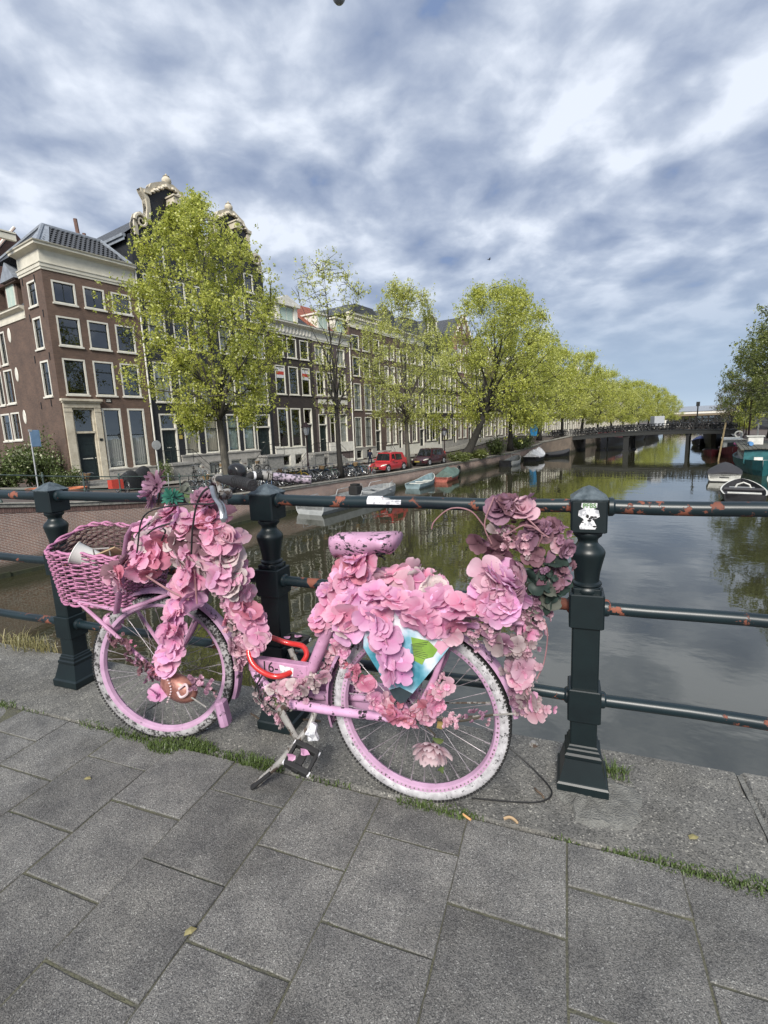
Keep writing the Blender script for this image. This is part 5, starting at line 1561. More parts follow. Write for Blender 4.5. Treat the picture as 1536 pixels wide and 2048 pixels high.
def city_bike(label, frame='bike_black', tyre='rubber', basket=False, group=None):
    r = thing('bicycle', label, 'bicycle', (0, 0, 0), 0, group)
    wm = wheel_mesh(.33, tyre)
    link('wheel', wm, r, (.53, 0, .345)); link('wheel', wm, r, (-.53, 0, .345))
    mb = MB()
    for a, b_, rr_ in (((-.05, 0, .29), (-.22, 0, .86), .017), ((-.05, 0, .29), (.33, 0, .66), .018), ((-.15, 0, .62), (.31, 0, .82), .016), ((.34, 0, .62), (.27, 0, .95), .019)):
        mb.tube([a, b_], rr_, 6)
    for y in (-.05, .05):
        mb.tube([(-.05, y * .6, .29), (-.53, y, .345)], .011, 5); mb.tube([(-.19, y * .4, .74), (-.53, y, .345)], .009, 5); mb.tube([(.34, y, .62), (.53, y, .345)], .013, 5)
        mb.tube([(-.2, y * 1.2, .72), (-.78, y * 1.2, .72), (-.53, y, .345)], .007, 4)
    mb.tube(arc_pts((-.53, 0, .345), .375, radians(10), radians(190), 10), .018, 4); mb.tube(arc_pts((.53, 0, .345), .375, radians(20), radians(150), 8), .016, 4)
    mb.build('frame', MAT[frame], r)
    mb = MB(); mb.tube([(.27, 0, .95), (.25, 0, 1.06)], .014, 5); mb.tube(catmull([(.02, -.30, 1.06), (.2, -.27, 1.1), (.28, -.12, 1.1), (.25, 0, 1.06), (.28, .12, 1.1), (.2, .27, 1.1), (.02, .30, 1.06)], 3), .012, 5)
    mb.build('handlebar', MAT['chrome'], r)
    mb = MB(); mb.tube([(-.36, 0, .93), (-.3, 0, .94), (-.2, 0, .94), (-.08, 0, .93)], [.04, .11, .08, .025], 8, flat=(.35, 1)); mb.tube([(-.22, 0, .86), (-.24, 0, .93)], .013, 5)
    mb.build('saddle', MAT['rubber' if frame != 'bike_grey' else 'saddle_brown'], r)
    mb = MB(); mb.tube([(-.05, -.08, .29), (.06, -.1, .16)], .01, 4); mb.box(.02, .12, -.20, -.10, .14, .17); mb.tube([(-.05, .08, .29), (-.16, .1, .42)], .01, 4); mb.box(-.22, -.12, .10, .20, .41, .44); mb.tube([(-.05, -.07, .29), (-.05, .07, .29)], .05, 8)
    mb.build('crank', MAT['chrome'], r)
    if basket:
        mb = MB(); mb.lathe([(.13, 0), (.19, .24)], 10, (.52, 0, .80), M=Matrix.Diagonal((1, 1.2, 1, 1)), caps=False); mb.build('basket', MAT['wicker_plain'], r)
    return r


BK = [city_bike('black city bicycle leaning in the crowded quayside row', 'bike_black', group='bicycles parked along the quay'),
      city_bike('grey city bicycle in the crowded quayside row', 'bike_grey', group='bicycles parked along the quay'),
      city_bike('dark green city bicycle in the crowded quayside row', 'bike_green', group='bicycles parked along the quay'),
      city_bike('black bicycle with a wicker basket in the crowded quayside row', 'bike_black', basket=True, group='bicycles parked along the quay'),
      city_bike('dark blue city bicycle in the crowded quayside row', 'bike_blue', group='bicycles parked along the quay'),
      city_bike('yellow city bicycle standing by the street lamp', 'bike_yellow', group='bicycles parked along the quay'),
      city_bike('bicycle with white tyres beside the second tree', 'bike_black', 'tyre_white', group='bicycles parked along the quay'),
      city_bike('red bicycle with white tyres in front of the red car', 'bike_red', 'tyre_white', group='bicycles parked along the quay')]
used = set()
def put_bike(k, s, t_, rz, lean=.0, label=None, group=None, z=None):
    loc = W(s, t_, (qz(s) if z is None else z)); rot = (lean, 0, TH + rz)
    if k not in used:
        used.add(k); o = BK[k]; o.location = loc; o.rotation_euler = rot
    else:
        o = copy_tree(BK[k], None, loc, rot)
    if label: o['label'] = label
    if group: o['group'] = group
    return o
rng = random.Random(5)
s = 15.6; i = 0
while s < 31.0:
    if not (17.2 < s < 18.0 or 27.4 < s < 28.2):
        k = 5 if abs(s - 23.35) < .22 and 5 not in used else (0, 1, 3, 0, 4, 2, 0, 1)[i % 8]
        put_bike(k, s, 22.75 + rng.uniform(-.15, .35), -pi / 2 + rng.uniform(-.25, .25) if i % 3 else pi / 2 + rng.uniform(-.2, .2), rng.uniform(-.15, .15))
        i += 1
    s += rng.uniform(.27, .40)
put_bike(6, 29.3, 22.35, .55, .1); put_bike(6, 29.75, 22.5, .6, .1, 'second bicycle with white tyres, behind the first one beside the second tree'); put_bike(7, 31.5, 22.3, .45, .08)
for j, (s, t_, a) in enumerate(((21.3, 30.9, .2), (22.1, 31.2, .9), (23.6, 31.5, .3), (24.6, 31.4, 1.2), (25.5, 31.3, .6), (26.3, 31.6, 1.3), (27.5, 31.2, .5), (28.2, 31.4, 1.1))):
    put_bike((0, 1, 0, 3)[j % 4], s, t_, a + .6, .05, '%s bicycle parked before the black houses' % ('black', 'grey', 'black', 'basket carrying')[j % 4], 'bicycles parked before the black houses', z=qz(s) + .1)
for j, (s, t_, a) in enumerate(((11.9, 26.3, 1.2), (13.7, 26.4, 1.5), (16.9, 28.6, .3))):
    put_bike((3, 0, 1)[j], s, t_, a, .06, ('black basket bicycle parked left of the corner house door', 'black bicycle parked at the corner house steps', 'grey bicycle leaning on the covered scooter')[j], 'bicycles by the corner house')
# far bridge: too small to show their parts
mb = MB()
for x in (.53, -.53): mb.tube([(x + .33 * cos(2 * pi * k / 12), 0, .345 + .33 * sin(2 * pi * k / 12)) for k in range(12)], .035, 4, closed=True)
for a, b_ in (((-.05, .29), (-.22, .9)), ((-.05, .29), (.33, .66)), ((-.15, .62), (.31, .82)), ((.53, .345), (.27, 1.06)), ((-.53, .345), (-.05, .29)), ((-.53, .345), (-.19, .74)), ((-.75, .74), (-.2, .74))): mb.tube([(a[0], 0, a[1]), (b_[0], 0, b_[1])], .042, 4)
mb.box(-.36, -.1, -.08, .08, .91, .97); mb.box(.1, .3, -.28, .28, 1.03, 1.09)
small = mb.mesh('bicycle', MAT['bike_black'], fix=False)
rng = random.Random(8)
t_ = 18.6; k = 0
while t_ > -2.6:
    o = link('bicycle', small, None, W(BR2(t_) + .75, t_, deckz(t_) + .02), (rng.uniform(-.1, .1), 0, TH + pi / 2 + (rng.uniform(-.5, .5) if k % 4 else rng.uniform(.6, 1.1))))
    tag(o, 'dark bicycle parked along the railing of the far bridge', 'bicycle', 'bicycles on the far bridge'); k += 1
    t_ -= rng.uniform(.34, .58)
t_ = 17.6
while t_ > -2.4:
    o = link('bicycle', small, None, W(BR2(t_) + 7.9, t_, deckz(t_) + .02), (rng.uniform(-.1, .1), 0, TH + pi / 2 + rng.uniform(-.5, .5)))
    tag(o, 'dark bicycle parked along the far side railing of the far bridge', 'bicycle', 'bicycles on the far side of the far bridge')
    t_ -= rng.uniform(.5, .95)
rng = random.Random(12)
for j in range(10):
    s = 84 + j * .8
    o = link('bicycle', small, None, W(s, 22.6 - .2 * (j % 2), qz(s)), (0, 0, TH + pi / 2 + rng.uniform(-.4, .4))); tag(o, 'dark bicycle in the cluster at the left end of the far bridge', 'bicycle', 'bicycles at the end of the far bridge')
pm('deck_grey2', (.42, .44, .47), (.32, .34, .37), 3, .6)
# pale box van on the bridge
v = thing('box_van', 'pale grey box van crossing the far bridge', 'van', W(BR2(7.6) + 6.5, 7.6, deckz(7.6)), TH - pi / 2 + .55)
v.scale = (.42, .7, .74)
mb = MB(); mb.cbox(-2.2, 1.6, -1.0, 1.0, .75, 3.0, .06); mb.build('box', MAT['deck_grey2'], v)
mb = MB(); mb.prism([(1.65, .45), (3.2, .45), (3.3, 1.2), (2.75, 2.05), (1.65, 2.1)], -.95, .95); mb.box(-2.2, 1.65, -.8, .8, .45, .75); mb.build('cab', MAT['white_paint'], v)
mb = MB(); mb.prism([(2.98, 1.25), (3.27, 1.25), (2.78, 2.0), (2.3, 2.0), (2.2, 1.3)], -.965, .965); mb.build('window', MAT['frame_dark'], v)
for x in (-1.3, 2.5):
    for y in (-.9, .9):
        mb = MB(); mb.lathe([(.36, -.12), (.36, .12)], 14, (x, y, .36), M=Matrix.Rotation(pi / 2, 4, 'X')); mb.build('wheel', MAT['rubber'], v)

# ------------------------------------------------------------------ boats
for nm, c, c2, rg in (('alu', (.42, .44, .45), (.30, .32, .33), .4), ('hull_blue', (.24, .33, .36), (.15, .21, .23), .6), ('hull_red', (.42, .13, .10), (.28, .08, .06), .6), ('tarp_green', (.11, .17, .15), (.07, .11, .10), .8),
                      ('hull_white', (.66, .66, .62), (.50, .50, .46), .5), ('hull_black', (.014, .015, .018), (.008, .008, .010), .45), ('tarp_black', (.040, .040, .046), (.026, .026, .030), .75), ('tarp_white', (.72, .72, .74), (.5, .5, .52), .7),
                      ('hull_teal', (.025, .14, .155), (.015, .085, .095), .5), ('tarp_navy', (.03, .05, .16), (.02, .03, .10), .7), ('hull_maroon', (.13, .025, .03), (.08, .015, .02), .5), ('deck_grey', (.30, .31, .31), (.20, .21, .21), .8),
                      ('roof_planks', (.13, .13, .11), (.07, .07, .06), .9), ('hull_ochre', (.40, .34, .20), (.28, .24, .14), .7), ('light_blue', (.10, .28, .55), (.08, .22, .45), .6), ('pink_plastic', (.75, .20, .42), (.6, .16, .34), .5), ('wood_pole', (.46, .36, .20), (.30, .23, .13), .8)):
    pm(nm, c, c2, 3, rg)


def hull(L_, B, Hh, stern=.8, rise=.5, wall=.05, floor=.25, n=16, bowp=.62, draft=.25):
    """open boat hull, bow towards +x, waterline at z 0: outer skin, gunwale, inner skin, floor"""
    st_ = []
    for i in range(n + 1):
        f = i / n; x = -L_ / 2 + L_ * f
        b_ = B / 2 * (stern + (1 - stern) * min(1, f / .35) ** .7 if f < .35 else (max(0, 1 - ((f - .35) / .65) ** 2.2)) ** bowp)
        zs = Hh + rise * max(0, (f - .35) / .65) ** 2
        st_.append((x, max(b_, .012), zs))
    V = []
    for (x, b_, z) in st_:
        bi = max(b_ - wall, .006); fl = min(floor, z - .05)
        V += [(x, 0, -draft), (x, -b_ * .72, -draft * .6), (x, -b_ * .94, z * .35), (x, -b_, z), (x, -bi, z), (x, -bi * .92, fl), (x, bi * .92, fl), (x, bi, z), (x, b_, z), (x, b_ * .94, z * .35), (x, b_ * .72, -draft * .6)]
    m_ = 11; F_ = []; M_ = []
    for i in range(n):
        for j in range(m_):
            k = (j + 1) % m_
            F_.append((i * m_ + j, i * m_ + k, i * m_ + m_ + k, i * m_ + m_ + j)); M_.append({3: 1, 7: 1, 4: 2, 5: 2, 6: 2}.get(j, 0))
    F_.append((0, 1, 2, 3, 8, 9, 10)); M_.append(0); F_.append((4, 5, 6, 7)); M_.append(2); F_.append((3, 4, 7, 8)); M_.append(1)
    mb = MB(); mb.v = V; mb.f = F_; mb.m = M_
    return mb, st_


def boat(name, label, s, t_, rz, L_, B, Hh, mats, cat='boat', **k):
    r = thing(name, label, cat, W(s, t_, WATER), TH + rz)
    mb, st_ = hull(L_, B, Hh, **k)
    mb.build('hull', [MAT[x] for x in mats], r)
    return r, st_


def bench(r, x, w, z, mat, d=.28):
    mb = MB(); mb.box(x - d / 2, x + d / 2, -w / 2, w / 2, z, z + .05); mb.build('bench', MAT[mat], r)


def cover(r, st_, ridge, mat, f0=0, f1=1.0, over=.05, name='cover', peak=None):
    """tarpaulin over the gunwale with a sagging ridge"""
    mb = MB(); n = len(st_) - 1; V = []
    idx = [i for i in range(n + 1) if f0 <= i / n <= f1]
    for q, i in enumerate(idx):
        x, b_, z = st_[i]; f = q / max(1, len(idx) - 1)
        rz_ = (peak(f) if peak else sin(pi * min(1, max(0, f * .9 + .05))) ** .6) * ridge
        V += [(x, -b_ - over, z - .12), (x, -b_ - over, z + .02), (x, -b_ * .45, z + rz_ * .72), (x, 0, z + rz_), (x, b_ * .45, z + rz_ * .72), (x, b_ + over, z + .02), (x, b_ + over, z - .12)]
    F_ = [(i * 7 + j, i * 7 + j + 1, i * 7 + 8 + j, i * 7 + 7 + j) for i in range(len(idx) - 1) for j in range(6)]
    F_ += [tuple(range(7)), tuple((len(idx) - 1) * 7 + j for j in range(6, -1, -1))]
    mb.add(V, F_); return mb.build(name, MAT[mat], r, smooth=True)


b1, st_ = boat('work_boat', 'long open aluminium boat moored along the near left quay wall', 26.3, 20.1, .06, 10.2, 2.3, .62, ('alu', 'alu', 'deck_grey'), stern=.95, rise=.18, floor=.3, bowp=.4)
for y in (-1, 1):
    mb = MB(); mb.tube([(-4.6, y, .62), (-4.6, y, .92), (-3.0, y, .95), (-2.8, y, .64)], .022, 5); mb.tube([(-1.0, y, .62), (-.8, y, .95), (2.2, y, 1.0), (2.4, y, .66)], .022, 5); mb.tube([(3, y * .9, .7), (3.2, y * .85, 1.0), (4.2, y * .5, 1.05)], .022, 5); mb.build('handrail', MAT['alu'], b1)
mb = MB(); mb.cbox(-.5, .3, -.35, .35, .55, 1.15, .08); mb.box(-.35, .1, -.25, .25, 1.15, 1.3); mb.build('engine', MAT['rubber'], b1)
for x in (-3.4, 1.6, 3.2): bench(b1, x, 1.9, .5, 'alu')
b2, st_ = boat('rowing_boat', 'blue grey rowing boat moored between the aluminium boat and the red boat', 36.0, 20.35, .12, 4.4, 1.7, .42, ('hull_blue', 'hull_white', 'hull_blue'))
for x in (-1.2, 0, 1.1): bench(b2, x, 1.3 if x < 1 else .8, .32, 'hull_white')
b3, st_ = boat('rowing_boat', 'red boat with a green tarpaulin tent moored by the left quay', 41.0, 20.4, .15, 4.6, 1.7, .45, ('hull_red', 'hull_white', 'hull_red'))
cover(b3, st_, .75, 'tarp_green', .15, .9, peak=lambda f: .35 + .75 * max(0, 1 - abs(f - .35) / .6))
b4, st_ = boat('dinghy', 'white open dinghy with a dark stern moored by the left quay', 58.5, 20.4, .05, 5.2, 1.9, .55, ('hull_white', 'hull_white', 'deck_grey'))
mb = MB(); mb.tube([(1.6, -.5, .8), (1.5, -.5, 1.3), (1.5, .5, 1.3), (1.6, .5, .8)], .03, 5); mb.build('hoop', MAT['hull_white'], b4); bench(b4, -.8, 1.5, .42, 'deck_grey')
mb = MB(); mb.cbox(-3.1, -2.4, -.7, .7, -.1, .7, .1); mb.build('engine', MAT['hull_black'], b4)
b5, st_ = boat('sloop', 'black sloop under a white cover with two peaks', 66.5, 19.9, .05, 6.2, 2.2, .6, ('hull_black', 'hull_black', 'hull_black'))
cover(b5, st_, .9, 'tarp_white', .1, .95, peak=lambda f: .35 + .65 * abs(sin(pi * f * 2)))
b6, st_ = boat('sloop', 'low dark covered boat moored at the abutment wall', 73.6, 18.9, -.5, 5.0, 1.9, .45, ('hull_black', 'hull_black', 'hull_black'))
cover(b6, st_, .3, 'tarp_black')
for i, (s, t_, L_, B, lb, top) in enumerate(((106, 17.0, 20, 4.8, 'black houseboat with white rail stripe and reddish cabin behind the near bridge pier', 'hull_maroon'), (131, 16.0, 18, 4.6, 'black houseboat with white rail stripe and white cabin, second behind the far bridge', 'hull_white'), (154, 14.8, 18, 4.6, 'grey houseboat, third behind the far bridge', 'deck_grey'))):
    b7, st_ = boat('houseboat', lb, s, t_, pi, L_, B, 1.5, ('hull_black', 'tarp_white', 'deck_grey'), stern=.7, rise=.8, wall=.18, floor=1.2, draft=.5)
    mb = MB(); mb.cbox(-L_ * .38, L_ * .2, -B * .33, B * .33, 1.2, 2.7, .06); cb_ = mb.build('cabin', MAT[top], b7)
    for x in range(5):
        mb = MB(); mb.box(-L_ * .33 + x * 2.1, -L_ * .33 + x * 2.1 + 1.1, -B * .33 - .02, B * .33 + .02, 1.75, 2.35); mb.build('window', MAT['glass'], cb_)
# right bank
b8, st_ = boat('motor_boat', 'white motor boat under a taut black cover, stern towards the bridge', 48.0, -.95, -.02, 6.4, 2.25, .62, ('hull_white', 'hull_white', 'deck_grey'), stern=.92, rise=.25)
cover(b8, st_, .62, 'tarp_black', 0, .8, .03, peak=lambda f: .25 + .75 * min(1, f * 2.6) * (1 if f < .7 else 1 - (f - .7)))
mb = MB(); mb.box(-3.25, -3.19, -.95, .95, -.02, .08); mb.box(-3.22, -3.205, -.3, .3, .33, .40); mb.build('trim', MAT['hull_black'], b8)
for y in (-.98, .98): mb = MB(); mb.tube([(-3.1, y, .5), (-3.1, y, .2)], .06, 6); mb.build('fender', MAT['hull_black'], b8)
b9, st_ = boat('sloop', 'black open sloop with a pale gunwale and round console hoop, nearest on the right', 36.6, -1.7, .0, 5.6, 2.3, .55, ('hull_black', 'hull_white', 'tarp_black'), stern=.86, rise=.35, wall=.08, floor=.22)
mb = MB(); mb.tube([(-.2, .42, .55), (-.2, .3, .82), (-.2, 0, .95), (-.2, -.3, .82), (-.2, -.42, .55)], .05, 6); mb.build('console_hoop', MAT['hull_white'], b9)
mb = MB(); mb.tube([(-1.0, -.95, .62), (-1.0, .95, .62)], .11, 8); mb.build('cushion', MAT['tarp_black'], b9); bench(b9, -1.9, 1.6, .5, 'hull_white', .35); bench(b9, 1.2, 1.3, .45, 'deck_grey', .5)
b10, st_ = boat('barge', 'teal houseboat barge with white windowed cabin and plank roof', 59.5, -3.5, pi, 19, 3.5, .95, ('hull_teal', 'hull_teal', 'deck_grey'), stern=.6, rise=.35, wall=.12, floor=.75, draft=.5)
mb = MB(); mb.cbox(-8.4, 6.4, -1.15, 1.15, .75, 2.0, .05); cb_ = mb.build('cabin', [MAT['hull_white']], b10)
mb = MB(); mb.box(6.41, 6.46, -1.18, 1.18, .78, 1.98); mb.build('end_wall', MAT['hull_teal'], cb_)
for k in range(9):
    mb = MB(); mb.box(-8.0 + k * 1.6, -7.1 + k * 1.6, -1.17, 1.17, 1.25, 1.8); mb.build('window', MAT['glass'], cb_)
for k in range(10):
    mb = MB(); y0 = -1.45 + k * .29; mb.box(-8.7, 6.75, y0, y0 + .27, 2.0 + .08 * (1 - abs(y0 + .14)), 2.1 + .08 * (1 - abs(y0 + .14))); mb.build('plank', MAT['roof_planks'], cb_)
mb = MB(); mb.cbox(7.0, 8.0, -.6, .6, .75, 1.15, .05); mb.box(7.1, 7.5, -.5, .1, 1.15, 1.4); mb.build('deck_box', MAT['hull_white'], b10)
mb = MB(); mb.tube([(1.5, -.6, 2.35), (3.2, -.55, 2.35)], .18, 10); tag(mb.build('rolled_mat', MAT['light_blue'], None, loc=W(59.5, -3.5, WATER), rot=(0, 0, TH + pi)), 'rolled light blue mat lying on the plank roof of the teal barge', 'mat')
mb = MB(); mb.cbox(-1.2, .4, -.7, .5, 2.12, 2.9, .05); mb.box(-1.3, .5, -.8, .6, 2.9, 2.98); tag(mb.build('deck_locker', MAT['hull_white'], None, loc=W(59.5, -3.5, WATER), rot=(0, 0, TH + pi)), 'white locker on the roof of the teal barge', 'locker')
b11, st_ = boat('motor_boat', 'white boat with a tubular railing cut by the right edge', 40.0, -4.3, .0, 8.2, 2.5, .75, ('hull_ochre', 'hull_white', 'hull_white'), stern=.85, rise=.45, floor=.62)
mb = MB(); hr = [(x, b_ * .92, z + .42) for x, b_, z in st_[1:15]]; mb.tube(hr, .03, 5)
for x, y, z in hr[::2]: mb.tube([(x, y, z - .45), (x, y, z)], .022, 5)
hr = [(x, -y, z) for x, y, z in hr]; mb.tube(hr, .03, 5)
for x, y, z in hr[::2]: mb.tube([(x, y, z - .45), (x, y, z)], .022, 5)
mb.build('handrail', MAT['alu'], b11)
mb = MB(); mb.cbox(-2.0, 1.0, -.8, .8, .62, 1.3, .15); mb.build('cabin', MAT['hull_white'], b11)
b12, st_ = boat('motor_boat', 'small boat under a navy blue cover beyond the far bridge', 104, 1.9, pi, 7, 2.7, .8, ('hull_black', 'hull_white', 'deck_grey'))
cover(b12, st_, .9, 'tarp_navy', .0, .8)
b13, st_ = boat('barge', 'large black barge with a high bow beyond the right end of the far bridge', 103, -.4, pi, 22, 4.0, 1.9, ('hull_black', 'hull_black', 'deck_grey'), rise=1.0, wall=.15, floor=1.5, draft=.4)
cover(b13, st_, .5, 'tarp_black', .05, .8)
b14, st_ = boat('sloop', 'low maroon boat with a pale gunwale in front of the black barge', 77.5, .1, pi, 7.5, 2.0, .6, ('hull_maroon', 'deck_grey', 'hull_black'), rise=.3)
bench(b14, 0, 1.5, .5, 'deck_grey')
b15, st_ = boat('cabin_cruiser', 'maroon cabin boat with white roof moored behind the teal barge', 77, -2.0, pi, 12, 2.8, .9, ('hull_maroon', 'hull_maroon', 'deck_grey'), rise=.5, floor=.75)
mb = MB(); mb.cbox(-4.5, 2.5, -.95, .95, .75, 2.0, .08); cb_ = mb.build('cabin', MAT['hull_white'], b15)
mb = MB(); mb.box(-4.8, 2.9, -1.1, 1.1, 2.0, 2.12); mb.build('roof', MAT['hull_white'], cb_); mb = MB(); mb.box(2.5, 2.53, -.5, .5, 1.0, 1.7); mb.build('window', MAT['frame_dark'], cb_)
mb = MB(); mb.lathe([(.0, 0), (.22, .06), (.26, .2), (.16, .36), (0, .42)], 9); mb.tube([(0, 0, .0), (0, 0, -.6)], .03, 5); tag(mb.build('flamingo_float', MAT['pink_plastic'], None, loc=W(72.0, -2.3, WATER + 1.5)), 'bright pink float standing on the maroon cabin boat', 'float')
for (s, t_, z0, z1, dx_, r_, lb, mt_) in ((67, -.6, WATER - .5, .55, .5, .09, 'tilted tan mooring pole behind the black covered motor boat', 'wood_pole'), (68, -4.0, WATER - .5, .35, .05, .08, 'white mooring pole beside the teal barge', 'hull_white'), (78.5, -3.0, WATER - .5, -.9, 0, .12, 'short grey mooring post by the maroon cabin boat', 'deck_grey'), (88.5, 14.6, WATER - .5, -1.4, 0, .10, 'grey mooring pole before the black houseboat', 'deck_grey')):
    mb = MB(); mb.tube([(0, 0, z0), (dx_ * NC.x * -1, dx_ * .2, z1)], r_, 7); tag(mb.build('mooring_pole', MAT[mt_], None, loc=W(s, t_, 0)), lb, 'pole')
mb = MB(); mb.tube([(.42 * cos(2 * pi * k / 16), 0, .42 * sin(2 * pi * k / 16)) for k in range(16)], .11, 7, closed=True); tag(mb.build('life_ring', MAT['hull_white'], None, loc=W(84, -2.9, -1.3), rot=(0, 0, TH + pi / 2)), 'white ring hanging at the right end of the far bridge', 'life ring')
mb = MB(); mb.tube([(.30 * cos(2 * pi * k / 14), 0, .30 * sin(2 * pi * k / 14)) for k in range(14)], .10, 7, closed=True); tag(mb.build('tyre_fender', MAT['rubber'], None, loc=W(45.2, 21.32, -3.1), rot=(0, 0, TH)), 'black tyre hanging on the quay wall past the red boat', 'tyre')

# ------------------------------------------------------------------ cars
def car(label, s, t_, rz, L_, Wd, Hh, paint, plate='yellow_plate', suv=False):
    r = thing('parked_car', label, 'car', W(s, t_, qz(s)), TH + rz)
    a = L_ / 2; hb = Hh * .56
    # body sections along x: (x, half width, bottom, top)
    sec = [(-a, Wd * .40, .42, .78), (-a + .12, Wd * .47, .30, hb * .98), (-a + .5, Wd * .5, .24, hb + .02), (-.3, Wd * .5, .22, hb), (a - 1.35, Wd * .5, .22, hb - .04), (a - .75, Wd * .49, .22, hb - .14), (a - .2, Wd * .45, .26, hb - .30), (a, Wd * .38, .34, hb - .42)]
    mb = MB(); V = []
    for x, w, z0, z1 in sec:
        V += [(x, -w * .92, z0), (x, -w, z0 + .16), (x, -w, (z0 + z1) / 2 + .05), (x, -w * .93, z1 - .03), (x, -w * .72, z1 + .015), (x, w * .72, z1 + .015), (x, w * .93, z1 - .03), (x, w, (z0 + z1) / 2 + .05), (x, w, z0 + .16), (x, w * .92, z0)]
    n = 10; F_ = []
    for i in range(len(sec) - 1):
        for j in range(n):
            F_.append((i * n + j, i * n + (j + 1) % n, i * n + n + (j + 1) % n, i * n + n + j))
    F_ += [tuple(range(n - 1, -1, -1)), tuple((len(sec) - 1) * n + j for j in range(n))]
    mb.add(V, F_); body = mb.build('body', MAT[paint], r, smooth=True)
    rx = [(-a + .35, hb - .02, .90), (-a + .62, Hh - .10, .76), (-.35, Hh, .76), (.45, Hh - .05, .74), (a - 1.25, hb - .06, .88)]
    V = []; wk = Wd / 2
    for x, z, k in rx: V += [(x, -wk * k, z), (x, wk * k, z)]
    mb = MB(); base = [(rx[0][0], -wk * .93, hb - .06), (rx[0][0], wk * .93, hb - .06), (rx[-1][0], -wk * .93, hb - .1), (rx[-1][0], wk * .93, hb - .1)]
    mb.add(V + base, [(0, 1, 3, 2), (2, 3, 5, 4), (4, 5, 7, 6), (6, 7, 9, 8), (0, 2, 4, 6, 8, 12, 10), (1, 11, 13, 9, 7, 5, 3)]); mb.build('roof', MAT[paint], r, smooth=True)
    # windows a little proud of the cabin shell
    def off(x0, z0, x1, z1, x2, z2, x3, z3, sgn):
        pts = []
        for x, z in ((x0, z0), (x1, z1), (x2, z2), (x3, z3)):
            f = (z - (hb - .06)) / (Hh - hb + .06); pts.append((x, sgn * (wk * (.935 - .175 * f) + .012), z))
        return pts
    zt = Hh - .16; zl = hb + .05
    for sgn in (-1, 1):
        for q in ((-.02, zl, .02, zt, .42, zt - .02, a - 1.5, zl - .02), (-a + .95, zl, -a + .98, zt - .04, -.12, zt, -.10, zl)):
            mb = MB(); mb.quad(*off(*q, sgn)); mb.build('side_window', MAT['car_glass'], r)
    mb = MB(); x0, z0, x1, z1 = .55, Hh - .10, a - 1.30, hb + .0
    d = .02; mb.quad((x0 + d, -wk * .68, z0), (x0 + d, wk * .68, z0), (x1 + d, wk * .80, z1), (x1 + d, -wk * .80, z1)); mb.build('windscreen', MAT['car_glass'], r)
    mb = MB(); mb.quad((-a + .345, -wk * .8, hb + .1), (-a + .345, wk * .8, hb + .1), (-a + .56, wk * .7, Hh - .2), (-a + .56, -wk * .7, Hh - .2)); mb.build('rear_window', MAT['car_glass'], r)
    for x in (-a + .78, a - .82):
        for sgn in (-1, 1):
            M_ = Matrix.Rotation(pi / 2, 4, 'X')
            mb = MB(); mb.lathe([(.20, -.11), (.325, -.10), (.335, -.05), (.335, .05), (.325, .10), (.20, .11)], 18, M=M_); w = mb.build('wheel', MAT['rubber'], r, loc=(x, sgn * (wk - .10), .335))
            mb = MB(); mb.lathe([(.20, -.112), (.195, -.122), (.05, -.105), (0, -.115)] if sgn > 0 else [(0, .115), (.05, .105), (.195, .122), (.20, .112)], 14, M=M_, caps=False)
            for k in range(5): mb.box(-.025, .025, .06, .19, -.02 + sgn * .0, .02, M=Matrix.Rotation(k * 2 * pi / 5, 4, 'Y') @ Matrix.Translation((0, -sgn * -.118, 0)) @ Matrix.Rotation(pi / 2, 4, 'X'))
            mb.build('rim', MAT['rim_silver'], w)
            mb = MB(); mb.tube(arc_pts((x, sgn * (wk + .002), .335), .36, radians(5), radians(175), 10), .018, 4); mb.build('wheel_arch', MAT['rubber'], r)
    for sgn in (-1, 1):
        mb = MB(); mb.tube([(a - .16, sgn * wk * .62, hb - .36), (a - .32, sgn * wk * .80, hb - .29), (a - .62, sgn * wk * .93, hb - .24)], [.07, .095, .05], 8, flat=(.8, 1.1)); mb.build('headlight', MAT['headlight'], r)
        mb = MB(); mb.box(-a + .02, -a + .16, sgn * wk * .66 - .1, sgn * wk * .66 + .1, .72, hb + .05 + (.25 if suv else .1)); mb.build('tail_light', MAT['red_paint'], r)
        mb = MB(); mb.cbox(a - 1.55, a - 1.38, sgn * (wk + .07) - .09, sgn * (wk + .07) + .09, hb + .02, hb + .16, .03); mb.build('wing_mirror', MAT[paint], r)
        mb = MB(); mb.box(-.2, .0, sgn * (wk * .985), sgn * (wk + .015), hb - .2, hb - .16); mb.box(-a + .95, -a + 1.12, sgn * wk * .985, sgn * (wk + .015), hb - .2, hb - .16); mb.build('door_handle', MAT['rubber'], r)
    mb = MB(); mb.cbox(a - .12, a + .03, -wk * .55, wk * .55, .34, .52, .03); mb.build('grille', MAT['rubber'], r)
    mb = MB(); mb.box(a + .031, a + .045, -.26, .26, .40, .51); mb.build('number_plate', MAT[plate], r)
    return r


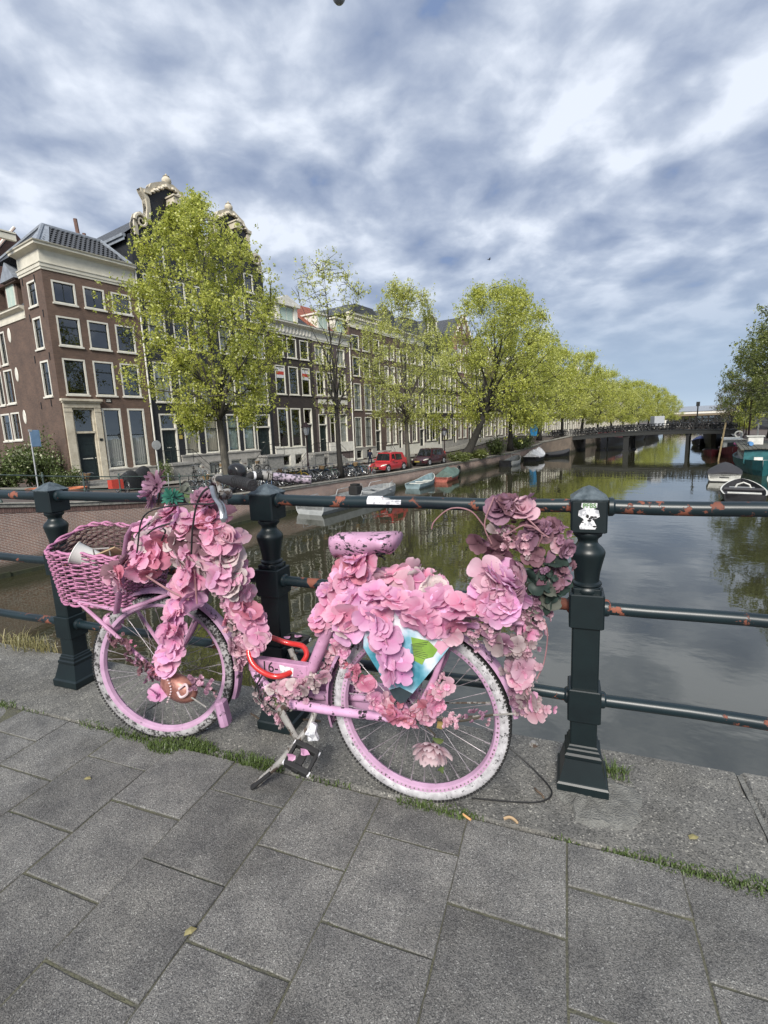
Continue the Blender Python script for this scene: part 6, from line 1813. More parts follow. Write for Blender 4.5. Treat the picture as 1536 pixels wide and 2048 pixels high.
m, t, b = new_mat('car_glass'); b.inputs['Base Color'].default_value = (.012, .014, .016, 1); b.inputs['Roughness'].default_value = .04; b.inputs['IOR'].default_value = 1.8
m, t, b = new_mat('car_red'); b.inputs['Base Color'].default_value = (.42, .022, .028, 1); b.inputs['Roughness'].default_value = .35; b.inputs['Coat Weight'].default_value = .6; b.inputs['Coat Roughness'].default_value = .08
m, t, b = new_mat('car_maroon'); b.inputs['Base Color'].default_value = (.055, .010, .014, 1); b.inputs['Roughness'].default_value = .32; b.inputs['Coat Weight'].default_value = .7; b.inputs['Coat Roughness'].default_value = .06
m, t, b = new_mat('headlight'); b.inputs['Base Color'].default_value = (.62, .60, .52, 1); b.inputs['Roughness'].default_value = .12
pm('rim_silver', (.55, .56, .58), (.40, .41, .42), 20, .35, metal=.5)
car('bright red family car parked between the second and third trees', 34.3, 22.75, pi, 4.0, 1.72, 1.62, 'car_red')
car('dark maroon car parked past the third tree', 41.7, 22.85, pi, 4.5, 1.8, 1.6, 'car_maroon', suv=True)

# ------------------------------------------------------------------ lamps, signs, railing, odds and ends of the left bank
pm('lamp_paint', (.035, .012, .014), (.020, .008, .009), 10, .5)
m, t, b = new_mat('lamp_glass'); b.inputs['Base Color'].default_value = (.42, .44, .46, 1); b.inputs['Roughness'].default_value = .15
def street_lamp(label, s, t_, zb, Hh, sc=1.0):
    r = thing('street_lamp', label, 'street lamp', W(s, t_, zb), TH)
    mb = MB(); mb.lathe([(.16, 0), (.16, .1), (.13, .14), (.11, .5), (.13, .55), (.08, .62), (.065, 1.2), (.075, 1.25), (.055, 1.3), (.045, Hh - 1.05), (.08, Hh - 1.02), (.09, Hh - .97), (.05, Hh - .92)], 12); mb.build('pole', MAT['lamp_paint'], r, smooth=True)
    mb = MB(); mb.lathe([(.13, Hh - .86), (.27, Hh - .36)], 6, caps=False); mb.build('lantern_glass', MAT['lamp_glass'], r)
    mb = MB(); mb.lathe([(.10, Hh - .92), (.14, Hh - .88), (.13, Hh - .85)], 6)
    for k in range(6):
        a_ = 2 * pi * k / 6; mb.tube([(.135 * cos(a_), .135 * sin(a_), Hh - .87), (.278 * cos(a_), .278 * sin(a_), Hh - .35)], .014, 4)
    mb.lathe([(.34, Hh - .36), (.36, Hh - .33), (.30, Hh - .28), (.16, Hh - .14), (.10, Hh - .10), (.10, Hh - .06), (.03, Hh), (0, Hh + .06)], 6); mb.build('lantern_frame', MAT['lamp_paint'], r)
street_lamp('dark red street lamp with six sided lantern among the quayside bicycles', 24.3, 22.55, -2.15, 4.0)
street_lamp('dark street lamp just past the maroon car', 44.4, 22.5, -2.4, 3.6)
street_lamp('dark street lamp on the right bank before the small bright tree', 88, -3.6, -1.9, 4.6)
mb = MB(); mb.tube([(0, 0, 0), (0, 0, 5.0)], .12, 8); mb.tube([(0, 0, 5.0), (0, 0, 5.3)], .2, 8); tag(mb.build('pole', MAT['lamp_paint'], None, loc=W(86, -4.1, -1.9)), 'thick dark pole right of the street lamp on the right bank', 'pole')
mb = MB(); mb.tube([(0, 0, 0), (0, 0, 4.6)], .10, 8); mb.box(-.25, .25, -.06, .06, 3.9, 4.6); tag(mb.build('signal_pole', MAT['dark_steel'], None, loc=W(95, 2.4, -.9)), 'dark signal pole standing on the far bridge against the sky', 'pole')
pm('rail_green', (.075, .105, .095), (.045, .065, .06), 8, .55)
qr = thing('quay_railing', 'thin grey green railing along the coping at the left', 'railing', W(0, TQ + .2, 0), TH)
xs = [.9 + 1.47 * k for k in range(12)]
for k, x in enumerate(xs):
    z = qz(x)
    mb = MB(); mb.lathe([(.07, 0), (.07, .05), (.035, .12), (.03, .40), (.055, .44), (.055, .50), (.03, .55), (.03, .95), (.06, 1.0), (.06, 1.07), (.03, 1.1), (.035, 1.16), (0, 1.2)], 8, (x, 0, z)); mb.build('railing_post', MAT['rail_green'], qr)
    if k < len(xs) - 1:
        z2 = qz(xs[k + 1])
        for q in (.48, 1.04):
            mb = MB(); mb.tube([(x, 0, z + q), (xs[k + 1], 0, z2 + q)], .024, 6); mb.build('rail', MAT['rail_green'], qr)
pm('sign_blue', (.16, .26, .40), (.13, .22, .34), 5, .4)
pm('galv', (.42, .44, .45), (.32, .33, .34), 12, .5)
sg_ = thing('road_sign', 'small blue rectangular sign on a grey pole at the left edge', 'sign', W(10.75, 29, -1.55), TH)
mb = MB(); mb.tube([(0, 0, 0), (.02, 0, 3.35)], .035, 7); mb.build('pole', MAT['galv'], sg_)
mb = MB(); mb.cbox(.0, .42, -.06, -.03, 2.5, 3.35, .03); mb.build('sign_plate', MAT['sign_blue'], sg_)
mb = MB(); mb.box(-.06, .10, -.065, -.028, 3.28, 3.38); mb.build('bracket', MAT['galv'], sg_)
sg_ = thing('road_sign', 'grey back of a round sign on a pole before the black front door', 'sign', W(17.5, 29, -2.0), TH)
mb = MB(); mb.tube([(0, 0, 0), (0, 0, 3.0)], .035, 7); mb.tube([(0, 0, .05), (.2, 0, .02), (.55, 0, .05), (.6, 0, .9)], .03, 6); mb.build('pole', MAT['galv'], sg_)
mb = MB(); mb.lathe([(.30, 0), (.30, .02), (.0, .03)], 20, M=Matrix.Translation((0, -.05, 2.72)) @ Matrix.Rotation(pi / 2, 4, 'X')); mb.build('sign_plate', MAT['galv'], sg_)
pm('tarp_dark', (.030, .032, .036), (.018, .019, .022), 3, .7, bump=.5, bscale=6)
def covered(label, s, t_, rz, L_, Hh):
    r = thing('covered_scooter', label, 'scooter', W(s, t_, qz(s)), TH + rz); mb = MB(); V = []; rs_ = random.Random(int(s * 10)); n = 9
    for i in range(n + 1):
        f = i / n; x = -L_ / 2 + L_ * f; hz_ = Hh * (.55 + .45 * max(0, sin(pi * (f * .9 + .05)) ** .5 * (.6 + .5 * f))); w = .34 * (sin(pi * (f * .86 + .07)) ** .5)
        for j in range(7):
            a_ = pi * j / 6; V.append((x + rs_.uniform(-.02, .02), -w * cos(a_) * (1.15 - .2 * sin(a_)) + rs_.uniform(-.02, .02), .12 + (hz_ - .12) * sin(a_) ** .7))
    F_ = [(i * 7 + j, i * 7 + j + 1, i * 7 + 8 + j, i * 7 + 7 + j) for i in range(n) for j in range(6)] + [tuple(range(7)), tuple(n * 7 + j for j in range(6, -1, -1))]
    mb.add(V, F_); mb.build('cover', MAT['tarp_dark'], r, smooth=2)
    for x in (-L_ * .36, L_ * .36):
        mb = MB(); mb.lathe([(.24, -.05), (.24, .05)], 14, (x, 0, .24), M=Matrix.Rotation(pi / 2, 4, 'X')); mb.build('wheel', MAT['rubber'], r)
covered('scooter under a black cover left of the pair by the corner house', 15.3, 28.6, .5, 1.7, 1.25); covered('taller scooter under a black cover right of the pair by the corner house', 16.7, 29.6, .5, 1.8, 1.5)
cr_ = thing('crate', 'bright red crate on the bicycle by the corner house steps', 'crate', W(13.2, 26.0, qz(13.2) + .25), TH)
for (a, b_, c, d) in ((-.3, .3, -.22, -.19), (-.3, .3, .19, .22), (-.3, -.27, -.19, .19), (.27, .3, -.19, .19)):
    mb = MB(); mb.box(a, b_, c, d, .03, .5); mb.build('side_panel', MAT['red_paint'], cr_)
mb = MB(); mb.box(-.3, .3, -.22, .22, 0, .03); mb.build('base_panel', MAT['red_paint'], cr_)
pm('terracotta', (.50, .17, .08), (.36, .12, .06), 6, .7)
for s, t_, lb in ((9.35, 25.4, 'low orange planter behind the railing at the left edge'), (11.2, 25.8, 'low orange planter behind the railing, right of the other one')):
    mb = MB(); mb.lathe([(.30, 0), (.42, .32), (.46, .34), (.46, .40), (.40, .40), (.36, .30), (0, .3)], 16); tag(mb.build('planter', MAT['terracotta'], None, loc=W(s, t_, qz(s) + .02), smooth=True), lb, 'planter')
pm('scaffold_blue', (.03, .30, .62), (.02, .22, .48), 2, .7, bump=.6)
mb = MB(); V = []
for i in range(13):
    for j in range(9): V.append((i * .6, .10 * sin(i * 1.3 + j * .4) + .06 * sin(j * 2.1), j * .85))
mb.add(V, [(i * 9 + j, i * 9 + 9 + j, i * 9 + 10 + j, i * 9 + j + 1) for i in range(12) for j in range(8)])
tag(mb.build('scaffold_cloth', MAT['scaffold_blue'], None, loc=W(107.5, 33.4, -1.6), rot=(0, 0, TH), smooth=2), 'bright blue cloth hanging on a facade past the leaning elm', 'cloth')
# bird and the lamp hung over the bridge
mb = MB(); mb.tube([(-.24, 0, 0), (-.1, 0, .02), (.08, 0, .02), (.2, 0, 0)], [.01, .05, .055, .015], 7)
mb.add([(-.02, 0, .03), (.1, 0, .03), (.16, -.30, .12), (.10, -.55, .02), (.0, -.3, .10)], [(0, 1, 2, 4), (4, 2, 3)]); mb.add([(-.02, 0, .03), (.1, 0, .03), (.16, .30, .12), (.10, .55, .02), (.0, .3, .10)], [(0, 1, 2, 4), (4, 2, 3)])
tag(mb.build('bird', MAT['hull_black'], None, loc=(-9.0, 64, 21.0), rot=(0, 0, .3)), 'small dark bird in flight in the middle of the sky', 'bird')
pl_ = thing('hanging_lamp', 'grey street lamp bowl hanging from a wire at the top edge of the sky', 'street lamp', (-2.45, 5.75, 5.93))
mb = MB(); mb.lathe([(0, -.06), (.07, -.045), (.11, 0), (.115, .03)], 16, caps=False); mb.build('lamp_bowl', MAT['lamp_glass'], pl_, smooth=2)
mb = MB(); mb.lathe([(.118, .02), (.122, .05), (.06, .12), (.035, .22), (0, .24)], 16); mb.build('lamp_hood', MAT['galv'], pl_, smooth=True)
mb = MB(); mb.tube([(0, 0, .24), (0, 0, 3.0)], .008, 5); mb.tube([(-14, .5, 3.3), (0, 0, 3.0), (16, -.5, 3.3)], .006, 4); mb.build('wire', MAT['dark_steel'], pl_)
pl_.scale = (.6, .6, .6)
# a passer-by in dark clothes behind the red car
pm('cloth_navy', (.018, .022, .05), (.012, .014, .03), 8, .85); pm('skin', (.50, .32, .24), (.42, .26, .19), 12, .55); pm('hair_dark', (.03, .022, .018), (.018, .014, .012), 30, .7)
pr_ = thing('person', 'person in dark navy coat walking behind the red car', 'person', W(36.6, 26.2, -2.33), TH + 1.9)
me = bpy.data.meshes.new('body')
J = [(0, 0, .95), (0, 0, 1.15), (0, 0, 1.38), (0, 0, 1.50), (0, .01, 1.60), (0, .02, 1.70), (.19, 0, 1.42), (.25, -.03, 1.14), (.24, .10, .90), (-.19, 0, 1.42), (-.25, .04, 1.14), (-.24, -.04, .88), (.10, 0, .90), (.11, .16, .50), (.11, .12, .07), (.11, .26, .04), (-.10, 0, .90), (-.11, -.06, .50), (-.11, -.28, .10), (-.11, -.18, .04)]
Eg = [(0, 1), (1, 2), (2, 3), (3, 4), (4, 5), (2, 6), (6, 7), (7, 8), (2, 9), (9, 10), (10, 11), (0, 12), (12, 13), (13, 14), (14, 15), (0, 16), (16, 17), (17, 18), (18, 19)]
RR = [.15, .15, .17, .06, .09, .085, .075, .06, .045, .075, .06, .045, .10, .075, .05, .04, .10, .075, .05, .04]
me.from_pydata(J, Eg, []); ob = bpy.data.objects.new('body', me); COL.objects.link(ob)
mdf = ob.modifiers.new('skin', 'SKIN'); me.skin_vertices[0].data[0].use_root = True
for i, v_ in enumerate(me.skin_vertices[0].data): v_.radius = (RR[i], RR[i] * .8)
ob.modifiers.new('sub', 'SUBSURF').levels = 1
dg = bpy.context.evaluated_depsgraph_get(); dg.update(); me2 = bpy.data.meshes.new_from_object(ob.evaluated_get(dg)); bpy.data.objects.remove(ob)
me2.materials.clear(); me2.materials.append(MAT['cloth_navy']); me2.materials.append(MAT['skin'])
for p in me2.polygons: p.material_index = 1 if p.center.z > 1.5 or (p.center.z < .94 and abs(p.center.x) > .19) else 0
me2.shade_smooth(); link('body', me2, pr_)
mb = MB(); mb.lathe([(.0, .13), (.06, .12), (.098, .06), (.10, 0), (.085, -.05)], 12, (0, -.015, 1.70), caps=False); mb.build('hair', MAT['hair_dark'], pr_, smooth=2)
# ------------------------------------------------------------------ the pink bicycle
chipped('pink_paint', (.52, .28, .43), (.045, .028, .038), 52, .66, .46, paint2=(.36, .18, .285), soft=.05)
chipped('pink_chipped', (.62, .38, .57), (.025, .02, .025), 36, .575, .42, paint2=(.48, .26, .42))
chipped('saddle_paint', (.62, .36, .52), (.022, .02, .024), 42, .575, .42, paint2=(.46, .25, .37), soft=.03, stretch=(1, 1, 1.6))
chipped('tyre_paint', (.55, .54, .56), (.06, .06, .063), 120, .565, .6, paint2=(.33, .32, .335), soft=.10)
chipped('tyre_front', (.42, .41, .42), (.035, .033, .035), 85, .49, .6, paint2=(.24, .23, .235), soft=.08)
chipped('rim_pink', (.52, .33, .48), (.26, .18, .25), 42, .64, .55, paint2=(.40, .24, .36), soft=.06)
chipped('fender_pink', (.47, .28, .43), (.06, .04, .052), 30, .62, .5, paint2=(.34, .19, .30), soft=.04)
chipped('bare_metal', (.34, .33, .31), (.085, .06, .045), 46, .525, .38, paint2=(.21, .20, .19), soft=.05)
pm('spoke_steel', (.42, .38, .41), (.26, .23, .25), 40, .4, metal=.5)
pm('grip_rubber', (.022, .022, .024), (.012, .012, .013), 60, .7, bump=.4, bscale=200)
pm('grip_sparkle', (.36, .30, .36), (.05, .045, .055), 70, .35, lo=.45, hi=.55)
pm('bell_black', (.020, .020, .022), (.012, .012, .013), 20, .28)
m, t, b = new_mat('lock_red'); b.inputs['Base Color'].default_value = (.50, .028, .026, 1); b.inputs['Roughness'].default_value = .3; b.inputs['Coat Weight'].default_value = .5
pm('gold', (.62, .48, .20), (.45, .33, .12), 50, .35, metal=.6)
pm('rose_gold', (.42, .20, .16), (.24, .10, .08), 25, .4, metal=.3, lo=.4, hi=.6)
pm('pearl', (.66, .52, .54), (.55, .42, .44), 20, .3)
pm('cable_black', (.014, .014, .015), (.010, .010, .010), 30, .5)

BX = -.98
bike = thing('bicycle', 'pink painted bicycle covered in artificial flowers leaning on the bridge railing', 'bicycle', (BX, 1.42, 0))
bike.rotation_euler = (-.06, 0, 0)


def B(X, Z, y=0.0):
    return Vector((X - BX, y, Z))


def torus(mb, R, r, seg=64, n=10, m=0, flat=None):
    mb.tube([(R * cos(2 * pi * k / seg), 0, R * sin(2 * pi * k / seg)) for k in range(seg)], r, n, m, closed=True, flat=flat)


def bike_wheel(nm, loc, rz, tyre_mat, nsp=36):
    rim = MB(); seg = 72; prof = [(.281, -.0165), (.277, -.0178), (.262, -.0125), (.256, 0), (.262, .0125), (.277, .0178), (.281, .0165), (.271, .008), (.268, 0), (.271, -.008)]
    vs = []; n = len(prof)
    for k in range(seg):
        a = 2 * pi * k / seg
        for r, y in prof: vs.append((r * cos(a), y, r * sin(a)))
    rim.add(vs, [(k * n + j, k * n + (j + 1) % n, ((k + 1) % seg) * n + (j + 1) % n, ((k + 1) % seg) * n + j) for k in range(seg) for j in range(n)])
    w = rim.build('wheel', MAT['rim_pink'], bike, smooth=True, loc=loc, rot=(0, 0, rz))
    ty = MB(); prof = [(.271, -.013), (.277, -.0185), (.287, -.0215), (.299, -.0200), (.307, -.014), (.311, -.006), (.312, 0), (.311, .006), (.307, .014), (.299, .0200), (.287, .0215), (.277, .0185), (.271, .013)]
    vs = []; n = len(prof); mi = [0 if 0 < j < 4 or 8 <= j < 12 else 1 for j in range(n)]
    for k in range(seg):
        a = 2 * pi * k / seg
        for r, y in prof: vs.append((r * cos(a), y, r * sin(a)))
    for k in range(seg):
        for j in range(n - 1):
            ty.add([], [], 0); ty.f.append((k * n + j, k * n + j + 1, ((k + 1) % seg) * n + j + 1, ((k + 1) % seg) * n + j)); ty.m.append(0 if (j <= 3 or j >= 8) else 1)
    ty.v = vs
    # rows of small tread knobs
    for k in range(144):
        a = 2 * pi * k / 144; e = Matrix.Rotation(-a, 4, 'Y')
        for y in (-.017, .017):
            ty.box(.3035, .3105, y - .003, y + .003, -.0035, .0035, 1, e)
    ty.build('tyre', [MAT[tyre_mat], MAT['rubber']], w, smooth=True)
    hb = MB(); hb.lathe([(.008, -.06), (.011, -.055), (.011, -.045), (.026, -.036), (.026, -.031), (.017, -.027), (.017, .027), (.026, .031), (.026, .036), (.011, .045), (.008, .06)], 14, M=Matrix.Rotation(pi / 2, 4, 'X')); hb.build('hub', MAT['bare_metal'], w, smooth=True)
    for k in range(nsp):
        a = 2 * pi * (k + .5) / nsp; s_ = 1 if k % 2 else -1; c = a + (1.15 if (k // 2) % 2 else -1.15)
        sp = MB(); sp.tube([(.024 * cos(c), s_ * .033, .024 * sin(c)), (.253 * cos(a), s_ * .004, .253 * sin(a))], .0011, 4, caps=False); sp.tube([(.236 * cos(a), s_ * .0055, .236 * sin(a)), (.254 * cos(a), s_ * .004, .254 * sin(a))], .0026, 5)
        sp.build('spoke', MAT['spoke_steel'], w)
    return w


rw_ = bike_wheel('rear', B(-.44, .303), 0, 'tyre_paint')
fw_ = bike_wheel('front', B(-1.535, .306), radians(13), 'tyre_front')
# line of little holes/pearls on the rear rim flank
mb = MB()
for k in range(110):
    a = 2 * pi * k / 110; mb.lathe([(.0032, 0), (.0022, .002), (0, .0024)], 5, (.270 * cos(a), -.0160, .270 * sin(a)), M=Matrix.Rotation(pi / 2, 4, 'X'), caps=False)
o = mb.build('rim_studs', MAT['bare_metal'], rw_); o['kind'] = 'stuff'


def fender(cx, cz, R, a0, a1, name, mat, y=0, rot=None, w=.028):
    mb = MB(); n = 40; vs = []
    for i in range(n + 1):
        a = radians(a0 + (a1 - a0) * i / n)
        for yy, d in ((-w, -.012), (-w * .8, 0), (0, .006), (w * .8, 0), (w, -.012), (w * .78, -.004), (0, .002), (-w * .78, -.004)):
            vs.append(((R + d) * cos(a), y + yy, (R + d) * sin(a)))
    mb.add(vs, [(i * 8 + j, i * 8 + (j + 1) % 8, i * 8 + 8 + (j + 1) % 8, i * 8 + 8 + j) for i in range(n) for j in range(8)])
    mb.add(vs[:8], [tuple(range(8))]); mb.add(vs[-8:], [tuple(range(7, -1, -1))])
    return mb.build(name, MAT[mat], bike, smooth=True, loc=B(cx, cz), rot=rot)


fender(-.44, .303, .334, 8, 198, 'fender', 'fender_pink'); fender(-1.535, .306, .334, -20, 118, 'fender', 'fender_pink', rot=(0, 0, radians(13)))
for sg in (-1, 1):
    mb = MB(); mb.tube([B(-.44, .303, sg * .06), B(-.115, .372, sg * .035)], .0032, 6); mb.build('fender_stay', MAT['bare_metal'], bike)
mb = MB(); mb.tube([B(-1.53, .31, -.06), B(-1.22, .245, -.12)], .0030, 6); mb.build('fender_stay', MAT['bare_metal'], bike)
mb = MB(); mb.cbox(-.018, .018, -.028, .028, -.05, .05, .01); mb.build('mud_flap', MAT['fender_pink'], bike, loc=B(-1.19, .20, -.065), rot=(0, -.2, radians(13)))

# frame
mb = MB(); mb.tube(catmull([B(-1.262, .90), B(-1.20, .72), B(-1.135, .53), B(-1.098, .405), B(-1.060, .315), B(-.985, .272), B(-.925, .262)], 6), .0205, 14); mb.build('down_tube', MAT['pink_chipped'], bike, smooth=True)
mb = MB(); mb.cbox(-.128, .128, -.019, .019, -.026, .026, .006); bt = mb.build('cross_tube', MAT['pink_paint'], bike, loc=B(-.972, .388, -.005), rot=(0, -.012, 0))
fc = bpy.data.curves.new('lettering', 'FONT'); fc.body = '16-'; fc.size = .056; fc.extrude = .0004; fc.materials.append(MAT['black_mark'])
lettering(fc, bt, (-.066, -.0197, -.014), (pi / 2, 0, 0))
mb = MB(); mb.quad((.016, -.0196, -.014), (.068, -.0196, -.020), (.072, -.0196, .012), (.012, -.0196, .018)); mb.build('sticker', MAT['sticker_white'], bt)
mb = MB(); mb.tube([B(-.925, .262), B(-.862, .342), B(-.75, .592), B(-.668, .775)], [.020, .022, .022, .020], 16); mb.build('seat_tube', MAT['pink_paint'], bike, smooth=True)
mb = MB(); mb.tube([B(-.690, .735), B(-.648, .83), B(-.635, .862)], .013, 12); mb.build('seat_post', MAT['bare_metal'], bike, smooth=True)
mb = MB(); mb.tube([B(-.668, .775), B(-.676, .757)], .025, 14); mb.build('seat_clamp', MAT['bare_metal'], bike, smooth=True)
mb = MB(); mb.tube([B(-1.232, .835), B(-1.285, .71)], .022, 14); mb.build('head_tube', MAT['pink_paint'], bike, smooth=True)
for sg in (-1, 1):
    mb = MB(); mb.tube([B(-.91, .268, sg * .035), B(-.72, .285, sg * .056), B(-.435, .303, sg * .062)], [.0175, .0165, .012], 12); mb.build('chain_stay', MAT['pink_chipped'], bike, smooth=True)
    mb = MB(); mb.tube([B(-.70, .70, sg * .025), B(-.66, .62, sg * .045), B(-.435, .305, sg * .060)], .0085, 10); mb.build('seat_stay', MAT['pink_paint'], bike, smooth=True)
    cr = cos(radians(13)); fx = -sin(radians(13)) * sg * .055
    mb = MB(); mb.tube(catmull([B(-1.30, .675, sg * .012), B(-1.345, .62, sg * .055), B(-1.42, .47, sg * .055), B(-1.532 , .31, sg * .055)], 5), [.014] * 11 + [.0125, .012, .011, .010, .009], 12); mb.build('fork_blade', MAT['pink_paint'], bike, smooth=True)
mb = MB(); mb.lathe([(.027, -.037), (.027, .037)], 18, M=Matrix.Rotation(pi / 2, 4, 'X')); mb.lathe([(.016, -.055), (.016, .055)], 14, M=Matrix.Rotation(pi / 2, 4, 'X')); mb.build('bottom_bracket', MAT['bare_metal'], bike, smooth=True, loc=B(-.925, .262))
mb = MB(); mb.prism([(-.99 - BX + .055 * cos(a) * 1.0 + (.0), .255 + .075 * sin(a)) for a in [radians(q) for q in range(90, 271, 20)]] + [(-.44 - BX + .05 * cos(a), .290 + .052 * sin(a)) for a in [radians(q) for q in range(-90, 91, 20)]], .062, .088)
cg = mb.build('chain_guard', MAT['fender_pink'], bike)
mb = MB()
for i in range(8):
    for j in range(3): mb.box(-.70 - BX + i * .013, -.70 - BX + i * .013 + .006, .0605, .0625, .285 + j * .013, .291 + j * .013)
o = mb.build('guard_holes', MAT['black_mark'], cg); o['kind'] = 'stuff'
# crank, pedals, stand
mb = MB(); mb.tube([B(-.925, .262, -.055), B(-.925, .262, -.082)], .014, 12); mb.tube([B(-.925, .262, -.082), B(-.868, .190, -.088), B(-.818, .125, -.092)], [.016, .0115, .013], 10, flat=(1, .7)); mb.tube([B(-.925, .262, .055), B(-.925, .262, .10)], .014, 10); mb.tube([B(-.925, .262, .10), B(-.99, .415, .105)], .012, 8); mb.build('crank', MAT['bare_metal'], bike, smooth=True)
def pedal(loc, rot):
    mb = MB(); mb.cbox(-.045, .045, -.046, -.028, -.014, .014, .004); mb.cbox(-.045, .045, .028, .046, -.014, .014, .004); mb.box(-.012, .012, -.05, .05, -.008, .008); mb.box(-.046, -.036, -.03, .03, -.012, .012); mb.box(.036, .046, -.03, .03, -.012, .012)
    p = mb.build('pedal', MAT['rubber'], bike, loc=loc, rot=rot)
    for x in (-.046, .046):
        for y in (-.037, .037):
            q = MB(); q.box(x - .004, x + .004, y - .007, y + .007, -.005, .005); q.build('reflector', MAT['sticker_white'], p)
    for s_ in range(2):
        q = MB(); c = (-.03 + .03 * s_, (-.02, .015, -.005)[s_]); q.add([(c[0] + .016 * cos(a) * (1 + .5 * sin(3 * a + s_)), c[1] + .013 * sin(a), .0146 + .004 * sin(2 * a + s_)) for a in [k * .9 for k in range(7)]], [tuple(range(7))]); q.build('paint_patch', MAT['pink_paint'], p)
pedal(B(-.805, .150, -.150), (.45, .35, .1)); pedal(B(-1.0, .425, .16), (0, .1, 0))
mb = MB(); mb.tube([B(-.805, .272, -.03), B(-.808, .225, -.085), B(-.90, .105, -.125), B(-.985, .018, -.150), B(-1.0, .006, -.152)], [.011, .011, .0115, .012, .010], 12); mb.build('kick_stand', MAT['bare_metal'], bike, smooth=True)
mb = MB(); mb.tube([B(-.935, .066, -.142), B(-1.004, .003, -.157)], [.013, .016], 10, flat=(.55, 1)); mb.build('stand_foot', MAT['rubber'], bike, smooth=True)
mb = MB(); mb.tube([B(-.79, .24, -.08), B(-.80, .21, -.092), B(-.785, .19, -.085), B(-.81, .185, -.09)], [.012, .022, .015, .01], 7); mb.build('taped_joint', MAT['sticker_white'], bike)
# saddle
mb = MB(); vs = []; n = 14; m_ = 12
for i in range(n + 1):
    f = i / n; x = -.750 + .238 * f
    w = .034 + .016 * min(1, f * 6) + .054 * (max(0, (f - .18) / .82)) ** 1.25
    if f > .93: w *= 1 - (f - .93) * 2.2
    if i == 0: w *= .45
    zt = .888 + .018 * sin(pi * (f * 1.0)) * .3 + .022 * max(0, f - .55) - .012 * (f < .1)
    h_ = .044 + .022 * sin(pi * min(1, f * 1.2)) if i not in (0, n) else .032
    for j in range(m_):
        a = 2 * pi * j / m_
        cy, cz = cos(a), sin(a)
        vs.append(B(x, zt + (cz * .022 if cz > 0 else cz * h_ * (1.15 - .5 * abs(cy))) - .008, (abs(cy) ** .75) * (1 if cy > 0 else -1) * w))
mb.add(vs, [(i * m_ + j, i * m_ + (j + 1) % m_, i * m_ + m_ + (j + 1) % m_, i * m_ + m_ + j) for i in range(n) for j in range(m_)] + [tuple(range(m_)), tuple(n * m_ + j for j in range(m_ - 1, -1, -1))])
sd_ = mb.build('saddle', MAT['saddle_paint'], bike, smooth=2)
mb = MB()
for sg in (-1, 1):
    mb.tube([B(-.70, .855, sg * .015), B(-.62, .832, sg * .025), B(-.53, .850, sg * .05)], .004, 6)
    mb.tube([(B(-.545, .835, sg * .045) + Vector((.012 * cos(q), .012 * sin(q), -.006 + .0045 * q))) for q in [k * .7 for k in range(14)]], .0035, 5)
mb.build('saddle_spring', MAT['rubber'], sd_)
# handlebar, stem, grips, levers, bell
mb = MB(); mb.tube([B(-1.228, .83), B(-1.185, .985), B(-1.19, 1.035)], .0135, 12); mb.tube([B(-1.19, 1.03, -.03), B(-1.19, 1.03, .03)], .02, 12); mb.build('stem', MAT['bare_metal'], bike, smooth=True)
bar = [B(-.860, 1.083, -.282), B(-.965, 1.093, -.225), B(-1.072, 1.095, -.168), B(-1.14, 1.082, -.11), B(-1.18, 1.045, -.04), B(-1.19, 1.032, 0), B(-1.20, 1.042, .06), B(-1.225, 1.062, .145), B(-1.206, 1.090, .20), B(-1.165, 1.088, .255), B(-1.10, 1.075, .315), B(-1.03, 1.068, .345)]
mb = MB(); cb = catmull(bar, 5); mb.tube(cb, .0115, 10); mb.build('handlebar', MAT['grip_rubber'], bike, smooth=True)
def along(a, b_, rad, n=12): return a
g1 = [bar[0], bar[0].lerp(bar[1], .5), bar[1], bar[1].lerp(bar[2], .55)]
mb = MB(); mb.tube([bar[0] + (bar[0] - bar[1]).normalized() * .004] + g1, [.0165, .0185, .018, .0175, .0165], 16); g_ = mb.build('grip', MAT['grip_rubber'], bike, smooth=True)
mb = MB()
d = (bar[0] - bar[1]).normalized()
for k in range(9):
    c = bar[0] - d * (.012 + k * .012); mb.tube([c, c + d * .004], .0193, 14)
o = mb.build('grip_ribs', MAT['grip_rubber'], g_, smooth=True); o['kind'] = 'stuff'
mb = MB(); mb.tube([bar[9].lerp(bar[10], .25), bar[10], bar[11], bar[11] + (bar[11] - bar[10]) * .3], .0185, 14); mb.build('grip', MAT['grip_sparkle'], bike, smooth=True)
mb = MB(); mb.tube([bar[9].lerp(bar[10], -.25), bar[9].lerp(bar[10], .0)], .021, 14); mb.tube([bar[9].lerp(bar[10], .06), bar[9].lerp(bar[10], .2)], .024, 14, flat=(1, 1)); mb.build('shifter', MAT['bare_metal'], bike, smooth=True)
mb = MB(); mb.tube([bar[8].lerp(bar[7], .5), bar[8], bar[9].lerp(bar[8], .3)], .0175, 14); mb.build('bar_wrap', MAT['grip_rubber'], bike, smooth=True)
mb = MB(); mb.tube([bar[8].lerp(bar[9], .12), bar[8].lerp(bar[9], .26)], .0188, 14); mb.build('clamp_ring', MAT['sticker_white'], bike, smooth=True)
q = bar[2].lerp(bar[3], .1)
mb = MB(); mb.tube([q + (bar[3] - bar[2]).normalized() * -.012, q + (bar[3] - bar[2]).normalized() * .012], .018, 12); mb.tube(catmull([q, q + Vector((.03, -.03, -.025)), q + Vector((.05, -.05, -.04))], 4), .009, 8); mb.build('lever_clamp', MAT['bare_metal'], bike, smooth=True)
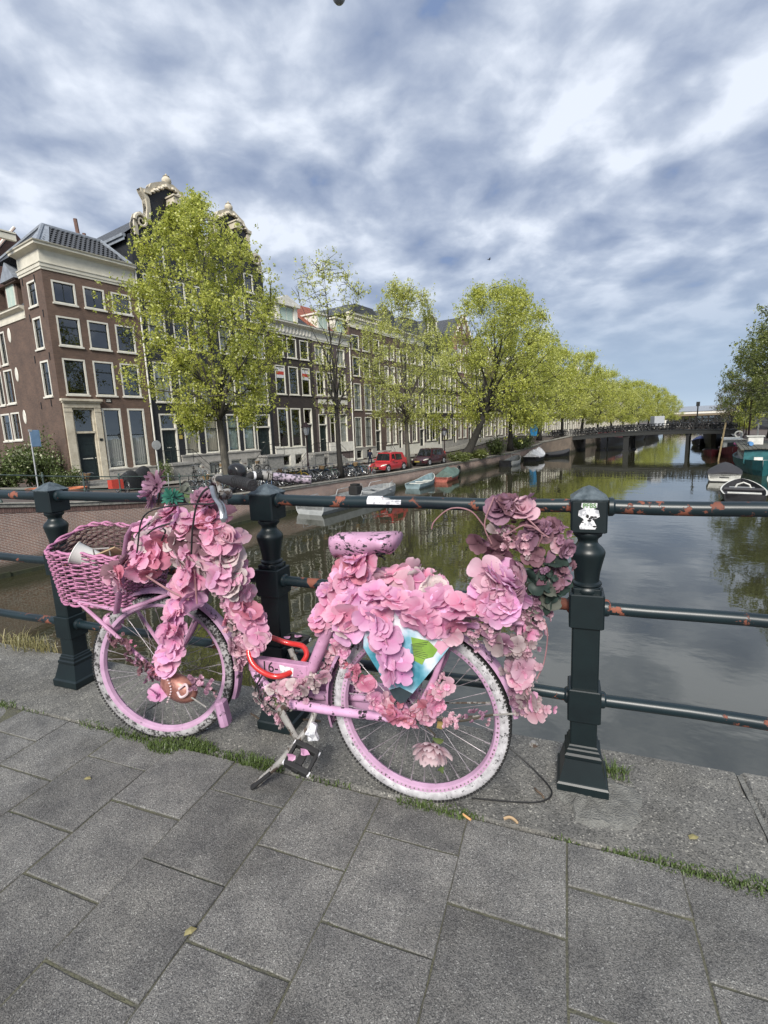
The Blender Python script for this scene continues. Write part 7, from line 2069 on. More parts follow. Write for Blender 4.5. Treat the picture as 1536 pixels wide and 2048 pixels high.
mb = MB(); mb.tube(catmull([q + Vector((.0, -.03, -.022)), q + Vector((.035, -.06, -.055)), q + Vector((.075, -.085, -.075)), q + Vector((.095, -.10, -.105)), q + Vector((.098, -.104, -.128))], 5), [.008] * 8 + [.009] * 9 + [.010, .009, .007, .005], 10, flat=(.6, 1.25)); mb.build('brake_lever', MAT['chrome'], bike, smooth=True)
mb = MB(); mb.tube(catmull([q + Vector((-.005, -.02, -.02)), q + Vector((-.03, -.04, -.04)), q + Vector((-.07, -.03, -.09)), q + Vector((-.10, -.02, -.17)), q + Vector((-.13, 0, -.26))], 6), .0035, 6); mb.tube(catmull([q + Vector((.06, -.07, -.04)), q + Vector((.02, -.05, -.075)), q + Vector((-.14, -.03, -.085)), q + Vector((-.33, 0, -.13)), q + Vector((-.38, 0, -.27))], 6), .003, 6); mb.build('brake_cable', MAT['cable_black'], bike, smooth=True)
mb = MB(); M_ = Matrix.Translation(B(-1.135, 1.112, .02)) @ Matrix.Rotation(radians(-72), 4, 'X') @ Matrix.Rotation(radians(18), 4, 'Y')
mb.lathe([(.0, .030), (.012, .0295), (.024, .024), (.033, .012), (.036, -.004), (.035, -.016), (.030, -.022), (0, -.022)], 22, M=M_, caps=False); be = mb.build('bell', MAT['bell_black'], bike, smooth=2)
mb = MB(); mb.lathe([(.008, .0302), (.006, .033), (0, .0335)], 10, M=M_, caps=False); mb.build('bell_glint', MAT['hull_blue'], be)  # blue disc painted in place of the reflection on the bell
mb = MB(); mb.tube([B(-1.14, 1.085, .02), B(-1.15, 1.06, .0)], .010, 8); mb.build('bell_mount', MAT['grip_rubber'], be)
# luggage rack
mb = MB()
for sg in (-1, 1):
    mb.tube(catmull([B(-.70, .672, sg * .05), B(-.62, .668, sg * .065), B(-.30, .668, sg * .065), B(-.10, .668, sg * .06)], 4), .006, 8)
    mb.tube([B(-.30, .667, sg * .066), B(-.36, .47, sg * .072), B(-.435, .31, sg * .07)], .0095, 10, flat=(1, .7))
for x in (-.60, -.45, -.30, -.15): mb.tube([B(x, .668, -.065), B(x, .668, .065)], .005, 8)
mb.tube([B(-.10, .668, -.06), B(-.09, .668, 0), B(-.10, .668, .06)], .006, 8)
mb.build('luggage_rack', MAT['pink_paint'], bike, smooth=True)
# printed board on the side of the rack
m, t, b = new_mat('board_print')
c_ = nd(t, 'ShaderNodeTexCoord')
n_ = nd(t, 'ShaderNodeTexNoise', i_Scale=9.0, i_Detail=5.0); t.links.new(c_.outputs['Object'], n_.inputs[0])
r_ = ramp(t, [(.40, (.04, .20, .27)), (.50, (.15, .37, .46)), (.58, (.42, .54, .62)), (.68, (.66, .68, .74))]); t.links.new(n_.outputs[0], r_.inputs[0])
t.links.new(r_.outputs[0], b.inputs['Base Color']); b.inputs['Roughness'].default_value = .38
pm('print_green', (.22, .38, .06), (.14, .26, .04), 20, .4); pm('print_pink', (.62, .36, .46), (.55, .28, .38), 20, .4); pm('board_edge', (.03, .05, .06), (.02, .03, .035), 20, .5)
bp_ = [(-.590, .645), (-.593, .545), (-.535, .460), (-.492, .392), (-.470, .374), (-.452, .382), (-.365, .500), (-.305, .588), (-.312, .612), (-.40, .655), (-.52, .690)]
mb = MB(); mb.prism([(x - BX, z) for x, z in bp_], -.094, -.088); pn = mb.build('pannier_board', MAT['board_print'], bike)
mb = MB(); mb.prism([(x - BX, z) for x, z in [(-.505, .415), (-.492, .392), (-.470, .374), (-.452, .382), (-.428, .415), (-.47, .43)]], -.0955, -.0943); mb.build('board_tip', MAT['board_edge'], pn)
mb = MB(); mb.prism([(x - BX, z) for x, z in [(-.43, .60), (-.375, .595), (-.345, .57), (-.36, .545), (-.385, .535), (-.395, .515), (-.42, .525), (-.425, .56)]], -.0960, -.0948); mb.build('print', MAT['print_green'], pn)
mb = MB(); mb.prism([(x - BX, z) for x, z in [(-.565, .575), (-.55, .585), (-.535, .575), (-.545, .560)]], -.0960, -.0948); mb.build('print', MAT['print_green'], pn)
mb = MB(); mb.prism([(x - BX, z) for x, z in [(-.345, .60), (-.31, .600), (-.307, .588), (-.335, .555), (-.36, .575)]], -.0958, -.0946); mb.build('print', MAT['print_pink'], pn)
mb = MB()
for k in range(9): mb.tube([B(-.43, .545 + .004 * k, -.0966), B(-.385 + .01 * sin(k), .535 + .007 * k, -.0966)], .0008, 4)
o = mb.build('print_lines', MAT['black_mark'], pn); o['kind'] = 'stuff'
# basket carrier and front light
mb = MB()
mb.tube([B(-1.885, .585, -.09), B(-1.76, .50, -.085), B(-1.495, .315, -.07)], .008, 8); mb.tube([B(-1.885, .585, .12), B(-1.76, .50, .09), B(-1.56, .315, .06)], .008, 8)
mb.tube([B(-1.66, .563, -.09), B(-1.90, .585, -.09), B(-1.91, .59, .12), B(-1.55, .60, .14), B(-1.38, .66, .02), B(-1.64, .562, -.085)], .008, 8)
mb.build('carrier', MAT['pink_paint'], bike, smooth=True)
mb = MB(); mb.tube([B(-1.66, .555, -.098), B(-1.61, .72, -.10), B(-1.565, .875, -.10), B(-1.54, .915, -.09), B(-1.47, .925, -.05), B(-1.36, .90, -.01)], [.012, .012, .012, .012, .011, .010], 8, flat=(.45, 1.4)); mb.build('carrier_strap', MAT['pink_paint'], bike, smooth=True)
mb = MB()
for k in range(4): mb.lathe([(.0035, 0), (.003, .002), (0, .003)], 7, B(-1.655 + .018 * k, .585 + .06 * k, -.106), M=Matrix.Rotation(pi / 2, 4, 'X'), caps=False)
mb.build('bolt', MAT['bare_metal'], bike)
mb = MB(); M_ = Matrix.Translation(B(-1.755, .49, -.04)) @ Matrix.Rotation(pi / 2, 4, 'Y') @ Matrix.Rotation(.5, 4, 'X')
mb.lathe([(0, -.055), (.02, -.05), (.034, -.03), (.040, 0), (.040, .02), (.034, .028), (0, .03)], 18, M=M_, caps=False); fl_ = mb.build('head_lamp', MAT['pink_paint'], bike, smooth=2)
for k in range(10):
    a = 2 * pi * k / 10; mb = MB(); mb.lathe([(0, -.005), (.004, 0), (0, .005)], 6, M_ @ Vector((.041 * cos(a), .041 * sin(a), .004)), caps=False); mb.build('bead', MAT['pearl'], fl_)
# bag of shells and beads at the front hub
mb = MB(); mb.lathe([(0, -.05), (.035, -.045), (.055, -.02), (.058, .01), (.045, .035), (.02, .048), (0, .05)], 16, M=Matrix.Translation(B(-1.375, .285, -.09)) @ Matrix.Rotation(.3, 4, 'Y') @ Matrix.Diagonal((1.5, .65, 1, 1)), caps=False); sh = mb.build('hub_ornament', MAT['rose_gold'], bike, smooth=2)
for k in range(9):
    mb = MB(); mb.lathe([(0, -.0045), (.0045, 0), (0, .0045)], 6, B(-1.385 + .012 * sin(k * .5), .33 - k * .011, -.131), caps=False); mb.build('bead', MAT['pearl'], sh)
mb = MB(); mb.tube(catmull([B(-1.34, .30, -.125), B(-1.31, .32, -.12), B(-1.30, .29, -.125), B(-1.33, .27, -.127), B(-1.345, .29, -.128)], 5), .005, 6); mb.build('scroll', MAT['pearl'], sh, smooth=True)

# things fixed to or carried by it
mb = MB(); pts = catmull([B(-1.075, .50, -.02), B(-1.072, .455, -.05), B(-1.045, .415, -.065), B(-.995, .388, -.068), B(-.94, .380, -.06), B(-.905, .385, .0), B(-.893, .405, .04), B(-.892, .425, .06), B(-.92, .445, .075), B(-.99, .45, .075), B(-1.06, .485, .04)], 6)
mb.tube(pts, .0102, 12)
for k in range(3, len(pts) - 2, 3): mb.tube([pts[k], pts[k] + (pts[k + 1] - pts[k]) * .12], .0110, 12)
lk = mb.build('lock_cable', MAT['lock_red'], None, smooth=True, loc=(BX, 1.42, 0), rot=(-.06, 0, 0)); tag(lk, 'red spiral cable lock looped round the pink frame', 'lock')
# ------------------------------------------------------------------ wicker basket
chipped('wicker_pink', (.48, .205, .345), (.11, .055, .07), 44, .53, .55, paint2=(.40, .15, .27), soft=.12, under2=(.15, .06, .10))
pm('wicker_brown', (.13, .075, .075), (.07, .04, .042), 30, .65)
bk = tag(link('basket', None, bike, B(-1.835, 0, .045)), None)
def bask(f, h, out=0.0):
    """point on the wall of the basket: f 0..1 round it, h 0..1 up"""
    a = 2 * pi * f
    rx, ry = (.222 + .045 * h) + out, (.135 + .035 * h) + out
    ca, sa = cos(a), sin(a)
    x = rx * (abs(ca) ** .72) * (1 if ca > 0 else -1); y = ry * (abs(sa) ** .72) * (1 if sa > 0 else -1)
    zt = .775 + .055 * (y / .17 + 1) * .5 * 1.6 + .012 * sin(a * 3)
    zb = .578 + .012 * (x / .26) + .012 * y / .17
    return Vector((x, y, zb + (zt - zb) * h))
NS = 46; ROWS = 23
def sprayed(mb):
    """the paint was sprayed from outside: the inward faces stay brown"""
    for i, f in enumerate(mb.f):
        P_ = [Vector(mb.v[j]) for j in f]; nrm = (P_[1] - P_[0]).cross(P_[2] - P_[0]); c = sum(P_, Vector()) / len(P_)
        if nrm.length > 0 and nrm.normalized().dot(Vector((c.x / .06, c.y / .03, 0)).normalized()) < -.05: mb.m[i] = 1
    return mb


for k in range(NS):
    mb = MB(); mb.tube([bask(k / NS, h) for h in (0, .33, .66, 1.02)], .0032, 5); mb.build('stake', MAT['wicker_brown'], bk)
for r_i in range(ROWS):
    h0 = (r_i + .5) / ROWS; mb = MB(); n = NS * 4; pts = []
    rs_ = random.Random(r_i)
    for i in range(n):
        f = i / n; w = sin(pi * (f * NS + r_i)); pts.append(bask(f, h0 + rs_.uniform(-.006, .006) + .008 * sin(f * 9 + r_i), .0062 * w))
    mb.tube(pts, [.0041 + .0009 * sin(i * .37 + r_i) for i in range(n)], 6, closed=True, flat=(1.0, .85))
    sprayed(mb); mb.build('wicker_strand', [MAT['wicker_pink'], MAT['wicker_brown']], bk, smooth=2)
for q, hh in ((0, 1.0), (1, 1.03), (2, -.02)):
    mb = MB(); n = 120; mb.tube([bask(i / n, hh, .004 * sin(i * 1.0 + q * 2.1)) + Vector((0, 0, .004 * cos(i + q * 2.1))) for i in range(n)], .0056, 6, closed=True); mb.build('wicker_strand', MAT['wicker_pink'], bk, smooth=2)
mb = MB()
for k in range(9):
    y = -.12 + k * .03; xx = .215 * sqrt(max(.05, 1 - (y / .15) ** 2)); mb.tube([(-xx, y, .582), (xx, y, .595)], .006, 5)
mb.build('base_weave', MAT['wicker_brown'], bk)
mb = MB(); mb.tube([(.10, -.158, .79), (.10, -.162, .815), (.17, -.148, .82), (.17, -.145, .79)], .0032, 6); mb.build('basket_handle', MAT['bare_metal'], bk, smooth=True)
pm('tape_blue', (.09, .10, .20), (.06, .07, .15), 20, .6)
mb = MB(); mb.tube([(.135, .150, .90), (.13, .14, .86), (.13, .13, .80)], .008, 6, flat=(.4, 1.3)); mb.build('tape', MAT['tape_blue'], bk)
# cup and folded cardboard lying in it
pm('cup_white', (.72, .71, .68), (.62, .61, .58), 10, .5); pm('cardboard', (.42, .30, .18), (.34, .24, .14), 8, .8)
mb = MB(); mb.lathe([(.0, .0), (.032, .0), (.044, .10), (.047, .103), (.045, .106), (.042, .103), (.030, .004), (0, .004)], 20, caps=False)
tag(mb.build('paper_cup', MAT['cup_white'], None, smooth=True, loc=(-1.765, 1.405, .752), rot=(.35, -1.05, .2)), 'white paper cup lying in the wicker basket', 'cup')
mb = MB(); mb.box(-.075, .075, -.003, .003, -.05, .05); mb.box(-.075, .075, .003, .05, -.05, -.046)
tag(mb.build('cardboard_piece', MAT['cardboard'], None, loc=(-1.70, 1.40, .775), rot=(.9, -.35, .1)), 'folded brown cardboard piece beside the cup in the wicker basket', 'cardboard')
mb = MB(); hp = []
for k in range(18):
    q = 2 * pi * k / 18; hp.append((.00105 * 16 * sin(q) ** 3, .00105 * (13 * cos(q) - 5 * cos(2 * q) - 2 * cos(3 * q) - cos(4 * q))))
mb.prism(hp, -.005, .005); ht = mb.build('padlock', MAT['gold'], None, loc=(-1.515, 1.40, .845), rot=(0, .2, .2)); tag(ht, 'small gold heart shaped padlock hanging on the basket strap', 'padlock')
mb = MB(); mb.tube([(-.008, 0, .014), (-.008, 0, .026), (0, 0, .032), (.008, 0, .026), (.008, 0, .014)], .002, 6); mb.build('shackle', MAT['bare_metal'], ht)
mb = MB(); mb.box(-.009, .009, -.006, .006, -.014, .012); pk = mb.build('padlock', MAT['gold'], None, loc=(-.345, 1.375, .315), rot=(0, .15, 0)); tag(pk, 'small brass padlock hanging at the rear hub above the single flower', 'padlock')
mb = MB(); mb.tube([(-.006, 0, .012), (-.006, 0, .024), (0, 0, .029), (.006, 0, .024), (.006, 0, .012)], .0018, 6); mb.build('shackle', MAT['bare_metal'], pk)

# ------------------------------------------------------------------ artificial flowers
def petalmat(name, tip, base, vein=.12, rough=.6):
    m, t, b = new_mat(name)
    at = nd(t, 'ShaderNodeAttribute', attribute_name='reach')
    oi = nd(t, 'ShaderNodeObjectInfo')
    g = nd(t, 'ShaderNodeNewGeometry')
    n = nd(t, 'ShaderNodeTexNoise', i_Scale=55.0, i_Detail=3.0); t.links.new(g.outputs['Position'], n.inputs[0])
    ad = nd(t, 'ShaderNodeMath', operation='MULTIPLY_ADD', i_1=.5, i_2=-.25); t.links.new(n.outputs[0], ad.inputs[0])
    a2 = nd(t, 'ShaderNodeMath', operation='ADD', use_clamp=True); t.links.new(at.outputs['Fac'], a2.inputs[0]); t.links.new(ad.outputs[0], a2.inputs[1])
    r = ramp(t, [(.0, base), (.55, tuple((p + q) / 2 for p, q in zip(tip, base))), (1, tip)]); t.links.new(a2.outputs[0], r.inputs[0])
    hs = nd(t, 'ShaderNodeHueSaturation'); mr = nd(t, 'ShaderNodeMapRange'); mr.inputs[3].default_value = .78; mr.inputs[4].default_value = 1.10
    t.links.new(oi.outputs['Random'], mr.inputs[0]); t.links.new(mr.outputs[0], hs.inputs['Value'])
    m2 = nd(t, 'ShaderNodeMapRange'); m2.inputs[3].default_value = .485; m2.inputs[4].default_value = .515
    fr_ = nd(t, 'ShaderNodeMath', operation='FRACT'); ml = nd(t, 'ShaderNodeMath', operation='MULTIPLY', i_1=7.31); t.links.new(oi.outputs['Random'], ml.inputs[0]); t.links.new(ml.outputs[0], fr_.inputs[0]); t.links.new(fr_.outputs[0], m2.inputs[0]); t.links.new(m2.outputs[0], hs.inputs['Hue'])
    t.links.new(r.outputs[0], hs.inputs['Color']); t.links.new(hs.outputs[0], b.inputs['Base Color'])
    b.inputs['Roughness'].default_value = rough
    b.inputs['Specular IOR Level'].default_value = .25
    tl = nd(t, 'ShaderNodeBsdfTranslucent'); t.links.new(hs.outputs[0], tl.inputs[0])
    mx_ = nd(t, 'ShaderNodeMixShader'); mx_.inputs[0].default_value = .38; t.links.new(b.outputs[0], mx_.inputs[1]); t.links.new(tl.outputs[0], mx_.inputs[2])
    t.links.new(mx_.outputs[0], t.nodes['Material Output'].inputs[0])
    return m


PET = {
    'bright': petalmat('petal_bright', (.85, .50, .65), (.68, .235, .41)),
    'orchid': petalmat('petal_orchid', (.86, .53, .74), (.70, .28, .54)),
    'rose': petalmat('petal_rose', (.70, .29, .38), (.50, .15, .23)),
    'cream': petalmat('petal_cream', (.72, .64, .63), (.60, .46, .48)),
    'blush': petalmat('petal_blush', (.74, .51, .58), (.54, .27, .36)),
    'dusty': petalmat('petal_dusty', (.29, .155, .19), (.12, .055, .075)),
    'mauve': petalmat('petal_mauve', (.44, .26, .35), (.19, .085, .14)),
    'faded': petalmat('petal_faded', (.46, .38, .38), (.25, .18, .19)),
    'leafdark': petalmat('leaf_dark', (.045, .075, .062), (.03, .045, .04), rough=.45),
    'leafgrey': petalmat('leaf_grey', (.16, .17, .14), (.09, .10, .085)),
    'leafgreen': petalmat('leaf_green', (.20, .26, .09), (.09, .15, .06)),
    'jade': petalmat('leaf_jade', (.05, .22, .14), (.03, .12, .09)),
}


def add_petal(V, Fc, Rch, base_ang, tilt, length, width, cup, curl, r0=.0, nu=4, nv=5, z0=0.0, rnd=None, notch=.0):
    o = len(V)
    prof = ((0, .22), (.22, .58), (.46, .90), (.66, 1.0), (.83, .90), (.945, .62), (1.0, .28)) if nv > 4 else ((0, .25), (.3, .68), (.62, 1.0), (.88, .80), (1.0, .30))
    nv = len(prof) - 1
    for i in range(nv + 1):
        f, w = prof[i]; w *= width
        th = tilt + curl * f * f
        d = r0 + length * (f - .18 * curl * f * f * .3)
        for j in range(nu + 1):
            g = j / nu * 2 - 1
            lat = w * g
            rr = d * cos(th) - (notch * length * (1 - abs(g)) if i == nv else 0)
            zz = d * sin(th) + cup * length * (g * g) * (.3 + .7 * f) + (rnd.uniform(-.035, .035) * length if rnd else 0) + z0
            x = rr * cos(base_ang) - lat * sin(base_ang); y = rr * sin(base_ang) + lat * cos(base_ang)
            V.append((x, y, zz)); Rch.append(f)
    n = nu + 1
    for i in range(nv):
        for j in range(nu):
            Fc.append((o + i * n + j, o + i * n + j + 1, o + (i + 1) * n + j + 1, o + (i + 1) * n + j))


def flower_mesh(kind, seed, mat):
    r = random.Random(seed); V = []; Fc = []; Rch = []
    if kind == 'hydrangea':            # four or five broad rounded petals, cupped
        n = r.choice((4, 4, 5))
        for k in range(n):
            add_petal(V, Fc, Rch, 2 * pi * k / n + r.uniform(-.15, .15), r.uniform(.12, .45), 1.0 * r.uniform(.88, 1.08), .60 * r.uniform(.92, 1.1), r.uniform(.04, .17), r.uniform(-.45, .12), .05, rnd=r)
    elif kind == 'peony':
        for ring, (n, tl, ln) in enumerate(((6, .15, 1.0), (5, .55, .82), (4, .95, .6), (3, 1.25, .42))):
            for k in range(n):
                add_petal(V, Fc, Rch, 2 * pi * k / n + ring * .6 + r.uniform(-.2, .2), tl + r.uniform(-.15, .15), ln * r.uniform(.85, 1.1), .50 * ln + .05, r.uniform(.08, .22), r.uniform(-.3, .3), .04, rnd=r, notch=.04)
    elif kind == 'daisy':
        n = 13
        for k in range(n):
            add_petal(V, Fc, Rch, 2 * pi * k / n + r.uniform(-.08, .08), r.uniform(.05, .45), 1.0 * r.uniform(.85, 1.1), .15, .05, r.uniform(-.2, .3), .12, nu=2, nv=4, rnd=r)
    elif kind == 'bloom':              # pendent dahlia seen from the side
        for ring, (n, tl, ln) in enumerate(((9, .1, 1.0), (8, .45, .9), (7, .8, .75))):
            for k in range(n):
                add_petal(V, Fc, Rch, 2 * pi * k / n + ring * .35, tl + r.uniform(-.1, .1), ln * r.uniform(.9, 1.08), .24, .12, .25, .05, nu=3, rnd=r)
    elif kind == 'small':              # head of small four petalled florets
        for q in range(7):
            a0 = r.random() * 6.28; c = Vector((r.gauss(0, .5), r.gauss(0, .5), r.gauss(0, .25))); tl = r.uniform(-.6, .6); o = len(V)
            for k in range(4):
                add_petal(V, Fc, Rch, a0 + pi / 2 * k, r.uniform(.1, .5), .36, .19, .15, .1, .02, nu=2, nv=3, rnd=r)
            M_ = Matrix.Translation(c) @ Matrix.Rotation(tl, 4, 'X') @ Matrix.Rotation(r.uniform(-.7, .7), 4, 'Y')
            for i in range(o, len(V)): V[i] = tuple(M_ @ Vector(V[i]))
    elif kind == 'leaf':
        add_petal(V, Fc, Rch, 0, .1, 1.5, .42, .12, -.5, .0, nu=4, nv=7, rnd=r)
    me = bpy.data.meshes.new('flower')
    me.from_pydata(V, [], Fc); me.shade_smooth()
    at = me.attributes.new('reach', 'FLOAT', 'POINT'); at.data.foreach_set('value', Rch)
    me.materials.append(mat)
    return me


BLOOM = petalmat('petal_bloom', (.84, .68, .72), (.70, .42, .52))
FM = {}
def fmesh(kind, col, k):
    key = (kind, col, k)
    if key not in FM: FM[key] = flower_mesh(kind, hash((kind, k)) % 1000 if False else k * 13 + len(kind), PET[col])
    return FM[key]


FR = random.Random(77)
CAMV = Vector((0, 0, H_EYE))
def garland(name, label, path, width, n, cols, kinds=(('hydrangea', 1),), size=.036, depth=.03, out=(0, -1, .25), wire=True, spread_y=None, size_var=.3, back=0):
    """flowers crowded along a path on the bicycle; each is a mesh of its own under the garland"""
    pts = [B(x, z, y) for x, z, y in path]
    cm = catmull(pts, 8)
    g = MB(); g.tube(cm, .004, 5)
    go = g.build('garland', MAT['stem_wire'], bike)
    if label: go['label'] = label
    outv = Vector(out).normalized()
    for i in range(n):
        f = (i + FR.random()) / n * (len(cm) - 1); k = min(int(f), len(cm) - 2); c = cm[k].lerp(cm[k + 1], f - k); d = (cm[k + 1] - cm[k]).normalized()
        side = d.cross(outv).normalized()
        u = FR.uniform(-1, 1); q = FR.random() if i >= back else -FR.random()
        w = width(f / (len(cm) - 1)) if callable(width) else width
        pos = c + side * (u * w) + outv * (depth * (1 - .6 * u * u) * (.35 + .65 * q) if q > 0 else depth * q) + d * FR.uniform(-.01, .01)
        nrm = (outv * (1.0 if q > 0 else -.6) + side * u * 1.15 + Vector((FR.gauss(0, .38), FR.gauss(0, .3), FR.gauss(0, .38)))).normalized()
        kd = FR.choices([a for a, _ in kinds], [b_ for _, b_ in kinds])[0]
        col = FR.choices([a for a, _ in cols], [b_ for _, b_ in cols])[0]
        o = link('leaf' if kd == 'leaf' else 'flower', fmesh(kd, col, FR.randrange(5)), go, pos)
        o.rotation_mode = 'QUATERNION'
        o.rotation_quaternion = nrm.to_track_quat('Z', 'Y') @ Matrix.Rotation(FR.random() * 6.28, 3, 'Z').to_quaternion()
        s_ = size * FR.uniform(1 - size_var, 1 + size_var) * (1.12 if kd == 'peony' else 1)
        o.scale = (s_, s_, s_)
    return go


pm('stem_wire', (.06, .05, .035), (.03, .025, .02), 30, .7)
BR = (('bright', 6), ('orchid', 3), ('rose', 1)); MIXD = (('bright', 3), ('blush', 3), ('cream', 3), ('rose', 3), ('orchid', 1))
# front mass over the head tube and basket edge
garland('garland', 'thick mass of pink, cream and rose petals over the head tube', [(-1.50, .80, -.10), (-1.42, .885, -.08), (-1.33, .905, -.08), (-1.24, .905, -.08), (-1.15, .895, -.09), (-1.10, .84, -.08)], .065, 46, (('bright', 5), ('rose', 4), ('cream', 2), ('blush', 2), ('orchid', 3), ('dusty', 2)), (('hydrangea', 8), ('peony', 1)), .042, .045, (0, -1, .45))
garland('garland', None, [(-1.60, .74, -.14), (-1.53, .74, -.15), (-1.45, .78, -.13), (-1.38, .80, -.11)], .045, 16, (('blush', 4), ('rose', 2), ('dusty', 1), ('bright', 2)), (('peony', 1), ('hydrangea', 3)), .037, .03)
garland('garland', None, [(-1.34, .86, -.07), (-1.26, .82, -.08), (-1.20, .78, -.08), (-1.12, .76, -.08)], .06, 26, (('bright', 5), ('cream', 3), ('orchid', 3), ('blush', 2)), (('hydrangea', 1),), .044, .045)
garland('garland', 'cream and faded petals at the right of the front mass', [(-1.17, .84, -.05), (-1.13, .80, -.06), (-1.10, .74, -.06), (-1.085, .70, -.05)], .04, 16, (('cream', 4), ('blush', 2), ('bright', 2)), (('peony', 1), ('hydrangea', 4)), .040, .04)
# hanging along the fork over the front wheel
garland('garland', 'string of large bright pink petals hanging along the fork', [(-1.27, .77, -.08), (-1.30, .68, -.09), (-1.34, .56, -.10), (-1.365, .46, -.10), (-1.405, .36, -.10)], lambda f: .055 * (1 - .35 * f), 36, BR, (('hydrangea', 1),), .041, .04)
# along the down tube
garland('garland', 'dense bright pink petals covering the down tube', [(-1.16, .80, -.04), (-1.12, .70, -.04), (-1.095, .62, -.035), (-1.06, .54, -.035), (-1.03, .485, -.03)], lambda f: .042 * (1 - .2 * f), 34, (('bright', 5), ('blush', 1), ('rose', 1)), (('hydrangea', 1),), .037, .035, (.35, -1, .2))
garland('garland', None, [(-1.20, .74, -.035), (-1.155, .61, -.035), (-1.12, .48, -.035), (-1.105, .385, -.03)], .022, 26, (('blush', 3), ('faded', 2), ('rose', 1)), (('peony', 1), ('small', 1)), .027, .03)
# seat tube
garland('garland', 'bright pink petals up the seat tube under the saddle', [(-.60, .80, -.03), (-.655, .775, -.03), (-.715, .72, -.02), (-.765, .64, -.01), (-.81, .565, -.0)], .030, 28, (('bright', 6), ('orchid', 1), ('rose', 1)), (('hydrangea', 1),), .037, .038, (-.15, -1, .25))
garland('garland', None, [(-.59, .82, -.02), (-.63, .79, -.03), (-.66, .75, -.03)], .035, 10, BR, (('hydrangea', 1),), .042, .03)
garland('garland', 'small faded petals behind the seat tube', [(-.77, .56, .05), (-.74, .50, .05), (-.76, .43, .05), (-.80, .37, .05)], .022, 14, (('blush', 2), ('faded', 1), ('rose', 1)), (('small', 1),), .030, .02)
# rack
garland('garland', 'row of large bright pink petals along the luggage rack', [(-.67, .645, -.09), (-.60, .675, -.085), (-.52, .69, -.09), (-.42, .695, -.09), (-.33, .69, -.09), (-.25, .705, -.09), (-.17, .72, -.085), (-.125, .715, -.08)], .044, 46, (('bright', 6), ('orchid', 3), ('rose', 1)), (('hydrangea', 1),), .043, .042, (0, -1, .5))
garland('garland', 'cream petals on top of the luggage rack', [(-.70, .67, -.04), (-.62, .72, .0), (-.52, .745, .02), (-.42, .745, .02), (-.36, .725, .02)], .04, 20, (('cream', 3), ('blush', 2), ('bright', 2)), (('peony', 1), ('hydrangea', 3)), .038, .03, (0, -.5, 1))
garland('garland', None, [(-.69, .635, -.06), (-.655, .615, -.08), (-.635, .60, -.08)], .025, 6, (('cream', 3), ('orchid', 2)), (('hydrangea', 1),), .046, .035)
garland('garland', 'orchid pink petals hanging over the printed board', [(-.535, .67, -.11), (-.515, .61, -.115), (-.49, .54, -.115), (-.465, .475, -.115)], .022, 15, (('orchid', 6), ('bright', 1)), (('hydrangea', 1),), .043, .032)
garland('garland', 'band of faded florets under the rack petals', [(-.30, .63, -.08), (-.22, .625, -.08), (-.15, .62, -.07), (-.09, .60, -.06)], .025, 16, (('blush', 3), ('faded', 2), ('mauve', 1)), (('small', 2), ('hydrangea', 1)), .032, .025)
garland('garland', None, [(-.70, .54, -.06), (-.66, .48, -.085), (-.60, .42, -.09), (-.535, .365, -.09), (-.465, .335, -.09), (-.40, .355, -.09), (-.35, .41, -.09), (-.325, .48, -.085)], .018, 46, (('rose', 2), ('bright', 2), ('blush', 3)), (('small', 1), ('hydrangea', 1)), .026, .025)
# tall dry looking bouquet at the tail
bq = [(-.22, .93, -.04), (-.15, .90, -.03), (-.09, .93, -.03), (-.035, .91, -.01), (.015, .905, .0)]
garland('garland', 'tall faded mauve bouquet tied at the tail of the bicycle', bq, .040, 28, (('dusty', 4), ('mauve', 3), ('faded', 1), ('blush', 1)), (('peony', 2), ('hydrangea', 4), ('small', 3)), .028, .05, (0, -1, .35))
garland('garland', None, [(-.16, .85, -.03), (-.08, .84, -.03), (-.02, .82, -.02), (.005, .79, -.01)], .045, 28, (('dusty', 5), ('leafdark', 3), ('faded', 2), ('mauve', 1)), (('hydrangea', 2), ('small', 1), ('leaf', 2)), .028, .04)
garland('garland', 'dark leaves low in the faded bouquet', [(-.14, .80, -.03), (-.07, .78, -.04), (-.015, .76, -.02), (-.06, .73, -.02), (-.03, .70, -.02)], .04, 24, (('leafdark', 6), ('leafgrey', 2), ('dusty', 3)), (('leaf', 3), ('hydrangea', 1)), .032, .04, (0, -1, .1))
garland('garland', None, [(-.20, .81, -.06), (-.16, .775, -.07), (-.10, .77, -.06)], .03, 10, (('orchid', 2), ('blush', 2), ('mauve', 1)), (('hydrangea', 1), ('peony', 1)), .042, .035)
garland('garland', None, [(-.165, 1.0, -.02), (-.13, .985, -.02), (-.09, 1.005, -.02)], .022, 8, (('mauve', 2), ('blush', 2), ('dusty', 1)), (('peony', 1), ('hydrangea', 1)), .034, .03, (0, -.6, .8))
garland('garland', 'pale florets trailing down behind the rear wheel', [(-.075, .72, -.03), (-.070, .64, -.03), (-.095, .57, -.03), (-.105, .50, -.03), (-.075, .42, -.03), (-.07, .39, -.03)], .030, 42, (('blush', 4), ('bright', 2), ('faded', 2), ('mauve', 2)), (('small', 3), ('hydrangea', 1)), .033, .035)
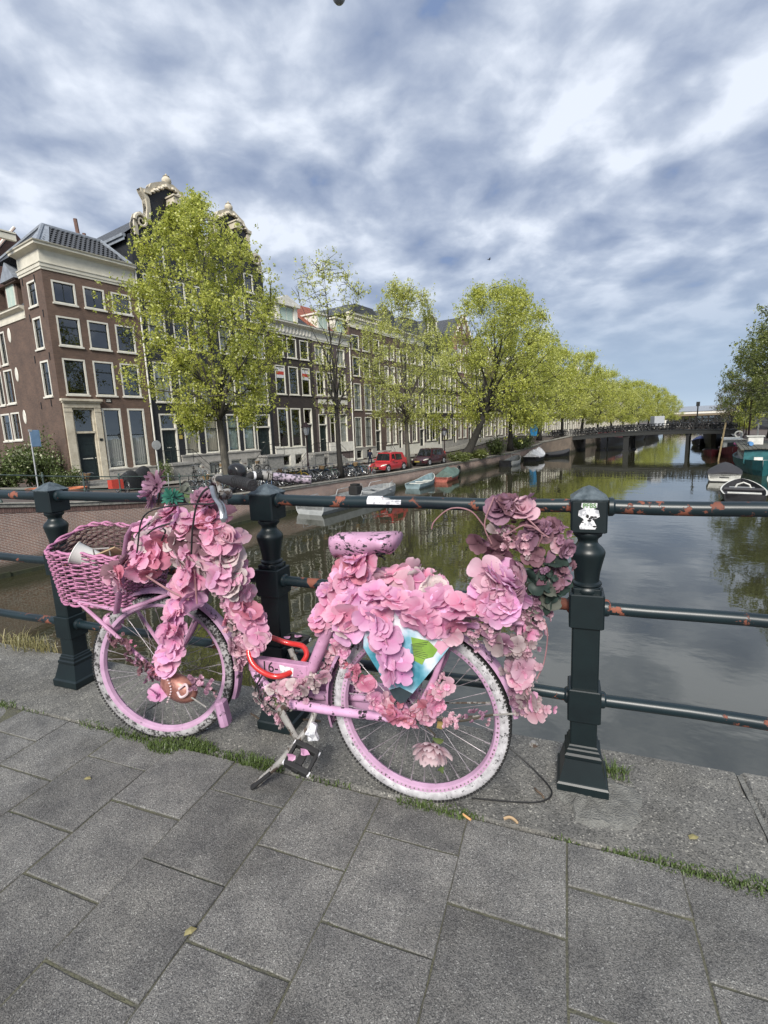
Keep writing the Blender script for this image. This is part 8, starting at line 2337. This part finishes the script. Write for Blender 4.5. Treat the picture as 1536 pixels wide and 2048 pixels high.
# by the bottom bracket and front hub
garland('garland', 'small pale florets round the bottom bracket', [(-.985, .295, -.03), (-.95, .325, -.035), (-.90, .335, -.04), (-.855, .335, -.04), (-.815, .36, -.03), (-.785, .41, -.02)], .024, 24, (('faded', 2), ('blush', 3), ('bright', 1), ('cream', 1)), (('small', 2), ('hydrangea', 1)), .030, .03)
garland('garland', None, [(-1.04, .30, -.02), (-1.0, .25, -.03), (-.96, .22, -.03), (-.93, .215, -.03)], .022, 16, (('blush', 3), ('faded', 2), ('leafgreen', 1)), (('small', 1),), .027, .025)
garland('garland', 'dark mauve florets wound round the basket stays', [(-1.70, .455, -.085), (-1.62, .40, -.08), (-1.54, .345, -.08), (-1.48, .31, -.09), (-1.44, .335, -.09)], .020, 26, (('dusty', 3), ('mauve', 2), ('rose', 1)), (('small', 1),), .024, .02)
garland('garland', None, [(-1.285, .33, -.10), (-1.25, .32, -.11), (-1.20, .29, -.08)], .018, 8, (('mauve', 2), ('blush', 2)), (('small', 1),), .022, .02)
garland('garland', None, [(-1.47, .255, -.10), (-1.455, .24, -.10)], .008, 2, (('orchid', 1),), (('hydrangea', 1),), .045, .015)
garland('garland', None, [(-.42, .345, -.09), (-.30, .34, -.085), (-.18, .37, -.06)], .012, 10, (('blush', 2), ('mauve', 1)), (('small', 1),), .022, .015)
# upright sprays at the left of the handlebar
garland('garland', 'mauve daisies standing beside the handlebar', [(-1.475, .985, -.03), (-1.465, 1.03, -.03), (-1.45, 1.07, -.03)], .028, 7, (('mauve', 3), ('dusty', 1), ('orchid', 1)), (('daisy', 1),), .044, .03, (-.3, -1, .5))
garland('garland', 'green leaves and jade daisy beside the handlebar', [(-1.40, .96, -.03), (-1.38, 1.01, -.03), (-1.34, 1.04, -.02), (-1.31, 1.0, -.02)], .035, 16, (('leafgrey', 2), ('leafgreen', 3)), (('leaf', 1),), .030, .025, (0, -1, .6))
garland('garland', None, [(-1.385, 1.03, -.06), (-1.375, 1.015, -.06)], .006, 2, (('jade', 1),), (('daisy', 1),), .040, .01, (0, -1, .5))
garland('garland', None, [(-1.20, 1.02, -.09), (-1.17, .99, -.10)], .012, 4, (('rose', 1), ('mauve', 1)), (('daisy', 1), ('peony', 1)), .034, .02)
# the single large bloom hung on the rear hub
sb = link('bloom', flower_mesh('bloom', 3, BLOOM), bike, B(-.362, .255, -.10)); sb.scale = (.068,) * 3; sb.rotation_euler = (radians(122), radians(10), .2); sb['label'] = 'large pale pink bloom hanging at the rear hub'
mb = MB(); mb.tube([B(-.362, .255, -.10), B(-.355, .29, -.095), B(-.40, .315, -.08)], .003, 5); mb.build('bloom_stem', MAT['stem_wire'], bike)
for k, (x, z, a) in enumerate(((-.36, .285, .3), (-.325, .20, 2.0), (-.345, .19, 4.0))):
    o = link('leaf', fmesh('leaf', 'leafgreen', k), bike, B(x, z, -.105)); o.scale = (.024,) * 3; o.rotation_euler = (pi / 2, a, 0)
# curling wires and bare stems
mb = MB()
for pts in ([(-.21, .95, -.06), (-.25, 1.0, -.08), (-.31, 1.005, -.08), (-.36, .965, -.07), (-.37, .94, -.07)], [(-.19, .90, -.06), (-.21, .96, -.07), (-.185, 1.04, -.06)], [(-.09, .98, -.06), (-.05, .94, -.08), (-.06, .90, -.06)], [(-.065, .72, -.06), (-.03, .66, -.06), (-.035, .56, -.05), (-.055, .5, -.05)], [(-.15, .93, -.07), (-.09, .965, -.09), (-.03, .93, -.08)]):
    mb.tube(catmull([B(*p) for p in pts], 6), .0022, 5)
mb.build('bare_stems', pm('stem_pink', (.34, .18, .20), (.22, .11, .12), 30, .6), bike)
mb = MB(); mb.tube(catmull([B(-1.53, .78, -.13), B(-1.46, .75, -.15), B(-1.33, .69, -.15), B(-1.26, .655, -.13)], 5), .004, 6); mb.tube([B(-1.24, .80, -.12), B(-1.235, .64, -.12)], .0035, 6); mb.build('tie_rod', MAT['stem_pink'], bike, smooth=True)
mb = MB()
for pts in ([(-1.50, .83, -.12), (-1.42, .90, -.13), (-1.34, .93, -.12), (-1.25, .945, -.09)], [(-1.53, .80, -.11), (-1.50, .88, -.12), (-1.44, .93, -.11)], [(-1.36, .87, -.14), (-1.335, .905, -.145), (-1.35, .915, -.14)], [(-1.03, .36, -.03), (-1.06, .30, -.04), (-1.03, .26, -.05), (-.96, .235, -.05)], [(-1.05, .33, -.04), (-1.03, .28, -.05), (-.97, .25, -.06)]):
    mb.tube(catmull([B(*p) for p in pts], 6), .0034, 6)
mb.build('loose_cable', MAT['cable_black'], bike, smooth=True)

# ------------------------------------------------------------------ grass in the joints, litter
leafmat('grass_green', (.13, .19, .05), (.06, .09, .028), .3); leafmat('grass_dry', (.42, .36, .17), (.20, .20, .08), .3)
def tufts(name, label, spots, mat, seed):
    r = random.Random(seed); mb = MB()
    for (x, y, rad, n, h) in spots:
        for k in range(n):
            a = r.random() * 6.28; q = rad * sqrt(r.random()) ; px, py = x + q * cos(a) * (2.2 if rad < .05 else 1.6), y + q * sin(a) * .55
            hh = h * r.uniform(.4, 1.1); la = r.random() * 6.28; ln = hh * r.uniform(.3, 1.1); w = .0013 + .0012 * r.random()
            d = Vector((cos(la), sin(la), 0)); s_ = Vector((-sin(la), cos(la), 0)) * w; p0 = Vector((px, py, -.006)); p1 = p0 + d * ln * .4 + Vector((0, 0, hh * .7)); p2 = p0 + d * ln + Vector((0, 0, hh * r.uniform(.6, 1.05)))
            mb.add([p0 - s_, p0 + s_, p1 + s_ * .8, p1 - s_ * .8, p2], [(0, 1, 2, 3), (3, 2, 4)])
    return tag(mb.build(name, MAT[mat], None, fix=False), label, kind='stuff')


tufts('grass', None, [(-1.50, 1.345, .05, 260, .030), (-1.43, 1.395, .07, 420, .034), (-1.34, 1.40, .05, 220, .030), (-1.24, 1.385, .04, 110, .022), (-1.13, 1.39, .05, 230, .030), (-1.03, 1.385, .05, 240, .030), (-.86, 1.378, .03, 30, .014), (-.74, 1.377, .03, 46, .018), (-.43, 1.377, .05, 150, .020), (-.33, 1.377, .045, 150, .024), (-.27, 1.377, .03, 50, .016),
                      (.035, 1.377, .02, 36, .013), (.20, 1.377, .03, 80, .014), (.26, 1.377, .04, 100, .016), (.335, 1.377, .05, 150, .019), (.41, 1.377, .04, 120, .017), (.49, 1.377, .06, 170, .020), (.56, 1.377, .05, 90, .018), (-2.5, 1.377, .05, 110, .020), (-2.3, 1.377, .04, 50, .015), (-1.93, 1.377, .05, 90, .018), (-1.80, 1.377, .04, 60, .016), (-1.70, 1.377, .06, 160, .024), (-1.62, 1.375, .05, 130, .022),
                      (.185, 1.735, .028, 130, .045), (.205, 1.70, .02, 50, .03)], 'grass_green', 3)
tufts('dry_grass', None, [(-3.02, 1.85, .10, 130, .12), (-2.9, 1.86, .06, 50, .09), (-3.2, 1.86, .10, 60, .10)], 'grass_dry', 5)
tufts('moss', None, [(-.26 + .3 * k + FR.uniform(-.02, .3), 1.38 - .3 * j + (.15 if k % 2 else 0), .035, 55, .0055) for k in range(-5, 4) for j in range(1, 3) if FR.random() < .5], 'grass_green', 8)
mb = MB(); mb.tube([(0, 0, 0), (.022, 0, 0)], .0038, 8); mb.tube([(.022, 0, 0), (.032, 0, 0)], .0037, 8)
pm('cig', (.62, .36, .16), (.55, .30, .12), 30, .8)
tag(mb.build('cigarette_butt', MAT['cig'], None, loc=(-.275, 1.376, .005), rot=(0, 0, -.5)), 'orange cigarette butt in the joint below the rear wheel', 'cigarette butt')
pm('twig', (.14, .10, .07), (.07, .05, .035), 40, .9)
for k, (x, y, l, a, lb) in enumerate(((-.125, 1.395, .045, -.15, 'pale broken twig on the kerb joint below the right post'), (-1.13, 1.60, .34, -.35, 'long dark twig lying behind the pedal at the foot of the middle post'), (-1.05, 1.66, .20, .4, 'short dark twig at the foot of the middle post'), (-.045, 1.545, .05, -.9, 'thin dark twig left of the right post foot'))):
    mb = MB(); rs_ = random.Random(k); mb.tube(catmull([(-l / 2, 0, .004), (-l * .15, rs_.uniform(-.01, .01), .01), (l * .2, rs_.uniform(-.015, .015), .007), (l / 2, 0, .004)], 4), [.004 if k else .005] * 12 + [.002], 5)
    tag(mb.build('twig', MAT['twig' if k else 'cardboard'], None, loc=(x, y, .001), rot=(0, 0, a)), lb, 'twig')
mb = MB(); mb.tube(catmull([(-.13, .0, .004), (-.02, .02, .004), (.085, .05, .004), (.125, .10, .006), (.09, .16, .012), (-.01, .22, .05), (-.10, .24, .10)], 6), .0028, 6)
tag(mb.build('wire_loop', MAT['cable_black'], None, loc=(-.13, 1.455, 0), smooth=True), 'thin black wire loop lying on the kerb right of the rear wheel', 'wire')
for k, (x, y, w, a, lb) in enumerate(((-1.42, 1.50, .020, .4, 'small white paper scrap inside the shadow of the front wheel'), (.115, 1.52, .012, 1.2, 'tiny pale chip on the cement round the right post'), (.40, 1.50, .016, .3, 'pale leaf on the kerb at the right'), (-.86, .79, .016, .7, 'pale round leaf on the paving left of the centre'), (-1.63, 1.12, .014, .1, 'small pale leaf on the paving at the left edge'))):
    mb = MB(); mb.add([(-w, -w * .4, .003), (w * .2, -w * .6, .006), (w, w * .1, .003), (w * .1, w * .6, .007), (-w * .8, w * .4, .004), (0, 0, .009)], [(0, 1, 5), (1, 2, 5), (2, 3, 5), (3, 4, 5), (4, 0, 5)])
    tag(mb.build('paper_scrap' if k == 0 else ('stone_chip' if k == 1 else 'dry_leaf'), MAT['sticker_white' if k < 2 else 'grass_dry'], None, loc=(x, y, .001), rot=(0, 0, a)), lb, 'scrap' if k == 0 else ('chip' if k == 1 else 'leaf'))
mb = MB(); mb.lathe([(.018, 0), (.018, .004), (.010, .006), (.010, .014), (0, .014)], 10)
tag(mb.build('bolt_head', MAT['bare_metal'], None, loc=(-.079, 1.81, 0)), 'small metal bolt head set in the kerb left of the right post', 'bolt')
